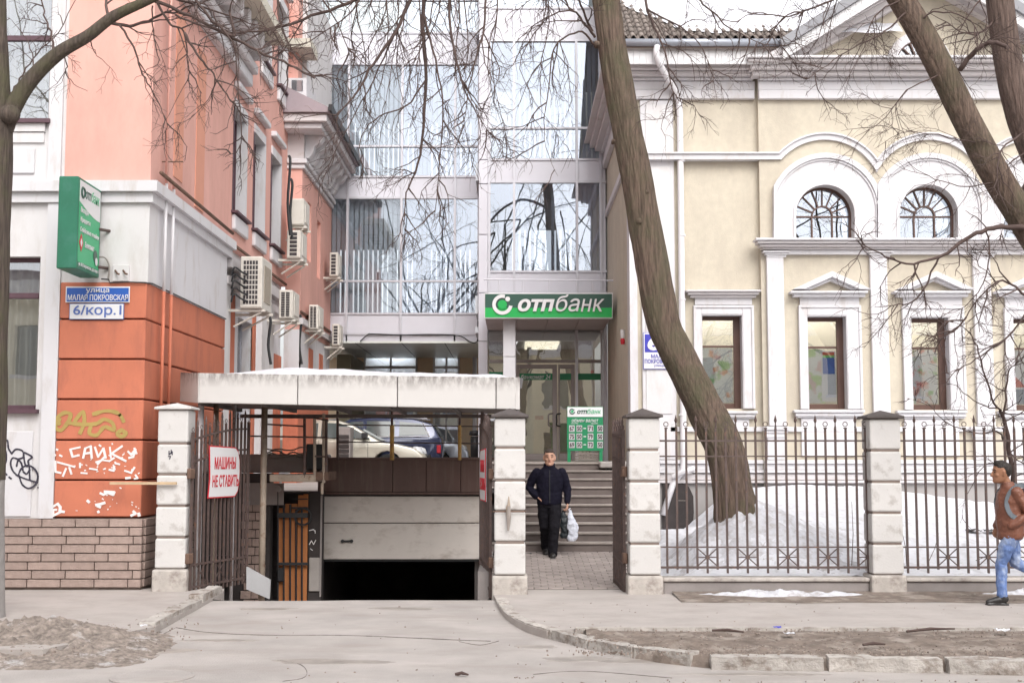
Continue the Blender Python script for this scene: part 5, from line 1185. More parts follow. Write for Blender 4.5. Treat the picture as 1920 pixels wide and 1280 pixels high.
# ------------------------------------------------------------ gate leaves
def gate(hx, hy, far, lab, nb, ztop0, ztop1, z0, zb1, sign=False, parts_x=True):
    """leaf hinged at (hx, hy); built along local +x, then turned to point at `far`"""
    t = thing('gate_leaf', lab, 'gate', (hx, hy, z0), 'iron gate leaves standing open'); dx, dy = far[0]-hx, far[1]-hy; L_ = math.hypot(dx, dy)
    t.rotation_euler = (0, 0, math.atan2(dy, dx)); H0, H1 = ztop0-z0, ztop1-z0; dB = zb1-z0
    def top(s): return H0+(H1-H0)*math.sin(s*PI/2)
    def bot(s): return dB*s
    for i in range(nb):
        s_ = i/(nb-1); x = s_*L_; w = .018 if i in (0, nb-1) else .013
        zt_ = top(s_)-(.0 if i % 2 else .06)
        m_ = MB().box(x-w, x+w, -w, w, bot(s_)-.02, zt_)
        if i % 2 == 0: m_.ring((x, 0, zt_+.034), .028, .006, 'y', 12, 4)
        else: m_.lathe([(.012, zt_), (.018, zt_+.05), (.001, zt_+.12)], (x, 0, 0), 'z', 4)
        m_.build('bar', 'iron', t, local=True)
    for h in (.06, .36, 1.74 if H0 > 2 else H0-.35, H0-.16):
        m_ = MB()
        for k in range(6):
            a_, b_ = k/6, (k+1)/6
            za = h+(bot(a_) if h < 1 else bot(a_)+(top(a_)-H0)); zb = h+(bot(b_) if h < 1 else bot(b_)+(top(b_)-H0))
            m_.hexa([(a_*L_, -.012, za-.014), (b_*L_, -.012, zb-.014), (b_*L_, .012, zb-.014), (a_*L_, .012, za-.014)], [(a_*L_, -.012, za+.014), (b_*L_, -.012, zb+.014), (b_*L_, .012, zb+.014), (a_*L_, .012, za+.014)])
        m_.build('rail', 'iron', t, local=True)
    if parts_x:
        for k in range(3):
            a_ = L_*(k+.25)/3; b_ = L_*(k+.8)/3; o = MB().tube([(a_, .014, .08+bot(k/3)), (b_, .014, .35+bot(k/3))], .008, 4).tube([(a_, -.014, .35+bot(k/3)), (b_, -.014, .08+bot(k/3))], .008, 4)
            o.build('cross_ornament', 'iron', t, local=True)
    for h in (.45, H0*.72): MB().box(-.10, .03, -.03, .03, h-.07, h+.07).build('hinge', 'rust', t, local=True, bevel=.01)
    return t, L_
yl = 17.45; fL = (P(464, 940, 18.95).x, 18.95)
hxL = XLp+.25
gL, LL = gate(hxL, yl, fL, 'left leaf of the drive gate carrying the white arrow board', 15, ZZ(802, yl), ZZ(783, 18.95), -.02, ZZ(1090, 18.95))
fR = (P(901, 940, 18.75).x, 18.75)
gR, LR = gate(XMp-.26, 17.3, fR, 'right leaf of the drive gate seen nearly edge on', 15, ZZ(800, 17.3), ZZ(786, 18.75), -.06, ZZ(1092, 18.75))
fP = (P(1151, 940, 18.1).x, 18.1)
gP, LP_ = gate(XRp-.25, 17.3, fP, 'narrow iron leaf of the small gate by the path', 10, ZZ(797, 17.3), ZZ(800, 18.1), .0, ZZ(1090, 18.1))
lk = boxo('lock_box', 'blackmetal', gP, 0, 0, 0, 0, 0, 0) if False else None
def board(g_, L_, s0, s1, zl, zh, lab, face):
    """white board with red rim and bowed end, fixed on the leaf"""
    sx = -1 if face < 0 else 1
    t = thing('no_parking_board', lab, 'sign', (0, 0, 0)); t.parent = None
    gm = g_.matrix_basis.copy() if False else None
    t.location = g_.location; t.rotation_euler = g_.rotation_euler
    a_, b_ = s0*L_, s1*L_; yy = -.03 if face < 0 else .03
    pts = [(a_, zh), (a_+.02, (zl+zh)/2+.12), (a_+.03, (zl+zh)/2-.1), (a_-.01, zl)]
    rt = [(b_-.13, zl), (b_-.05, zl+.07), (b_-.01, zl+.2), (b_, (zl+zh)/2), (b_-.01, zh-.2), (b_-.05, zh-.08), (b_-.13, zh-.02)]
    def shr(ps, k):
        cx_ = sum(p[0] for p in ps)/len(ps); cz_ = sum(p[1] for p in ps)/len(ps); return [(cx_+(p[0]-cx_)*k, cz_+(p[1]-cz_)*(k-.012)) for p in ps]
    pl = pts+rt
    m_ = MB().prism(pl, yy-.006, yy+.006).build('rim', 'red', t, local=True)
    m_ = MB().prism(shr(pl, .965), yy-.0075, yy+.0075).build('panel', 'signwhite', t, local=True)
    if face > 0: MB().prism(pl, yy-.012, yy-.0065).build('backing', 'alu', t, local=True)
    return t, a_, b_, yy
def rel_text(body, mat, parent, x, y, z, w, h, rot=(PI/2, 0, 0), **k):
    o = lettering(body, mat, None, (0, 0, 0), w, h, rot=rot, **k); o.parent = parent; o.location = (x, y, z); return o
nb_, a_, b_, yy = board(gL, LL, .24, .80, 1.24, 1.97, 'white arrow ended board with red words on the left gate leaf', -1)
rel_text('МАШИНЫ', 'red', nb_, a_+.15, yy-.009, 1.64, .60, .17, bold=.02, depth=.003); rel_text('НЕ СТАВИТЬ', 'red', nb_, a_+.10, yy-.009, 1.39, .74, .17, bold=.02, depth=.003)
# back of the board is bare metal
nb2, a_, b_, yy = board(gR, LR, .26, .84, 1.24, 1.97, 'white board with red words seen edge on upon the right gate leaf', 1)
rel_text('МАШИНЫ', 'red', nb2, b_-.15, yy+.009, 1.64, .60, .17, bold=.02, depth=.003, rot=(PI/2, 0, PI)); rel_text('НЕ СТАВИТЬ', 'red', nb2, b_-.10, yy+.009, 1.39, .74, .17, bold=.02, depth=.003, rot=(PI/2, 0, PI))

# ------------------------------------------------------------ canopy over the garage ramp
YK = 18.0
kc = thing('garage_canopy', 'low white clad canopy over the garage ramp with grimy upper edge', 'canopy', (-2.3, YK, 0))
def kz(x, top): return ZZ((699 if top else 755)+(x-372)*((8/596) if top else (12/596)), YK)
cxs = [372, 558, 745, 930, 968]
def kx(x): return P(x, 730, YK).x
for a_, b_ in zip(cxs, cxs[1:]):
    m_ = MB(); A0, A1 = kx(a_)+.006, kx(b_)-.006; zb = kz((a_+b_)/2, 0)
    q0 = [(A0, YK, kz(a_, 0)), (A1, YK, kz(b_, 0)), (A1, YK, kz(b_, 1)), (A0, YK, kz(a_, 1))]
    q1 = [(p[0], YK+.06, p[2]) for p in q0]
    n = 0; oz = kz(a_, 0)
    o = MB().hexa([(p[0], p[1], p[2]) for p in q0], q1)
    e = bpy.data.objects.new
    ob = o.build('fascia_panel', 'canopywhite', None, bevel=.008); ob.parent = kc; ob.location = Vector(ob.location)-origin(kc)
ch0, ch1 = P(338, 726, YK+.75), kx(372)
q0 = [(ch0.x, ch0.y, ZZ(752, YK+.75)), (ch1-.006, YK+.004, kz(372, 0)), (ch1-.006, YK+.004, kz(372, 1)), (ch0.x, ch0.y, ZZ(698, YK+.75))]
ob = MB().hexa(q0, [(p[0]+.05, p[1]+.05, p[2]) for p in q0]).build('fascia_panel', 'canopywhite', None); ob.parent = kc; ob.location = Vector(ob.location)-origin(kc)
xa_, xb_ = kx(372), kx(968)
zt0, zt1, zb0, zb1 = kz(372, 1), kz(968, 1), kz(372, 0), kz(968, 0)
KB = 20.9
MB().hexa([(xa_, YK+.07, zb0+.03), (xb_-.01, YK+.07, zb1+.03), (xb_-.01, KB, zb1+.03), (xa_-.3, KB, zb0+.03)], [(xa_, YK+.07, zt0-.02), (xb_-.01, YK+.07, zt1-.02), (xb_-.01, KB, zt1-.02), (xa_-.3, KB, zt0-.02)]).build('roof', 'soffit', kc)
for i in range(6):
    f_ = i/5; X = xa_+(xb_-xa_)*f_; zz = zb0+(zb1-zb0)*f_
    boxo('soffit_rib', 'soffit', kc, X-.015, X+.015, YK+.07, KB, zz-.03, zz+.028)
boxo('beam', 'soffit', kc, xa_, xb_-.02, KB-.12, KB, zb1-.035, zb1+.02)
ob = MB().hexa([(xb_-.004, YK+.01, zb1), (xb_+.05, YK+.01, zb1), (xb_+.05, KB, zb1), (xb_-.004, KB, zb1)], [(xb_-.004, YK+.01, zt1), (xb_+.05, YK+.01, zt1), (xb_+.05, KB, zt1), (xb_-.004, KB, zt1)]).build('fascia_panel', 'canopywhite', None); ob.parent = kc; ob.location = Vector(ob.location)-origin(kc)
def ksn(u, v):
    X = xa_+.25+(xb_-xa_-.15)*u; y = YK+.04+(KB-YK-.1)*v; e = min(1, (math.sin(PI*min(u*1.9, .5 if u < .26 else .5))**.6 if u < .26 else 1)*1)*min(1, 14*(1-u))
    zt_ = zt0+(zt1-zt0)*(X-xa_)/(xb_-xa_); h = (.145-.10*max(0, u-.25)-.03*fbm(X, y, 1.4))
    return (X, y, zt_-.015+max(0.0, h)*e*min(1, (.25+3*v))*min(1, 12*(1-v)+.1)*(1 if v > 0 else 0)+.008)
MB().grid(120, 24, ksn).build('snow_cover', 'snow', smooth=True, kind='stuff', label='crusted white snow lying on the garage canopy', cat='snow')
# posts of the canopy
for (x, yb, y_, r, mt, lb) in ((370, 1085, 18.5, .045, 'pipewhite', 'white pipe post behind the left gate leaf'), (491, 1072, 19.4, .048, 'beigepost', 'tall beige pipe post right of the left gate leaf'), (399, 1082, 18.9, .04, 'beigepost', 'beige pipe post behind the gate board'), (434, 1060, 19.2, .028, 'pipewhite', 'thin white pipe behind the gate bars')):
    a_ = P(x, yb, y_); tag(MB().tube([(a_.x, y_, -.9), (a_.x, y_, zb0+.02)], r, 12).build('canopy_post', mt, smooth=True), lb, 'post', 'posts carrying the garage canopy')
# ------------------------------------------------------------ garage under the deck
YG = 21.2
GZ = ZZ(857, YG)
gz = thing('garage', 'underground garage entrance with brown fascia below the court', 'garage', (-2, YG, -1.2))
GX0, GX1 = XX(604, YG), XX(906, YG)
pxs = [600, 739, 801, 865, 922]
fps = [XX(x, YG) for x in pxs]
for a_, b_ in zip(fps, fps[1:]): boxo('fascia_panel', 'brownpanel', gz, a_+.004, b_-.004, YG-.06, YG-.01, ZZ(922, YG), ZZ(861, YG), bevel=.004)
boxo('coping', 'brownpanel', gz, fps[0]-.1, fps[-1]+.05, YG-.10, YG+.25, ZZ(862, YG)+.003, GZ, bevel=.008); boxo('drip', 'brownpanel', gz, fps[0], fps[-1], YG-.09, YG, ZZ(925, YG)-.01, ZZ(922.5, YG))
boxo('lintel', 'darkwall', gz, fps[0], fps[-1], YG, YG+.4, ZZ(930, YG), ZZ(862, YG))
dr = thing('garage_door', 'pale sectional garage door raised part way', 'door', ((GX0+GX1)/2, YG+.05, ZZ(1050, YG)))
for (y0, y1) in ((926, 979.5), (981, 1048)): pbo('section', 'garagedoor', dr, 604, y0, 906, y1, YG+.03, .05, bevel=.01)
pbo('seal', 'rubber', dr, 603, 1048, 906, 1052, YG+.035, .05)
hd = MB().tube([P(640, 1014, YG+.0), P(661, 1014, YG+.0)], .016, 8); hd.lathe([(.028, -.02), (.028, .03)], P(642, 1014, YG), 'y', 12); hd.lathe([(.028, -.02), (.028, .03)], P(659, 1014, YG), 'y', 12); hd.build('handle', 'blackmetal', dr)
for X in (GX0-.08, GX1): boxo('guide', 'blackmetal', gz, X, X+.08, YG-.02, YG+.1, -1.4, ZZ(925, YG))
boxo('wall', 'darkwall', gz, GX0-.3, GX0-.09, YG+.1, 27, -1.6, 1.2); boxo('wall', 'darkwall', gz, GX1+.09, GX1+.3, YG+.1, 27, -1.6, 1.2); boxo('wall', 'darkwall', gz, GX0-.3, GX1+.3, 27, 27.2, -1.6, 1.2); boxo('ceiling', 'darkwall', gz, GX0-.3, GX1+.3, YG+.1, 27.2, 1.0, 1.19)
boxo('wall', 'graywall', gz, GX1+.081, -.47, YG-.02, YG+.3, -1.4, GZ-.01)
boxo('side_wall', 'graywall', gz, -.46, -.31, 17.45, 31, -1.5, .25); boxo('side_wall', 'graywall', gz, -.62, -.461, 21.5, 31, -1.5, 1.75)
rl = thing('court_railing', 'thin rail with ochre and dark posts along the court edge', 'railing', (-2, YG+.1, GZ))
for (x, mt, r) in ((633, 'iron', .022), (735, 'yellowpost', .035), (862, 'yellowpost', .030)):
    MB().tube([P(x, 862, YG-.1), P(x, 768 if mt == 'iron' else 797, YG-.1)], r, 8).build('post', mt, rl)
    if mt != 'iron': MB().tube([P(x, 797, YG-.1), P(x, 770, YG-.1)], .02, 8).build('post', 'iron', rl)
for y in (797.5, 829.5): MB().tube([P(633, y-1.5, YG-.1), P(925, y+2, YG-.1)], .012, 6).build('rail', 'iron', rl)
# left flank: brick retaining wall, ledge, platform with railing, orange grilled door
YQ = 20.3
gy = thing('retaining_wall', 'dark soiled retaining wall left of the garage ramp', 'wall', (-4.4, 19.8, -1))
boxo('wall', 'darkwall', gy, XC-.0, XX(603, YG)-.02, YG+.0, YG+.3, -1.5, 1.2); boxo('ledge', 'graywall', gy, XC, XX(604, YQ), YQ+.1, YQ+1.2, ZZ(886, YQ), ZZ(851, YQ), bevel=.02)
boxo('wall', 'darkwall', gy, XC, XX(512, YQ), YQ, YQ+.25, -1.3, ZZ(887, YQ)); boxo('panel', 'graywall', gy, XX(466, YQ), XX(537, YQ), YQ-.05, YQ-.01, ZZ(946, YQ), ZZ(905, YQ))
for j in range(12):
    for i in range(2):
        boxo('brick', 'brick', gy, XX(466, YQ)+i*.17-(.05 if j % 2 else 0), XX(466, YQ)+.16+i*.17-(.05 if j % 2 else 0), YQ-.03, YQ-.0, -.55+j*.135, -.43+j*.135, bevel=.004)
MB().hexa([(XC-.1, 17.7, -.4), (XC+.55, 17.7, -.4), (XC+.9, 20.2, -1.3), (XC-.1, 20.2, -1.3)], [(XC-.1, 17.7, .0), (XC+.5, 17.7, -.02), (XC+.35, 20.2, -.1), (XC-.1, 20.2, -.1)]).build('bank', 'dirt', gy)
tag(MB().hexa([P(462, 1062, 18.9), P(506, 1086, 19.3), P(504, 1122, 19.3), P(462, 1104, 18.9)], [P(464, 1062, 18.93)+Vector((0, .02, 0)), P(508, 1086, 19.33), P(506, 1122, 19.33), P(464, 1104, 18.93)]).build('metal_sheet', 'card'), 'pale ribbed sheet leaning at the foot of the beige post', 'sheet')
for i in range(1): pass
dk2 = thing('platform', 'rusty metal landing with beige edge over the orange door', 'platform', P(560, 900, 19.6))
pbo('edge', 'beigepost', dk2, 505, 889, 592, 903, 19.5, .9, bevel=.01); pbo('edge', 'rust', dk2, 592, 884, 616, 900, 19.5, .9, bevel=.01)
MB().hexa([P(522, 888, 19.7), P(545, 888, 19.7), P(545, 888, 19.9), P(522, 888, 19.9)], [P(524, 885, 19.7), P(543, 885, 19.7), P(543, 885, 19.9), P(524, 885, 19.9)]).build('snow_patch', 'snow', dk2)
pr_ = thing('platform_railing', 'iron handrail with beige uprights round the small landing', 'railing', P(560, 900, 19.5))
for (x, y0, y1, mt, r) in ((571, 784, 895, 'iron', .022), (590, 784, 898, 'beigepost', .024), (607, 775, 905, 'beigepost', .024), (612, 785, 895, 'iron', .02), (604, 905, 926, 'beigepost', .022)):
    MB().tube([P(x, y0, 19.52), P(x, y1, 19.52)], r, 8).build('post', mt, pr_)
for pts in ([(468, 782), (590, 783), (616, 789)], [(466, 817), (615, 820)], [(500, 795), (570, 799)], [(590, 855), (616, 856)]): MB().tube([P(x, y, 19.5) for x, y in pts], .014, 6).build('rail', 'iron', pr_)
do = thing('grilled_door', 'orange boarded door behind black iron bars left of the garage', 'door', P(545, 1118, 20.45))
for i, (x0, yt) in enumerate(((521, 952), (533, 944), (545, 944), (557, 928), (567, 926))): pbo('board', 'orangeboard', do, x0+.4, yt, x0+11.4 if i < 4 else 576, 1135, 20.42, .04, bevel=.004)
for x in (521, 532, 544, 555, 566): MB().tube([P(x, 945 if x < 545 else 955, 20.36), P(x, 1130, 20.36)], .016, 6).build('bar', 'blackmetal', do)
pbo('bar', 'blackmetal', do, 520, 961, 577, 970, 20.33, .03); pbo('bar', 'blackmetal', do, 520, 1054, 577, 1059, 20.33, .03); pbo('bar', 'blackmetal', do, 547, 950, 577, 953, 20.35, .02); pbo('bar', 'blackmetal', do, 547, 934, 577, 936, 20.35, .02); MB().ring(P(568, 968, 20.34), .13, .016, 'y', 20, 6).build('ring', 'blackmetal', do)
pbo('lock', 'blackmetal', do, 519, 1064, 532, 1090, 20.30, .05, bevel=.02)
jm = thing('door_jamb', 'dark jamb with white scrawl between the orange door and garage door', 'jamb', P(590, 1118, 20.5))
pbo('post', 'darkwall', jm, 578, 922, 602, 1130, 20.5, .3); pbo('pad', 'concrete', jm, 579, 1045, 599, 1108, 20.46, .05, bevel=.01); pbo('strip', 'graywall', jm, 600, 928, 603, 1118, 20.47, .03)
strokes(MB(), [[(580, 994), (588, 992), (590, 995)], [(580, 1020), (584, 1013), (588, 1020), (592, 1012)], [(591, 994), (591, 999)], [(582, 1028), (586, 1031)]], .012, 20.495).build('graffiti', 'graffitiwhite', jm)
tag(MB().pb(574, 832, 605, 880, 20.1, .5).build('black_crate', 'blackmetal', bevel=.01), 'black crate standing on the ledge behind the landing rail', 'crate')
rnd = random.Random(3)
for k in range(5):
    pts = []
    for i in range(7): pts.append(P(497+i*13, 842+k*5+rnd.uniform(-4, 5), YQ+.03+.02*k))
    tag(MB().tube(spline(pts, 4), .012, 5).build('cable', 'graycable'), ['upper', 'second', 'middle', 'fourth', 'lowest'][k]+' grey cable tangled along the ledge behind the beige post', 'cable', 'tangled cables on the ledge')
lamp = thing('cctv_lamp', 'small round camera under the landing', 'camera', P(521, 915, 19.9)); MB().lathe([(.05, 0), (.06, .06), (.03, .1)], P(521, 915, 19.9), 'y', 12).build('lens', 'graywall', lamp); MB().tube([P(521, 912, 19.95), P(521, 950, 19.95)], .008, 5).build('cord', 'cable', lamp)
tag(MB().pb(381, 1042, 436, 1092, 20.0, .5).build('dark_crate', 'blackmetal', bevel=.02), 'dark crate on the ground behind the left gate bars', 'crate')
hsr = thing('brown_kiosk', 'small dark louvred cabinet beside the court railing', 'cabinet', P(640, 880, 30))
pbo('case', 'graywall', hsr, 632, 800, 656, 880, 30, 1.2, bevel=.02)
for i in range(5): pbo('louvre', 'darkwall', hsr, 634, 815+i*9, 654, 821+i*9, 29.97, .04)
tag(MB().lathe([(.0, .12), (.14, .1), (.16, .0), (.10, -.02)], P(891, 815, 33), 'z', 16).tube([P(891, 818, 33), P(891, 860, 33)], .12, 12).build('bin', 'blackmetal', smooth=True), 'black round lidded bin beside the shop pier', 'bin')
tag(MB().pb(656, 818, 667, 872, 32, .3).build('ochre_box', 'yellowpost', bevel=.02), 'ochre metal box behind the pale saloon car', 'box')

# ------------------------------------------------------------ cars in the court
def car(loc, rz, lab, paint, kind):
    """local frame: nose toward +x, wheels on z=0"""
    t = thing('parked_car', lab, 'car', loc, 'cars parked in the court'); t.rotation_euler = (0, 0, rz); t.scale = (.94, .94, .94) if kind != 'sedan' else (1, 1, 1)
    if kind == 'sedan':
        L_, Wd, wb, hw_ = 4.5, 1.76, (-1.30, 1.35), .32
        low_ = [(-2.25, .45), (-2.28, .75), (-2.15, .98), (-1.5, 1.02), (-.9, .98), (.75, .96), (1.5, .88), (2.0, .76), (2.22, .60), (2.26, .42), (2.15, .25), (-2.15, .25)]
        roof = [(-1.75, 1.01), (-1.15, 1.36), (-.5, 1.46), (.1, 1.44), (.45, 1.33), (1.15, .93)]
    else:
        L_, Wd, wb, hw_ = 4.7, 1.88, (-1.38, 1.42), .38
        low_ = [(-2.3, .5), (-2.36, .9), (-2.3, 1.15), (-1.5, 1.18), (.9, 1.13), (1.6, 1.08), (2.1, .98), (2.3, .75), (2.33, .48), (2.2, .32), (-2.2, .32)]
        roof = [(-2.28, 1.15), (-2.05, 1.55), (-1.5, 1.70), (-.3, 1.74), (.3, 1.68), (1.2, 1.11)]
    def arcut(ps):       # lower outline with wheel arches
        zb = min(p[1] for p in ps); top_ = [p for p in ps if p[1] > zb+1e-6]; out = list(top_)
        lo = [(ps[-2][0], zb)]
        for wx in sorted(wb, reverse=True):
            R = hw_+.07; zc = hw_
            a0 = math.asin(max(-1, min(1, (zb-zc)/R)))
            lo += [(wx+R*math.cos(a), zc+R*math.sin(a)) for a in [a0+(PI-2*a0)*i/10 for i in range(11)]]
        lo.append((ps[-1][0], zb)); return out, lo
    upp, lo = arcut(low_)
    hwid = Wd/2
    m_ = MB(); ring_ = upp+lo; n = len(ring_); lay = [(.0, .93), (.10, 1.0), (.9, 1.0), (1.0, .93)]
    def bulge(p): return 1
    ys = [(-hwid, .965), (-hwid+.07, 1.0), (hwid-.07, 1.0), (hwid, .965)]
    zc = .62; b0 = len(m_.v)
    for (y, s_) in ys:
        for p in ring_:
            nose = 1-.06*max(0, (abs(p[0])-1.7)/.6)
            m_.v.append((p[0]*s_, y*nose, zc+(p[1]-zc)*(s_ if p[1] > zc else 1)))
    for k in range(3):
        for i in range(n): m_.f.append((b0+k*n+i, b0+k*n+(i+1) % n, b0+(k+1)*n+(i+1) % n, b0+(k+1)*n+i))
    m_.f.append(tuple(b0+i for i in range(n))); m_.f.append(tuple(b0+3*n+i for i in range(n-1, -1, -1)))
    body = m_.build('body', paint, t, local=True, smooth=True, bevel=.025, seg=2, auto=50)
    # cabin
    m_ = MB(); n = len(roof); b0 = 0
    for sgn in (-1, 1):
        for p in roof:
            k = (p[1]-roof[0][1])/(max(q[1] for q in roof)-roof[0][1]); m_.v.append((p[0], sgn*(hwid-.06-.20*max(0, k)), p[1]))
    for i in range(n-1): m_.f.append((i, i+1, n+i+1, n+i))
    m_.f.append(tuple(range(n))); m_.f.append(tuple(range(2*n-1, n-1, -1)))
    cab = m_.build('cabin', paint, t, local=True, smooth=True, bevel=.04, seg=2, auto=50)
    # glazing: side windows, windscreen, rear window set proud of the cabin
    zt_ = max(q[1] for q in roof); zb_ = roof[0][1]
    for sgn in (-1, 1):
        def sp_(x, z):
            k = (z-zb_)/(zt_-zb_); return (x, sgn*(hwid-.06-.20*k+.012), z)
        def sp2(x, z):
            k = (z-zb_)/(zt_-zb_); return (x, sgn*(hwid-.06-.20*k-.004), z)
        if kind == 'sedan': polys = [[(-.28, 1.02), (-.28, 1.38), (.15, 1.37), (.42, 1.28), (.92, 1.00)], [(-1.2, 1.04), (-.95, 1.30), (-.36, 1.38), (-.36, 1.02)]]
        else: polys = [[(-.1, 1.2), (-.1, 1.62), (.25, 1.60), (.9, 1.2)], [(-1.0, 1.2), (-1.0, 1.62), (-.2, 1.63), (-.2, 1.2)], [(-1.95, 1.24), (-1.75, 1.55), (-1.12, 1.62), (-1.12, 1.22)]]
        for ps in polys:
            mm = MB(); k = len(ps); mm.v = [sp_(*p) for p in ps]+[sp2(*p) for p in ps]; mm.f = [tuple(range(k)), tuple(range(2*k-1, k-1, -1))]+[(i, (i+1) % k, k+(i+1) % k, k+i) for i in range(k)]
            mm.build('side_window', 'carpane', t, local=True)
        if kind != 'sedan':
            mm = MB(); mm.tube([sp_(-1.98, 1.2), sp_(.9, 1.16)], .014, 5); mm.tube([sp_(-1.98, 1.2), sp_(-1.78, 1.58)], .014, 5); mm.build('trim', 'signwhite', t, local=True); MB().tube([sp_(-1.9, 1.70), sp_(-1.0, 1.76), sp_(.2, 1.73)], .022, 6).build('roof_rail', 'alu', t, local=True)
        MB().tube([(.82, sgn*(hwid-.02), zb_-.02), (.80, sgn*(hwid+.10), zb_+.04)], .03, 6).box(.72, .86, sgn*(hwid+.04), sgn*(hwid+.22), zb_-.0, zb_+.13).build('mirror', paint if kind != 'sedan' else 'blackmetal', t, local=True, bevel=.03, seg=2)
        MB().box(-.30, -.12, sgn*hwid-.0, sgn*(hwid+.02), zb_-.16, zb_-.13).build('handle', paint, t, local=True, bevel=.006)
        for X in (-.32, .85): MB().box(X, X+.008, sgn*(hwid-.006), sgn*(hwid+.0015), .40, zb_-.04).build('door_gap', 'rubber', t, local=True)
        fx = 2.02 if kind == 'sedan' else 2.1
        MB().lathe([(.01, .14), (.12, .1), (.16, .0), (.16, -.1)], (fx, sgn*(hwid-.22), .66 if kind == 'sedan' else .82), 'x', 14).build('headlight', 'headlamp', t, local=True, smooth=True)
        MB().box(-2.3, -2.18, sgn*(hwid-.30), sgn*(hwid-.04), .72, .95).build('tail_light', 'red', t, local=True, bevel=.02)
        for wx in wb:
            w = MB().lathe([(hw_*.60, -.10), (hw_*.93, -.11), (hw_, -.07), (hw_, .07), (hw_*.93, .11), (hw_*.60, .10)], (wx, sgn*(hwid-.12), hw_), 'y', 28).build('wheel', 'rubber', t, local=True, smooth=True, auto=40)
            rm = MB().lathe([(hw_*.62, -.02), (hw_*.62, .02)], (wx, sgn*(hwid-.03), hw_), 'y', 24)
            for k in range(9):
                g_ = 2*PI*k/9; rm.tube([(wx, sgn*(hwid+.0), hw_), (wx+hw_*.58*math.cos(g_), sgn*(hwid-.01), hw_+hw_*.58*math.sin(g_))], .018, 4)
            rm.build('rim', 'alu', w, local=True)
    for (x0, z0, x1, z1) in ((roof[-1][0]-.02, roof[-1][1]+.03, roof[-2][0]+.03, roof[-2][1]-.02), (roof[0][0]-.0, roof[0][1]+.04, roof[1][0]-.02, roof[1][1]-.0)):
        dx, dz = x1-x0, z1-z0; l_ = math.hypot(dx, dz); nx, nz = (dz/l_, -dx/l_) if x0 > 0 else (-dz/l_, dx/l_)
        e = .012; w0, w1 = hwid-.14, hwid-.27
        mm = MB().hexa([(x0, -w0, z0), (x0, w0, z0), (x1, w1, z1), (x1, -w1, z1)], [(x0+nx*e, -w0, z0+nz*e), (x0+nx*e, w0, z0+nz*e), (x1+nx*e, w1, z1+nz*e), (x1+nx*e, -w1, z1+nz*e)])
        mm.build('windscreen' if x0 > 0 else 'rear_window', 'carpane', t, local=True)
    MB().box(2.1 if kind == 'sedan' else 2.25, 2.28 if kind == 'sedan' else 2.35, -.4, .4, .45, .62).build('grille', 'blackmetal', t, local=True, bevel=.02)
    return t
M('paintchampagne', (.56, .53, .45), .28, .03, 2, metal=.35, coat=.8); M('paintnavy', (.035, .045, .10), .25, .05, 2, metal=.3, coat=1); M('paintsilver', (.42, .45, .52), .28, .03, 2, metal=.5, coat=.8)
M('carpane', (.09, .11, .11), .05, .1, 2, spec=.9); M('headlamp', (.75, .77, .8), .1, .05, 3, coat=1)
def cpos(xnose, Y, nose=2.26, z=1.22): return (XX(xnose, Y, 850)-nose, Y+.9, z)
car(cpos(800, 30.6), 0, 'champagne saloon car nearest the court railing, nose to the right', 'paintchampagne', 'sedan')
car((XX(832, 34.6, 850)-2.2, 34.7, 1.2), PI, 'dark blue off road car behind the champagne saloon', 'paintnavy', 'suv')
car(cpos(888, 35.9, 2.33), 0, 'silver car with its bonnet showing right of the dark blue one', 'paintsilver', 'suv')

# ------------------------------------------------------------ street side behind the photographer (seen in the glass)
OB = thing('opposite_building', 'cream house across the street seen in the glass reflections', 'building', (0, -9, 0))
hl = [(-27+i*3.2, -27+i*3.2+1.2, 1.2, 3.2) for i in range(17)]+[(-27+i*3.2, -27+i*3.2+1.2, 4.6, 6.4) for i in range(17)]
m_ = MB(); walls(m_, -29, 28, -.1, 7.4, 9, 9.4, hl); m_.v = [(p[0], -p[1], p[2]) for p in m_.v]; m_.build('wall', M('oppwall', (.84, .76, .56), .85, .06, 1), OB)
boxo('cornice', 'whitetrim', OB, -29.2, 28.2, -9, -8.7, 7.4, 7.9); boxo('roof', 'roofviolet', OB, -29, 28, -16, -9, 7.9, 8.3)
for h in hl:
    f = boxo('window', 'whitetrim', OB, h[0]-.1, h[1]+.1, -8.98, -8.93, h[2]-.12, h[2]); boxo('pane', 'carpane', f, h[0], h[1], -9.3, -9.25, h[2], h[3])
MB().zprism([(-30, -9), (30, -9), (30, -6.2), (-30, -6.2)], -.2, -.02).build('pavement', 'sidewalk', kind='structure')

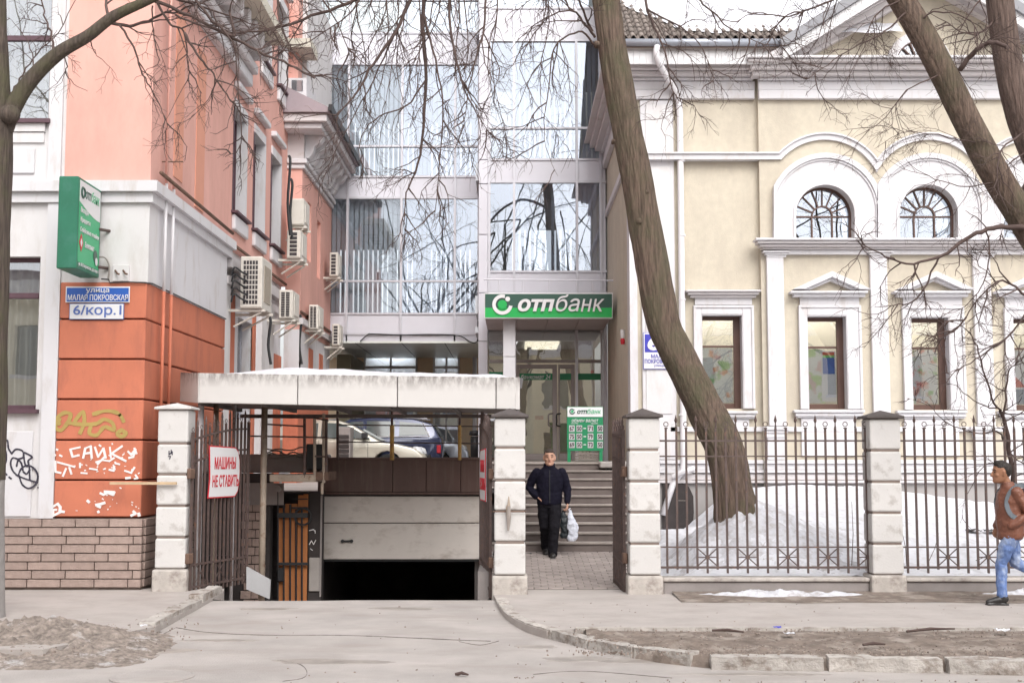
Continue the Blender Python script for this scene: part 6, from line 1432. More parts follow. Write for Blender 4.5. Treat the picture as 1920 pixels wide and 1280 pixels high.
# ------------------------------------------------------------ trees
class TW:
    """thin branches gathered as 3- or 4-sided tubes"""
    def __init__(s, rmin=.0016): s.mb = MB(); s.n = 0; s.rmin = rmin
    def add(s, pts, r0, r1, n=3):
        k = len(pts); s.mb.tube(pts, [r0+(r1-r0)*i/(k-1) for i in range(k)], n, cap=False); s.n += 1
def wander(p, d, ln, droop, rng, k=6, w=.25):
    pts = [Vector(p)]; d = Vector(d).normalized(); st_ = ln/k
    for i in range(k):
        d = (d+Vector((rng.gauss(0, w), rng.gauss(0, w)*.8, rng.gauss(0, w)-droop*.25))).normalized(); pts.append(pts[-1]+d*st_)
    return pts
def sprout(tw, pts, r, ln, lev, rng, droop=.3, per=1.0, yflat=.7):
    """side shoots along a branch, each forking again"""
    tot = sum((b-a).length for a, b in zip(pts, pts[1:])); cnt = max(1, int(per*tot/ln*2.2+rng.random()))
    for _ in range(cnt):
        f = rng.uniform(.18, 1.0)*(len(pts)-1); i = min(int(f), len(pts)-2); p = pts[i].lerp(pts[i+1], f-i)
        t = (pts[i+1]-pts[i]).normalized(); q = Vector((rng.gauss(0, 1), rng.gauss(0, 1)*yflat, rng.gauss(0, 1))); q = (q-t*q.dot(t)).normalized()
        d = t*rng.uniform(.5, 1.0)+q*rng.uniform(.5, .95); l_ = ln*rng.uniform(.45, 1.1)*(1.1-.5*f/len(pts))
        sub = wander(p, d, l_, droop, rng, 5 if lev > 0 else 4, .22); rr = r*rng.uniform(.45, .65)
        tw.add(sub, rr, max(tw.rmin, rr*.35), 4 if rr > .008 else 3)
        if lev > 0: sprout(tw, sub, rr, ln*.55, lev-1, rng, droop, per, yflat)
def bark_trunk(pts, rads, name, mat, parent, segs=72, k=10, ridge=.09):
    sp = spline(pts, k); rr = []
    for i in range(len(pts)-1):
        for j in range(k): rr.append(rads[i]+(rads[i+1]-rads[i])*j/k)
    rr.append(rads[-1]); mb = MB(); n = segs; a = None; dist = 0
    for i, p in enumerate(sp):
        t = (sp[min(i+1, len(sp)-1)]-sp[max(i-1, 0)]).normalized()
        if a is None: a = t.cross(Vector((0, 1, 0))).normalized()
        a = (a-t*a.dot(t)).normalized(); b = t.cross(a)
        if i: dist += (sp[i]-sp[i-1]).length
        for q in range(n):
            g_ = 2*PI*q/n; c_, s_ = math.cos(g_), math.sin(g_)
            v = mn.noise(Vector((c_*4.2, s_*4.2, dist*.9)))*.6+abs(mn.noise(Vector((c_*9, s_*9, dist*1.7+4))))*1.1+mn.noise(Vector((c_*.9, s_*.9, dist*1.1)))*.9
            r = rr[i]*(1+ridge*v); mb.v.append(tuple(p+a*(c_*r)+b*(s_*r)))
    for i in range(len(sp)-1):
        for q in range(n): mb.f.append((i*n+q, i*n+(q+1) % n, (i+1)*n+(q+1) % n, (i+1)*n+q))
    return mb.build(name, mat, parent, smooth=True), sp
def tr_(pts, Y0, Y1):
    n = len(pts); return [P(x, y, Y0+(Y1-Y0)*i/(n-1)) for i, (x, y) in enumerate(pts)]
def limb(tw, px_, Y0, Y1, r0, r1, ln, lev, rng, droop=.25, per=1.0, n=7, k=5):
    sp = spline(tr_(px_, Y0, Y1), k); sp = [p+Vector((rng.gauss(0, .006), rng.gauss(0, .02), rng.gauss(0, .006))) for p in sp]
    tw.add(sp, r0, r1, n)
    if ln: sprout(tw, sp, min(r0, .02), ln, lev, rng, droop, per)
    return sp
rng = random.Random(11)
# the big leaning tree behind the fence
T1 = thing('leaning_tree', 'large leaning tree with furrowed brown bark rising from the snow mound', 'tree', P(1382, 975, 18.75))
tp = [(1384, 1110), (1382, 975), (1374, 915), (1357, 840), (1328, 780), (1291, 705), (1262, 645), (1243, 600), (1223, 500), (1197, 350), (1177, 250), (1158, 150), (1141, 40), (1130, -80), (1118, -220), (1108, -340)]
tr = [.46, .325, .275, .262, .265, .245, .235, .235, .245, .222, .215, .213, .20, .19, .17, .14]
bark_trunk([P(x, y, 18.75) for x, y in tp], tr, 'trunk', 'bark', T1, 110, 12)
for (x, y, s_) in ((1212, 360, .05), (1200, 415, .06), (1119, 82, .05), (1150, 265, .03)):
    c_ = P(x, y, 18.75-.2); MB().lathe([(.01, -.04), (s_*.8, -.02), (s_, .03), (s_*.9, .1)], c_, 'y', 14).build('bark_knot', 'bark', T1, smooth=True)
tw = TW()
# limbs leaving the trunk above the frame and hanging back into it
top1 = P(1120, -200, 18.75)
hang = [
 ([(1118, -210), (1000, -260), (880, -200), (815, -90), (793, 20), (798, 150), (788, 290), (762, 362), (757, 432)], .055, .004),
 ([(880, -200), (800, -160), (782, -40), (742, 60), (700, 120), (665, 180), (629, 217)], .04, .008),
 ([(880, -200), (850, -100), (843, 30), (860, 130), (886, 200), (925, 262)], .03, .003),
 ([(815, -90), (730, -60), (680, -8), (600, 25), (520, 53), (430, 62), (372, 60)], .038, .004),
 ([(793, 20), (815, 110), (830, 200), (822, 330), (812, 420)], .018, .003),
 ([(798, 150), (760, 200), (700, 225), (672, 280), (690, 330)], .014, .003),
 ([(742, 60), (700, 150), (640, 260), (600, 350)], .014, .003),
 ([(1000, -260), (950, -150), (920, -60), (905, 60), (880, 160), (870, 240)], .03, .003),
 ([(905, 60), (935, 130), (915, 200)], .012, .002),
 ([(1115, 70), (1092, 40), (1068, 20), (1010, 42), (955, 95)], .022, .003),
 ([(1114, 84), (1085, 60), (1040, 90), (1028, 170), (1020, 260), (1045, 330)], .018, .002),
 ([(1112, 60), (1088, 10), (1075, -60)], .02, .012),
 ([(1068, 20), (1045, -20), (990, 5), (940, 50)], .012, .002),
 ([(1170, -200), (1195, -100), (1215, 20), (1245, 90), (1262, 170), (1290, 200)], .03, .003),
 ([(1215, 20), (1290, 60), (1330, 120), (1345, 190)], .014, .002),
 ([(1190, -110), (1270, -60), (1330, 20), (1400, 70), (1470, 90)], .022, .003),
 ([(1000, -260), (700, -230), (600, -140), (590, -40), (640, 60), (660, 120)], .03, .003),
 ([(600, -140), (540, -80), (520, 10), (545, 90), (588, 146)], .02, .01),
 ([(880, -200), (760, -130), (700, -60), (660, 20), (560, 85), (498, 62)], .02, .003),
]
for i, (pp, r0, r1) in enumerate(hang):
    y0 = 18.6 if pp[0] in ((1118, -210), (1115, 70), (1114, 84), (1112, 60), (1170, -200), (1190, -110)) else 17.4
    limb(tw, pp, y0, 17.4 if y0 == 18.6 else 17.0, r0, r1, 1.0 if r0 > .015 else .7, 2, rng, .55, 1.3)
for i in range(14):      # long slack shoots
    x = rng.uniform(640, 1060) if i % 3 else rng.uniform(720, 900); 
    limb(tw, [(x, -120), (x+rng.uniform(-25, 25), 20), (x+rng.uniform(-50, 30), 130), (x+rng.uniform(-60, 50), rng.uniform(200, 330))], 17.6, 17.1, .013, .002, .7, 1, rng, .6, 1.1)
tw.mb.build('crown', 'twig', T1, smooth=True)
# left street tree at the frame's edge
T2 = thing('kerb_tree', 'street tree at the left edge with a whitewashed foot and a bough over the corner', 'tree', G(-18, 1150, 0))
tw = TW(); YT2 = 14.6
bark_trunk([P(x, y, YT2) for x, y in ((-38, 1180), (-38, 1150), (-35, 1000), (-32, 895))], [.32, .27, .24, .235], 'painted_foot', 'whitewash', T2, 60, 6, .03)
bark_trunk([P(x, y, YT2) for x, y in ((-32, 900), (-29, 700), (-24, 480), (-10, 260), (-8, 190), (-2, 60), (-5, -80), (-20, -260))], [.24, .245, .24, .20, .17, .085, .08, .06], 'trunk', 'barkdark', T2, 60, 10, .05)
bark_trunk([P(x, y, YT2) for x, y in ((8, 245), (28, 195), (62, 145), (110, 100), (165, 68), (215, 30), (290, -5), (360, -45))], [.10, .10, .088, .078, .068, .062, .05, .035], 'limb', 'barkdark', T2, 28, 8, .05)
MB().lathe([(.02, -.1), (.10, -.06), (.12, .02), (.06, .09)], P(18, 215, YT2-.1), 'y', 14).build('bark_knot', 'barkdark', T2, smooth=True)
for (pp, r0, r1) in [([(215, 34), (240, 10), (300, -6), (360, 8), (430, 30), (520, 62)], .03, .004), ([(205, 42), (250, 48), (300, 30), (360, 12), (420, -10)], .022, .006), ([(222, 45), (250, 90), (268, 140), (290, 180), (312, 230), (300, 262)], .014, .002),
                     ([(290, 0), (320, 45), (345, 60), (352, 120), (350, 150), (300, 250)], .016, .002), ([(345, 60), (375, 110), (400, 140), (430, 185), (450, 195), (530, 190)], .016, .002), ([(360, -10), (400, 40), (440, 70), (430, 20), (436, 60), (447, 180), (452, 270), (424, 295)], .018, .004),
                     ([(290, 0), (380, 40), (470, 90), (530, 115), (589, 146)], .022, .011), ([(100, 105), (95, 60), (80, 20), (78, -30)], .016, .006), ([(62, 145), (60, 100), (40, 60), (12, 30)], .010, .002), ([(125, 92), (122, 130), (135, 155), (165, 172)], .009, .002), ([(165, 68), (176, 96), (182, 104)], .009, .002),
                     ([(205, 42), (200, -10), (215, -60)], .02, .01), ([(15, 180), (40, 150), (60, 110), (110, 60), (150, -20)], .012, .004), ([(285, 10), (288, 70), (296, 120), (250, 150)], .010, .002), ([(400, 20), (420, 110), (380, 200), (330, 235)], .008, .002), ([(330, 30), (400, 55), (470, 60), (560, 40)], .014, .003)]:
    limb(tw, pp, YT2, YT2+.4, r0, r1, .62, 2, rng, .35, 1.05)
tw.mb.build('crown', 'twig', T2, smooth=True)
# right pair of trunks
T3 = thing('forked_tree', 'thick trunk sloping in from the right edge across the arched windows', 'tree', (9.3, 16.3, 0))
YT3 = 16.3
bark_trunk([P(x, y, YT3) for x, y in ((2330, 1160), (2290, 1000), (2130, 740), (1990, 520), (1925, 420), (1868, 330), (1815, 230), (1765, 130), (1715, 40), (1660, -50), (1600, -160))], [.30, .26, .215, .20, .19, .182, .176, .17, .165, .155, .14], 'trunk', 'bark', T3, 80, 10, .05)
tw = TW()
for (pp, r0, r1) in [([(1800, 130), (1830, 95), (1862, 80), (1890, 90)], .035, .025), ([(1960, 430), (1900, 425), (1850, 430), (1800, 455), (1760, 482), (1700, 494), (1640, 470), (1602, 447)], .04, .003), ([(1760, 482), (1720, 560), (1675, 572), (1640, 575)], .014, .003), ([(1990, 500), (1940, 560), (1880, 525), (1835, 560), (1790, 620), (1740, 640)], .02, .003),
                     ([(1960, 520), (1900, 620), (1850, 660), (1800, 690), (1775, 700)], .016, .003), ([(1850, 430), (1855, 480), (1840, 540), (1800, 580), (1760, 590)], .012, .002), ([(1840, 270), (1790, 260), (1740, 250), (1690, 250), (1640, 280)], .010, .002), ([(1700, 20), (1660, 60), (1600, 90), (1540, 130), (1500, 160)], .014, .002),
                     ([(1690, 0), (1640, 30), (1620, 90), (1570, 180)], .012, .002), ([(1760, 140), (1700, 170), (1650, 230), (1600, 260)], .010, .002), ([(1720, 40), (1760, 20), (1820, 40), (1850, 110)], .014, .003), ([(1870, 340), (1810, 350), (1740, 330), (1700, 300)], .010, .002), ([(1920, 250), (1880, 280), (1870, 340), (1890, 400)], .014, .003), ([(1980, 560), (1930, 640), (1880, 700)], .012, .002), ([(1650, -40), (1560, 0), (1480, 30), (1400, 30), (1370, 60)], .018, .002), ([(1650, -60), (1520, -60), (1450, 60)], .012, .002)]:
    limb(tw, pp, YT3-.1, YT3-.6, r0, r1, .85, 2, rng, .3, 1.45)
tw.mb.build('crown', 'twig', T3, smooth=True)
T4 = thing('dark_edge_tree', 'dark reddish trunk hanging down the upper right corner', 'tree', (10.5, 17.6, 0)); YT4 = 17.6
bark_trunk([P(x, y, YT4) for x, y in ((2420, 1130), (2330, 900), (2180, 640), (2050, 440), (1965, 330), (1922, 240), (1897, 150), (1882, 60), (1872, -30), (1865, -150))], [.28, .25, .23, .21, .20, .195, .19, .18, .175, .16], 'trunk', M('barkred', (.145, .10, .083), .95, .5, 5, 1.0, 6, stretch=(6, 6, .5), bdist=.06), T4, 80, 10, .07)
for (x, y, s_) in (): MB().lathe([(.02, -.04), (s_*.6, -.03), (s_, .03), (s_*.7, .12)], P(x, y, YT4-.16), 'y', 12).build('bark_knot', 'barkdark', T4, smooth=True)
tw = TW()
for (pp, r0, r1) in [([(1880, 20), (1840, 60), (1800, 60), (1740, 20)], .02, .003), ([(1910, 200), (1960, 250), (1900, 300), (1860, 330)], .016, .003), ([(1870, -20), (1830, 10), (1790, 80), (1800, 150)], .015, .002), ([(1950, 300), (1900, 380), (1870, 460)], .015, .002)]:
    limb(tw, pp, YT4, YT4-.3, r0, r1, .8, 2, rng, .3, 1.3)
tw.mb.build('crown', 'twig', T4, smooth=True)
# sapling by the fence at right
T5 = thing('sapling', 'thin bare sapling growing from the snow behind the walking man', 'tree', P(1903, 975, 18.2)); tw = TW()
for (pp, r0, r1) in [([(1903, 1000), (1900, 900), (1892, 840), (1884, 790), (1875, 770)], .04, .024), ([(1880, 775), (1860, 745), (1835, 660), (1815, 620), (1780, 600)], .018, .003), ([(1882, 780), (1890, 700), (1905, 680), (1940, 650)], .016, .003), ([(1870, 765), (1845, 760), (1800, 730), (1790, 700)], .012, .002), ([(1892, 840), (1870, 810), (1830, 812), (1780, 795), (1740, 760), (1700, 745)], .014, .002), ([(1896, 850), (1920, 870), (1950, 880)], .012, .003), ([(1898, 920), (1880, 880), (1850, 870), (1815, 920), (1800, 980)], .010, .002), ([(1884, 790), (1930, 760), (1960, 700)], .01, .002)]:
    limb(tw, pp, 18.2, 18.0, r0, r1, .5, 1, rng, .1, .9)
tw.mb.build('branches', 'twig', T5, smooth=True)
for (x0, y0, x1, y1, lb) in ((1597, 1060, 1597, 940, 'tall dry stalk in the snow left of the middle fence pillar'), (1700, 1060, 1690, 990, 'dry stalk in the snow just right of the middle fence pillar'), (1740, 1055, 1760, 1000, 'leaning dry stalk in the snow between pillar and walking man'), (1830, 1050, 1850, 1040, 'low bent dry stalk behind the walking man')):
    a_, b_ = P(x0, y0, 17.9), P(x1, y1, 18.1); tag(MB().tube([a_, a_.lerp(b_, .5)+Vector((.02, 0, 0)), b_], [.006, .005, .003], 4).build('dry_stalk', 'twig'), lb, 'stalk', 'dry stalks in the snow')
for (x, y) in ((1825, 975), (1858, 977)): tag(MB().grid(5, 4, lambda u, v: (P(x, y, 20.6).x+(u-.5)*.22, 20.6+(v-.5)*.2, snowz(P(x, y, 20.6).x, 20.6)+.02+.05*random.random())).build('dark_rag', 'cable'), {1825: 'dark scrap lying on the snow left of the walking man', 1858: 'dark scrap on the snow touching the walking man'}[x], 'litter')
# trees across the street, seen in the glass
def bigtree(x, y, h, seed, lab):
    r = random.Random(seed); t = thing('street_tree', lab, 'tree', (x, y, 0), 'bare trees across the street'); tw = TW(.005)
    base = [Vector((x, y, -.1)), Vector((x+r.uniform(-.2, .2), y, h*.2)), Vector((x+r.uniform(-.4, .4), y, h*.4))]; tw.add(spline(base, 4), .30, .22, 10)
    top = base[-1]
    for i in range(11):
        an = i*2.4+r.random(); d = Vector((math.cos(an)*.75, math.sin(an)*.4, 1.1)); p = base[1].lerp(top, .1+.9*i/10)
        sp = wander(p, d, h*r.uniform(.4, .62), .05, r, 8, .16); tw.add(sp, .08, .015, 6); sprout(tw, sp, .028, 3.0, 2, r, .15, .8, 1)
    tw.mb.build('crown', 'barkdark', t, smooth=True)
for i_, (x_, y_, h_, l_) in enumerate(((-10.5, -5.2, 21, 'bare tree across the street, farthest left in the glass reflections'), (-5, -6, 23, 'bare tree across the street reflected in the left office glass'), (.6, -5.4, 22, 'bare tree across the street reflected in the entrance bay glass'), (7.5, -6, 22, 'bare tree across the street reflected beside the leaning trunk'), (14.5, -5.6, 21, 'bare tree across the street reflected in the arched windows'))): bigtree(x_, y_, h_, i_+1, l_)
# ------------------------------------------------------------ people
def capsule(mb, pts, rads, n=14, cap=True):
    """closed tapering limb with rounded ends"""
    pts = [Vector(p) for p in pts]; rads = list(rads)
    d0 = (pts[0]-pts[1]).normalized(); d1 = (pts[-1]-pts[-2]).normalized(); P0, R0, P1, R1 = [], [], [], []
    for a_ in (80, 60, 35):
        a_ = math.radians(a_); P0.append(pts[0]+d0*rads[0]*math.sin(a_)); R0.append(rads[0]*math.cos(a_))
        P1.insert(0, pts[-1]+d1*rads[-1]*math.sin(a_)); R1.insert(0, rads[-1]*math.cos(a_))
    mb.tube(P0+pts+P1, R0+rads+R1, n, True); return mb
def secs(mb, rows, n=28):
    """closed body from level elliptical sections (z, cx, cy, rx, ry)"""
    b = len(mb.v)
    for (z, cx_, cy_, rx, ry) in rows:
        for k in range(n):
            g_ = 2*PI*k/n; mb.v.append((cx_+rx*math.cos(g_), cy_+ry*math.sin(g_), z))
    for i in range(len(rows)-1):
        for k in range(n): mb.f.append((b+i*n+k, b+i*n+(k+1) % n, b+(i+1)*n+(k+1) % n, b+(i+1)*n+k))
    mb.f.append(tuple(b+k for k in range(n-1, -1, -1))); e = b+(len(rows)-1)*n; mb.f.append(tuple(e+k for k in range(n))); return mb
def blob(mb, c, rx, ry, rz, n=16, m=10, tilt=None):
    rows = []; b = len(mb.v)
    for i in range(1, m):
        a_ = -PI/2+PI*i/m
        for k in range(n):
            g_ = 2*PI*k/n; mb.v.append((c[0]+rx*math.cos(a_)*math.cos(g_), c[1]+ry*math.cos(a_)*math.sin(g_), c[2]+rz*math.sin(a_)))
    for i in range(m-2):
        for k in range(n): mb.f.append((b+i*n+k, b+i*n+(k+1) % n, b+(i+1)*n+(k+1) % n, b+(i+1)*n+k))
    mb.f.append(tuple(b+k for k in range(n-1, -1, -1))); e = b+(m-2)*n; mb.f.append(tuple(e+k for k in range(n))); return mb
def cast(mb, name, mat, t, vox, sm=4, wr=0, wsz=.08, thick=0):
    o = mb.build(name, mat, t, local=True, smooth=True); r = o.modifiers.new('merge', 'REMESH'); r.mode = 'VOXEL'; r.voxel_size = vox; r.use_smooth_shade = True
    s_ = o.modifiers.new('soften', 'SMOOTH'); s_.iterations = sm; s_.factor = .5
    if wr:
        tx = bpy.data.textures.new('folds', 'CLOUDS'); tx.noise_scale = wsz; tx.noise_depth = 2
        d_ = o.modifiers.new('folds', 'DISPLACE'); d_.texture = tx; d_.strength = wr; d_.mid_level = .5; d_.texture_coords = 'LOCAL'
    return o
M('skin', (.52, .29, .205), .55, .06, 12, spec=.4); M('skindark', (.30, .145, .085), .5, .08, 12, spec=.4); M('hair', (.022, .016, .013), .7, .3, 40, .6, 90); M('hairbrown', (.045, .03, .024), .7, .3, 40, .6, 90)
M('navyjacket', (.008, .007, .016), .8, .25, 8, .5, 25, bdist=.02, spec=.15); M('blacktrousers', (.010, .009, .012), .85, .25, 6, .4, 18, bdist=.02, spec=.15); M('shoeblack', (.02, .018, .018), .4, .2, 8)
M('jeans', (.12, .19, .40), .85, .12, 8, .5, 60, dirt=(.42, .48, .60), dscale=4.2, dcut=(.46, .62), dstretch=(1, 1, .55)); M('leather', (.185, .070, .042), .45, .12, 6, .5, 14, bdist=.03, spec=.5); M('strapgray', (.13, .15, .17), .8, .1, 8)
M('eye', (.01, .008, .008), .2); M('lip', (.33, .12, .10), .5); M('bagwhite', (.62, .64, .72), .35, .1, 6, .8, 14, bdist=.03); M('bagdark', (.02, .026, .03), .35, .2, 6, .7, 14, bdist=.03); M('packpurple', (.06, .035, .05), .8, .2, 6)
def head(mb, c, fwd, s=1.0, jaw=1.0):
    """head with brow, nose, chin and ears; fwd is a level unit vector"""
    c = Vector(c); f = Vector(fwd); sd = Vector((-f.y, f.x, 0)); n = 24; b = len(mb.v)
    prof = [(-.118, .035, .045, .035), (-.105, .055, .060, .030), (-.08, .064, .078, .018), (-.045, .070, .088, .006), (0, .075, .095, .0), (.04, .078, .099, -.004), (.075, .072, .092, -.008), (.10, .055, .070, -.010), (.115, .03, .04, -.012)]
    for (h, rx, ry, off) in prof:
        for k in range(n):
            g_ = 2*PI*k/n; fx = math.cos(g_); wx = math.sin(g_); r_ = ry*(1 if fx > 0 else 1.02)
            mb.v.append(tuple(c+f*((fx*r_*.98+off)*s)+sd*(wx*rx*s*(1 if fx < .5 else .96))+Vector((0, 0, h*s))))
    for i in range(len(prof)-1):
        for k in range(n): mb.f.append((b+i*n+k, b+i*n+(k+1) % n, b+(i+1)*n+(k+1) % n, b+(i+1)*n+k))
    mb.f.append(tuple(b+k for k in range(n-1, -1, -1))); e = b+(len(prof)-1)*n; mb.f.append(tuple(e+k for k in range(n)))
    def at(a_, l_, h): return c+f*(a_*s)+sd*(l_*s)+Vector((0, 0, h*s))
    capsule(mb, [at(.088, 0, .018), at(.104, 0, -.010), at(.112, 0, -.030)], [.010*s, .012*s, .016*s], 8)
    for q in (-1, 1):
        capsule(mb, [at(.082, .012*q, .030), at(.074, .045*q, .028)], [.011*s, .010*s], 8); capsule(mb, [at(-.004, .080*q, .012), at(.002, .080*q, -.030)], [.014*s, .010*s], 8)
        blob(mb, at(.060, .038*q, -.028), .026*s, .026*s, .022*s, 10, 6)
    capsule(mb, [at(.084, -.020, -.058), at(.092, 0, -.058), at(.084, .020, -.058)], [.008*s, .010*s, .008*s], 8); blob(mb, at(.076, 0, -.096), .026*s, .026*s, .020*s, 10, 6)
    return at
def face_bits(t, at, s=1.0, hair='hair'):
    for q in (-1, 1):
        blob(MB(), at(.083, .031*q, .006), .011*s, .011*s, .006*s, 8, 6).build('eye', 'eye', t, local=True, smooth=True)
        MB().tube([at(.093, .014*q, .031), at(.090, .035*q, .036), at(.078, .052*q, .030)], [.004*s, .005*s, .003*s], 6).build('eyebrow', hair, t, local=True)
    MB().tube([at(.090, -.022, -.058), at(.1005, 0, -.057), at(.090, .022, -.058)], [.003*s, .0052*s, .003*s], 6).build('lips', 'lip', t, local=True)
def hand(mb, wrist, palm_dir, finger_dir, side, s=1.0, curl=.9):
    """palm with four curled fingers and a thumb set at the side of the palm"""
    w = Vector(wrist); pd = Vector(palm_dir).normalized(); fd = Vector(finger_dir).normalized(); sd = Vector(side).normalized()
    for k in range(4):
        o_ = sd*((k-1.5)*.019*s); capsule(mb, [w+pd*.005, w+pd*.05*s+o_*.8, w+pd*.085*s+o_], [.017*s, .015*s, .012*s], 8)
        b_ = w+pd*.085*s+o_; l_ = (.036, .042, .040, .030)[k]*s; d1 = (pd*(1-curl*.4)+fd*curl).normalized(); d2 = (fd-pd*curl*.35).normalized(); d3 = (fd*.4-pd*curl).normalized()
        capsule(mb, [b_, b_+d1*l_, b_+d1*l_+d2*l_*.7, b_+d1*l_+d2*l_*.7+d3*l_*.5], [.0105*s, .0095*s, .0088*s, .008*s], 8)
    tb = w+pd*.025*s-sd*.028*s; capsule(mb, [tb, tb+pd*.03*s-sd*.02*s+fd*.012*s, tb+pd*.055*s-sd*.012*s+fd*.035*s], [.014*s, .012*s, .010*s], 8)
# --- man coming down the path
p1 = G(1031, 1045, .19)
man = thing('person', 'man in a black padded jacket and dark trousers walking down the path with bags', 'person', (p1.x, p1.y+.1, .178))
rot1 = 0
sk_ = MB(); hc = (0, -.02, 1.60); at = head(sk_, hc, (0, -1, 0), 1.14)
capsule(sk_, [(0, .01, 1.36), (0, 0, 1.52)], [.062, .056], 14)
secs(sk_, [(.84, 0, .0, .15, .10), (.92, 0, 0, .165, .11), (1.05, 0, 0, .15, .10), (1.2, 0, 0, .17, .115), (1.33, 0, .01, .18, .11), (1.40, 0, .01, .13, .08), (1.43, 0, .01, .07, .06)])
Lsh, Rsh = (.20, .01, 1.36), (-.20, .01, 1.36)
Lel, Lwr = (.285, .03, 1.10), (.285, -.07, .87); Rel, Rwr = (-.325, .07, 1.12), (-.20, -.04, .97)
capsule(sk_, [Lsh, Lel], [.052, .042]); capsule(sk_, [Lel, Lwr], [.042, .027]); capsule(sk_, [Rsh, Rel], [.052, .042]); capsule(sk_, [Rel, Rwr], [.042, .028])
hand(sk_, Lwr, (0, -.05, -1), (-.9, -.1, -.3), (0, 1, 0), 1.0, .95); hand(sk_, Rwr, (.75, -.25, -.45), (.3, -.3, -.8), (0, 1, 0), .95, .3)
LK, RK = (.070, -.16, .50), (-.075, .02, .50); LA, RA = (.040, -.14, .10), (-.060, .30, .17)
capsule(sk_, [(.09, 0, .88), LK, LA], [.082, .055, .038]); capsule(sk_, [(-.09, 0, .88), RK, RA], [.082, .055, .038])
capsule(sk_, [LA, (.042, -.22, .055)], [.034, .022]); capsule(sk_, [RA, (-.060, .20, .07)], [.034, .022])
cast(sk_, 'body', 'skin', man, .0075, 3)
face_bits(man, at, 1.14, 'hairbrown')
h_ = MB(); c_ = Vector(hc); blob(h_, c_+Vector((0, .022, .056)), .093, .112, .086, 20, 12); blob(h_, c_+Vector((0, .05, .0)), .091, .085, .085, 18, 10); blob(h_, c_+Vector((0, -.062, .100)), .066, .045, .032, 14, 8)
cast(h_, 'hair', 'hairbrown', man, .008, 2, .01, .02)
jk = MB()
secs(jk, [(.85, 0, 0, .19, .135), (.875, 0, 0, .20, .148), (.93, 0, 0, .207, .152), (1.0, 0, 0, .207, .152), (1.10, 0, 0, .210, .152), (1.22, 0, 0, .218, .155), (1.30, 0, 0, .215, .148), (1.36, 0, 0, .185, .13), (1.40, 0, .01, .17, .115), (1.44, 0, .01, .11, .09)], 40)
secs(jk, [(1.40, 0, 0, .10, .095), (1.45, 0, -.005, .096, .098), (1.50, 0, -.01, .092, .098), (1.515, 0, -.01, .08, .085)], 28)
capsule(jk, [Lsh, (.25, .03, 1.23), Lel, (.29, -.02, .99), (.287, -.06, .90)], [.080, .076, .068, .062, .052]); capsule(jk, [Rsh, (-.275, .05, 1.24), Rel, (-.27, .01, 1.05), (-.215, -.03, .985)], [.080, .076, .070, .065, .058])
cast(jk, 'jacket', 'navyjacket', man, .009, 3, .030, .09)
MB().box(-.006, .006, -.168, -.150, .88, 1.40).build('zip', 'blackmetal', man, local=True)
tr2 = MB(); secs(tr2, [(.80, 0, 0, .15, .12), (.86, 0, 0, .178, .128), (.92, 0, 0, .18, .13)])
capsule(tr2, [(.088, 0, .86), (.085, -.09, .68), LK, (.055, -.16, .30), (.042, -.15, .07)], [.104, .100, .088, .078, .074]); capsule(tr2, [(-.088, 0, .86), (-.09, .02, .68), RK, (-.068, .16, .32), (-.060, .29, .14)], [.104, .100, .086, .076, .070])
cast(tr2, 'trousers', 'blacktrousers', man, .010, 3, .030, .07)
for (a_, q) in (((.042, -.13, .07), -1), ((-.060, .26, .08), 1)):
    s_ = MB(); capsule(s_, [Vector(a_)+Vector((0, .03, .0)), Vector(a_)+Vector((0, -.05, -.008)), Vector(a_)+Vector((0, -.16, -.024))], [.052, .050, .042], 14); capsule(s_, [Vector(a_)+Vector((0, .0, .01)), Vector(a_)+Vector((0, .0, .05))], [.052, .050], 14); 
    if q < 0: s_.box(a_[0]-.042, a_[0]+.042, a_[1]-.20, a_[1]+.08, .0, .022)
    cast(s_, 'shoe', 'shoeblack', man, .007, 2)
o_ = man.location; hx_, hy_, hz_ = Lwr[0]-.01, Lwr[1]-.02, Lwr[2]-.105
def bag(nm, lab, mat, dx, dy, w, dpt, ln, top):
    t = thing(nm, lab, 'bag', (o_.x+hx_+dx, o_.y+hy_+dy, o_.z+hz_-ln))
    m_ = MB(); rows = []
    for i in range(15):
        f_ = i/14; z = ln*f_; e = 1 if f_ < .55 else 1-(f_-.55)/.45*.80; e *= (.72+.28*min(1, f_*7)); wob = 1+.10*math.sin(f_*17)
        rows.append((z, .02*math.sin(f_*5), 0, w*e*wob, dpt*e))
    secs(m_, rows, 24); cast(m_, 'sack', mat, t, .010, 1, .028, .05)
    MB().tube([(0, 0, ln*.9), (top, 0, ln+.01), (top*.4, .02, ln+.03)], [.012, .009, .008], 6).build('handle', mat, t, local=True)
bag('plastic_bag', 'white crumpled plastic bag hanging from the left hand of the man on the path', 'bagwhite', .075, -.03, .085, .06, .49, -.05)
bag('dark_bag', 'dark glossy bag hanging beside the white one from the same hand', 'bagdark', -.035, .04, .085, .06, .45, .02)
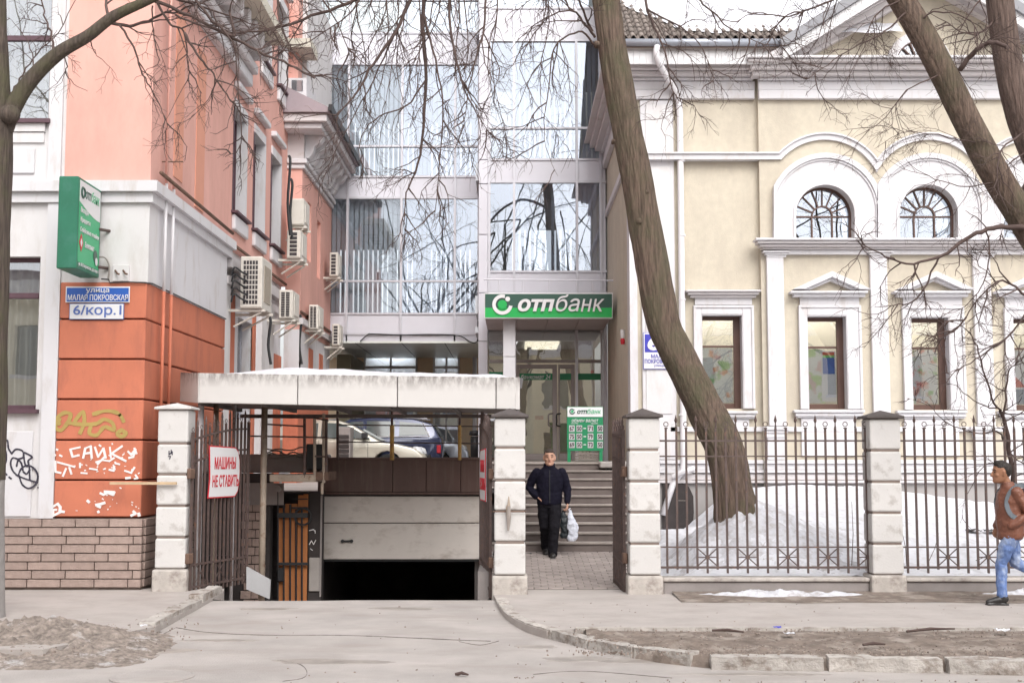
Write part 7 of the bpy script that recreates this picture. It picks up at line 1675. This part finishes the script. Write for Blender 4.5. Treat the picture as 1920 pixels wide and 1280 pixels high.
# --- man passing on the pavement, seen from his left side, walking to the left
p2 = G(1862, 1127, 0)
X2 = P(1886, 900, 15.8).x
m2 = thing('person', 'man in a brown leather jacket and blue jeans walking left along the fence', 'person', (X2, 15.8, 0))
sk2 = MB(); hc2 = (-.055, 0, 1.60); at2 = head(sk2, hc2, (-1, 0, 0), 1.08)
capsule(sk2, [(.04, 0, 1.38), (-.02, 0, 1.53)], [.060, .056], 14)
secs(sk2, [(.84, .04, 0, .105, .15), (.95, .04, 0, .11, .155), (1.1, .05, 0, .105, .145), (1.25, .055, 0, .12, .165), (1.35, .05, 0, .11, .165), (1.41, .04, 0, .08, .11), (1.44, .03, 0, .055, .065)])
ns_, fs_ = (.06, -.18, 1.36), (.05, .18, 1.36)
nel, nwr = (.20, -.20, 1.10), (.03, -.165, .985); fel, fwr = (.10, .23, 1.10), (-.06, .22, .93)
capsule(sk2, [ns_, nel], [.05, .042]); capsule(sk2, [nel, nwr], [.042, .028]); capsule(sk2, [fs_, fel], [.05, .042]); capsule(sk2, [fel, fwr], [.042, .028])
hand(sk2, nwr, (-.8, .45, -.35), (-.3, .3, -.8), (0, 0, 1), .95, .4); hand(sk2, fwr, (-.35, 0, -.9), (.6, -.2, -.5), (0, 1, 0), 1, .6)
K1, A1_ = (-.09, -.0, .50), (-.10, -.02, .09); K2, A2_ = (.12, .09, .50), (.42, .10, .36)
capsule(sk2, [(.03, -.08, .88), K1, A1_], [.082, .054, .038]); capsule(sk2, [(.05, .08, .88), K2, A2_], [.082, .054, .038]); capsule(sk2, [A1_, (-.19, -.02, .045)], [.034, .022]); capsule(sk2, [A2_, (.47, .10, .27)], [.034, .022])
cast(sk2, 'body', 'skindark', m2, .0075, 3); face_bits(m2, at2, 1.03)
h2 = MB(); c_ = Vector(hc2); blob(h2, c_+Vector((.018, 0, .070)), .108, .086, .066, 20, 12); blob(h2, c_+Vector((.045, 0, .040)), .085, .088, .075, 20, 12); blob(h2, c_+Vector((.055, 0, .005)), .070, .080, .065, 18, 10); capsule(h2, [c_+Vector((-.045, -.03, .112)), c_+Vector((-.045, .03, .112))], [.036, .036], 12); capsule(h2, [c_+Vector((-.02, -.02, .125)), c_+Vector((.03, .02, .120))], [.030, .034], 10)
cast(h2, 'hair', 'hair', m2, .007, 1, .016, .018)
j2 = MB(); secs(j2, [(.79, .03, 0, .125, .17), (.815, .03, 0, .15, .19), (.86, .035, 0, .155, .195), (.875, .035, 0, .15, .19), (1.0, .035, 0, .165, .20), (1.12, .035, 0, .165, .20), (1.24, .04, 0, .165, .205), (1.34, .045, 0, .145, .20), (1.40, .04, 0, .11, .15), (1.45, .02, 0, .085, .09), (1.49, .005, 0, .078, .08)], 40)
capsule(j2, [ns_, (.13, -.20, 1.23), nel, (.10, -.20, 1.04), (-.01, -.175, .965)], [.074, .070, .064, .058, .054]); capsule(j2, [fs_, (.09, .21, 1.23), fel, (.0, .23, 1.0), (-.05, .22, .95)], [.078, .074, .066, .058, .05])
cast(j2, 'jacket', 'leather', m2, .009, 2, .022, .08)
jn = MB(); secs(jn, [(.78, .03, 0, .12, .15), (.86, .03, 0, .125, .165)])
capsule(jn, [(.02, -.08, .84), (-.045, -.05, .68), K1, (-.10, -.01, .28), (-.10, -.02, .11)], [.100, .092, .070, .062, .060]); capsule(jn, [(.05, .08, .84), (.085, .085, .68), K2, (.28, .10, .42), (.40, .10, .37)], [.100, .095, .074, .064, .058])
cast(jn, 'jeans', 'jeans', m2, .010, 2, .026, .055)
s_ = MB(); capsule(s_, [(-.075, -.02, .075), (-.15, -.02, .060), (-.27, -.02, .036)], [.052, .050, .034], 14); s_.box(-.30, -.03, -.062, .022, .0, .02); capsule(s_, [(-.10, -.02, .08), (-.10, -.02, .14)], [.054, .052], 14); cast(s_, 'shoe', 'shoeblack', m2, .007, 2)
s_ = MB(); capsule(s_, [(.45, .10, .38), (.485, .10, .28), (.49, .10, .17)], [.045, .042, .034], 14); cast(s_, 'shoe', 'shoeblack', m2, .007, 2)
bp_ = thing('backpack', 'dark backpack with grey straps on the back of the man in the brown jacket', 'backpack', (X2+.28, 15.8, .98))
k_ = MB(); secs(k_, [(.0, 0, 0, .09, .13), (.04, .0, 0, .115, .155), (.25, .0, 0, .12, .16), (.38, -.01, 0, .10, .14), (.43, -.02, 0, .06, .10)]); cast(k_, 'sack', 'packpurple', bp_, .012, 2, .02, .07)
for q in (-1, 1):
    sp = spline([(-.06, .115*q, .42), (-.16, .165*q, .475), (-.29, .175*q, .40), (-.345, .165*q, .25), (-.30, .19*q, .11), (-.15, .20*q, .04)], 6)
    m_ = MB(); 
    for a_, b_ in zip(sp, sp[1:]):
        d_ = (b_-a_).normalized(); up = Vector((0, q, 0)); sdv = d_.cross(up).normalized()*.028; th = Vector((0, .009*q, 0))
        m_.hexa([a_-sdv, a_+sdv, b_+sdv, b_-sdv], [a_-sdv+th, a_+sdv+th, b_+sdv+th, b_-sdv+th])
    m_.build('strap', 'strapgray', bp_, local=True)
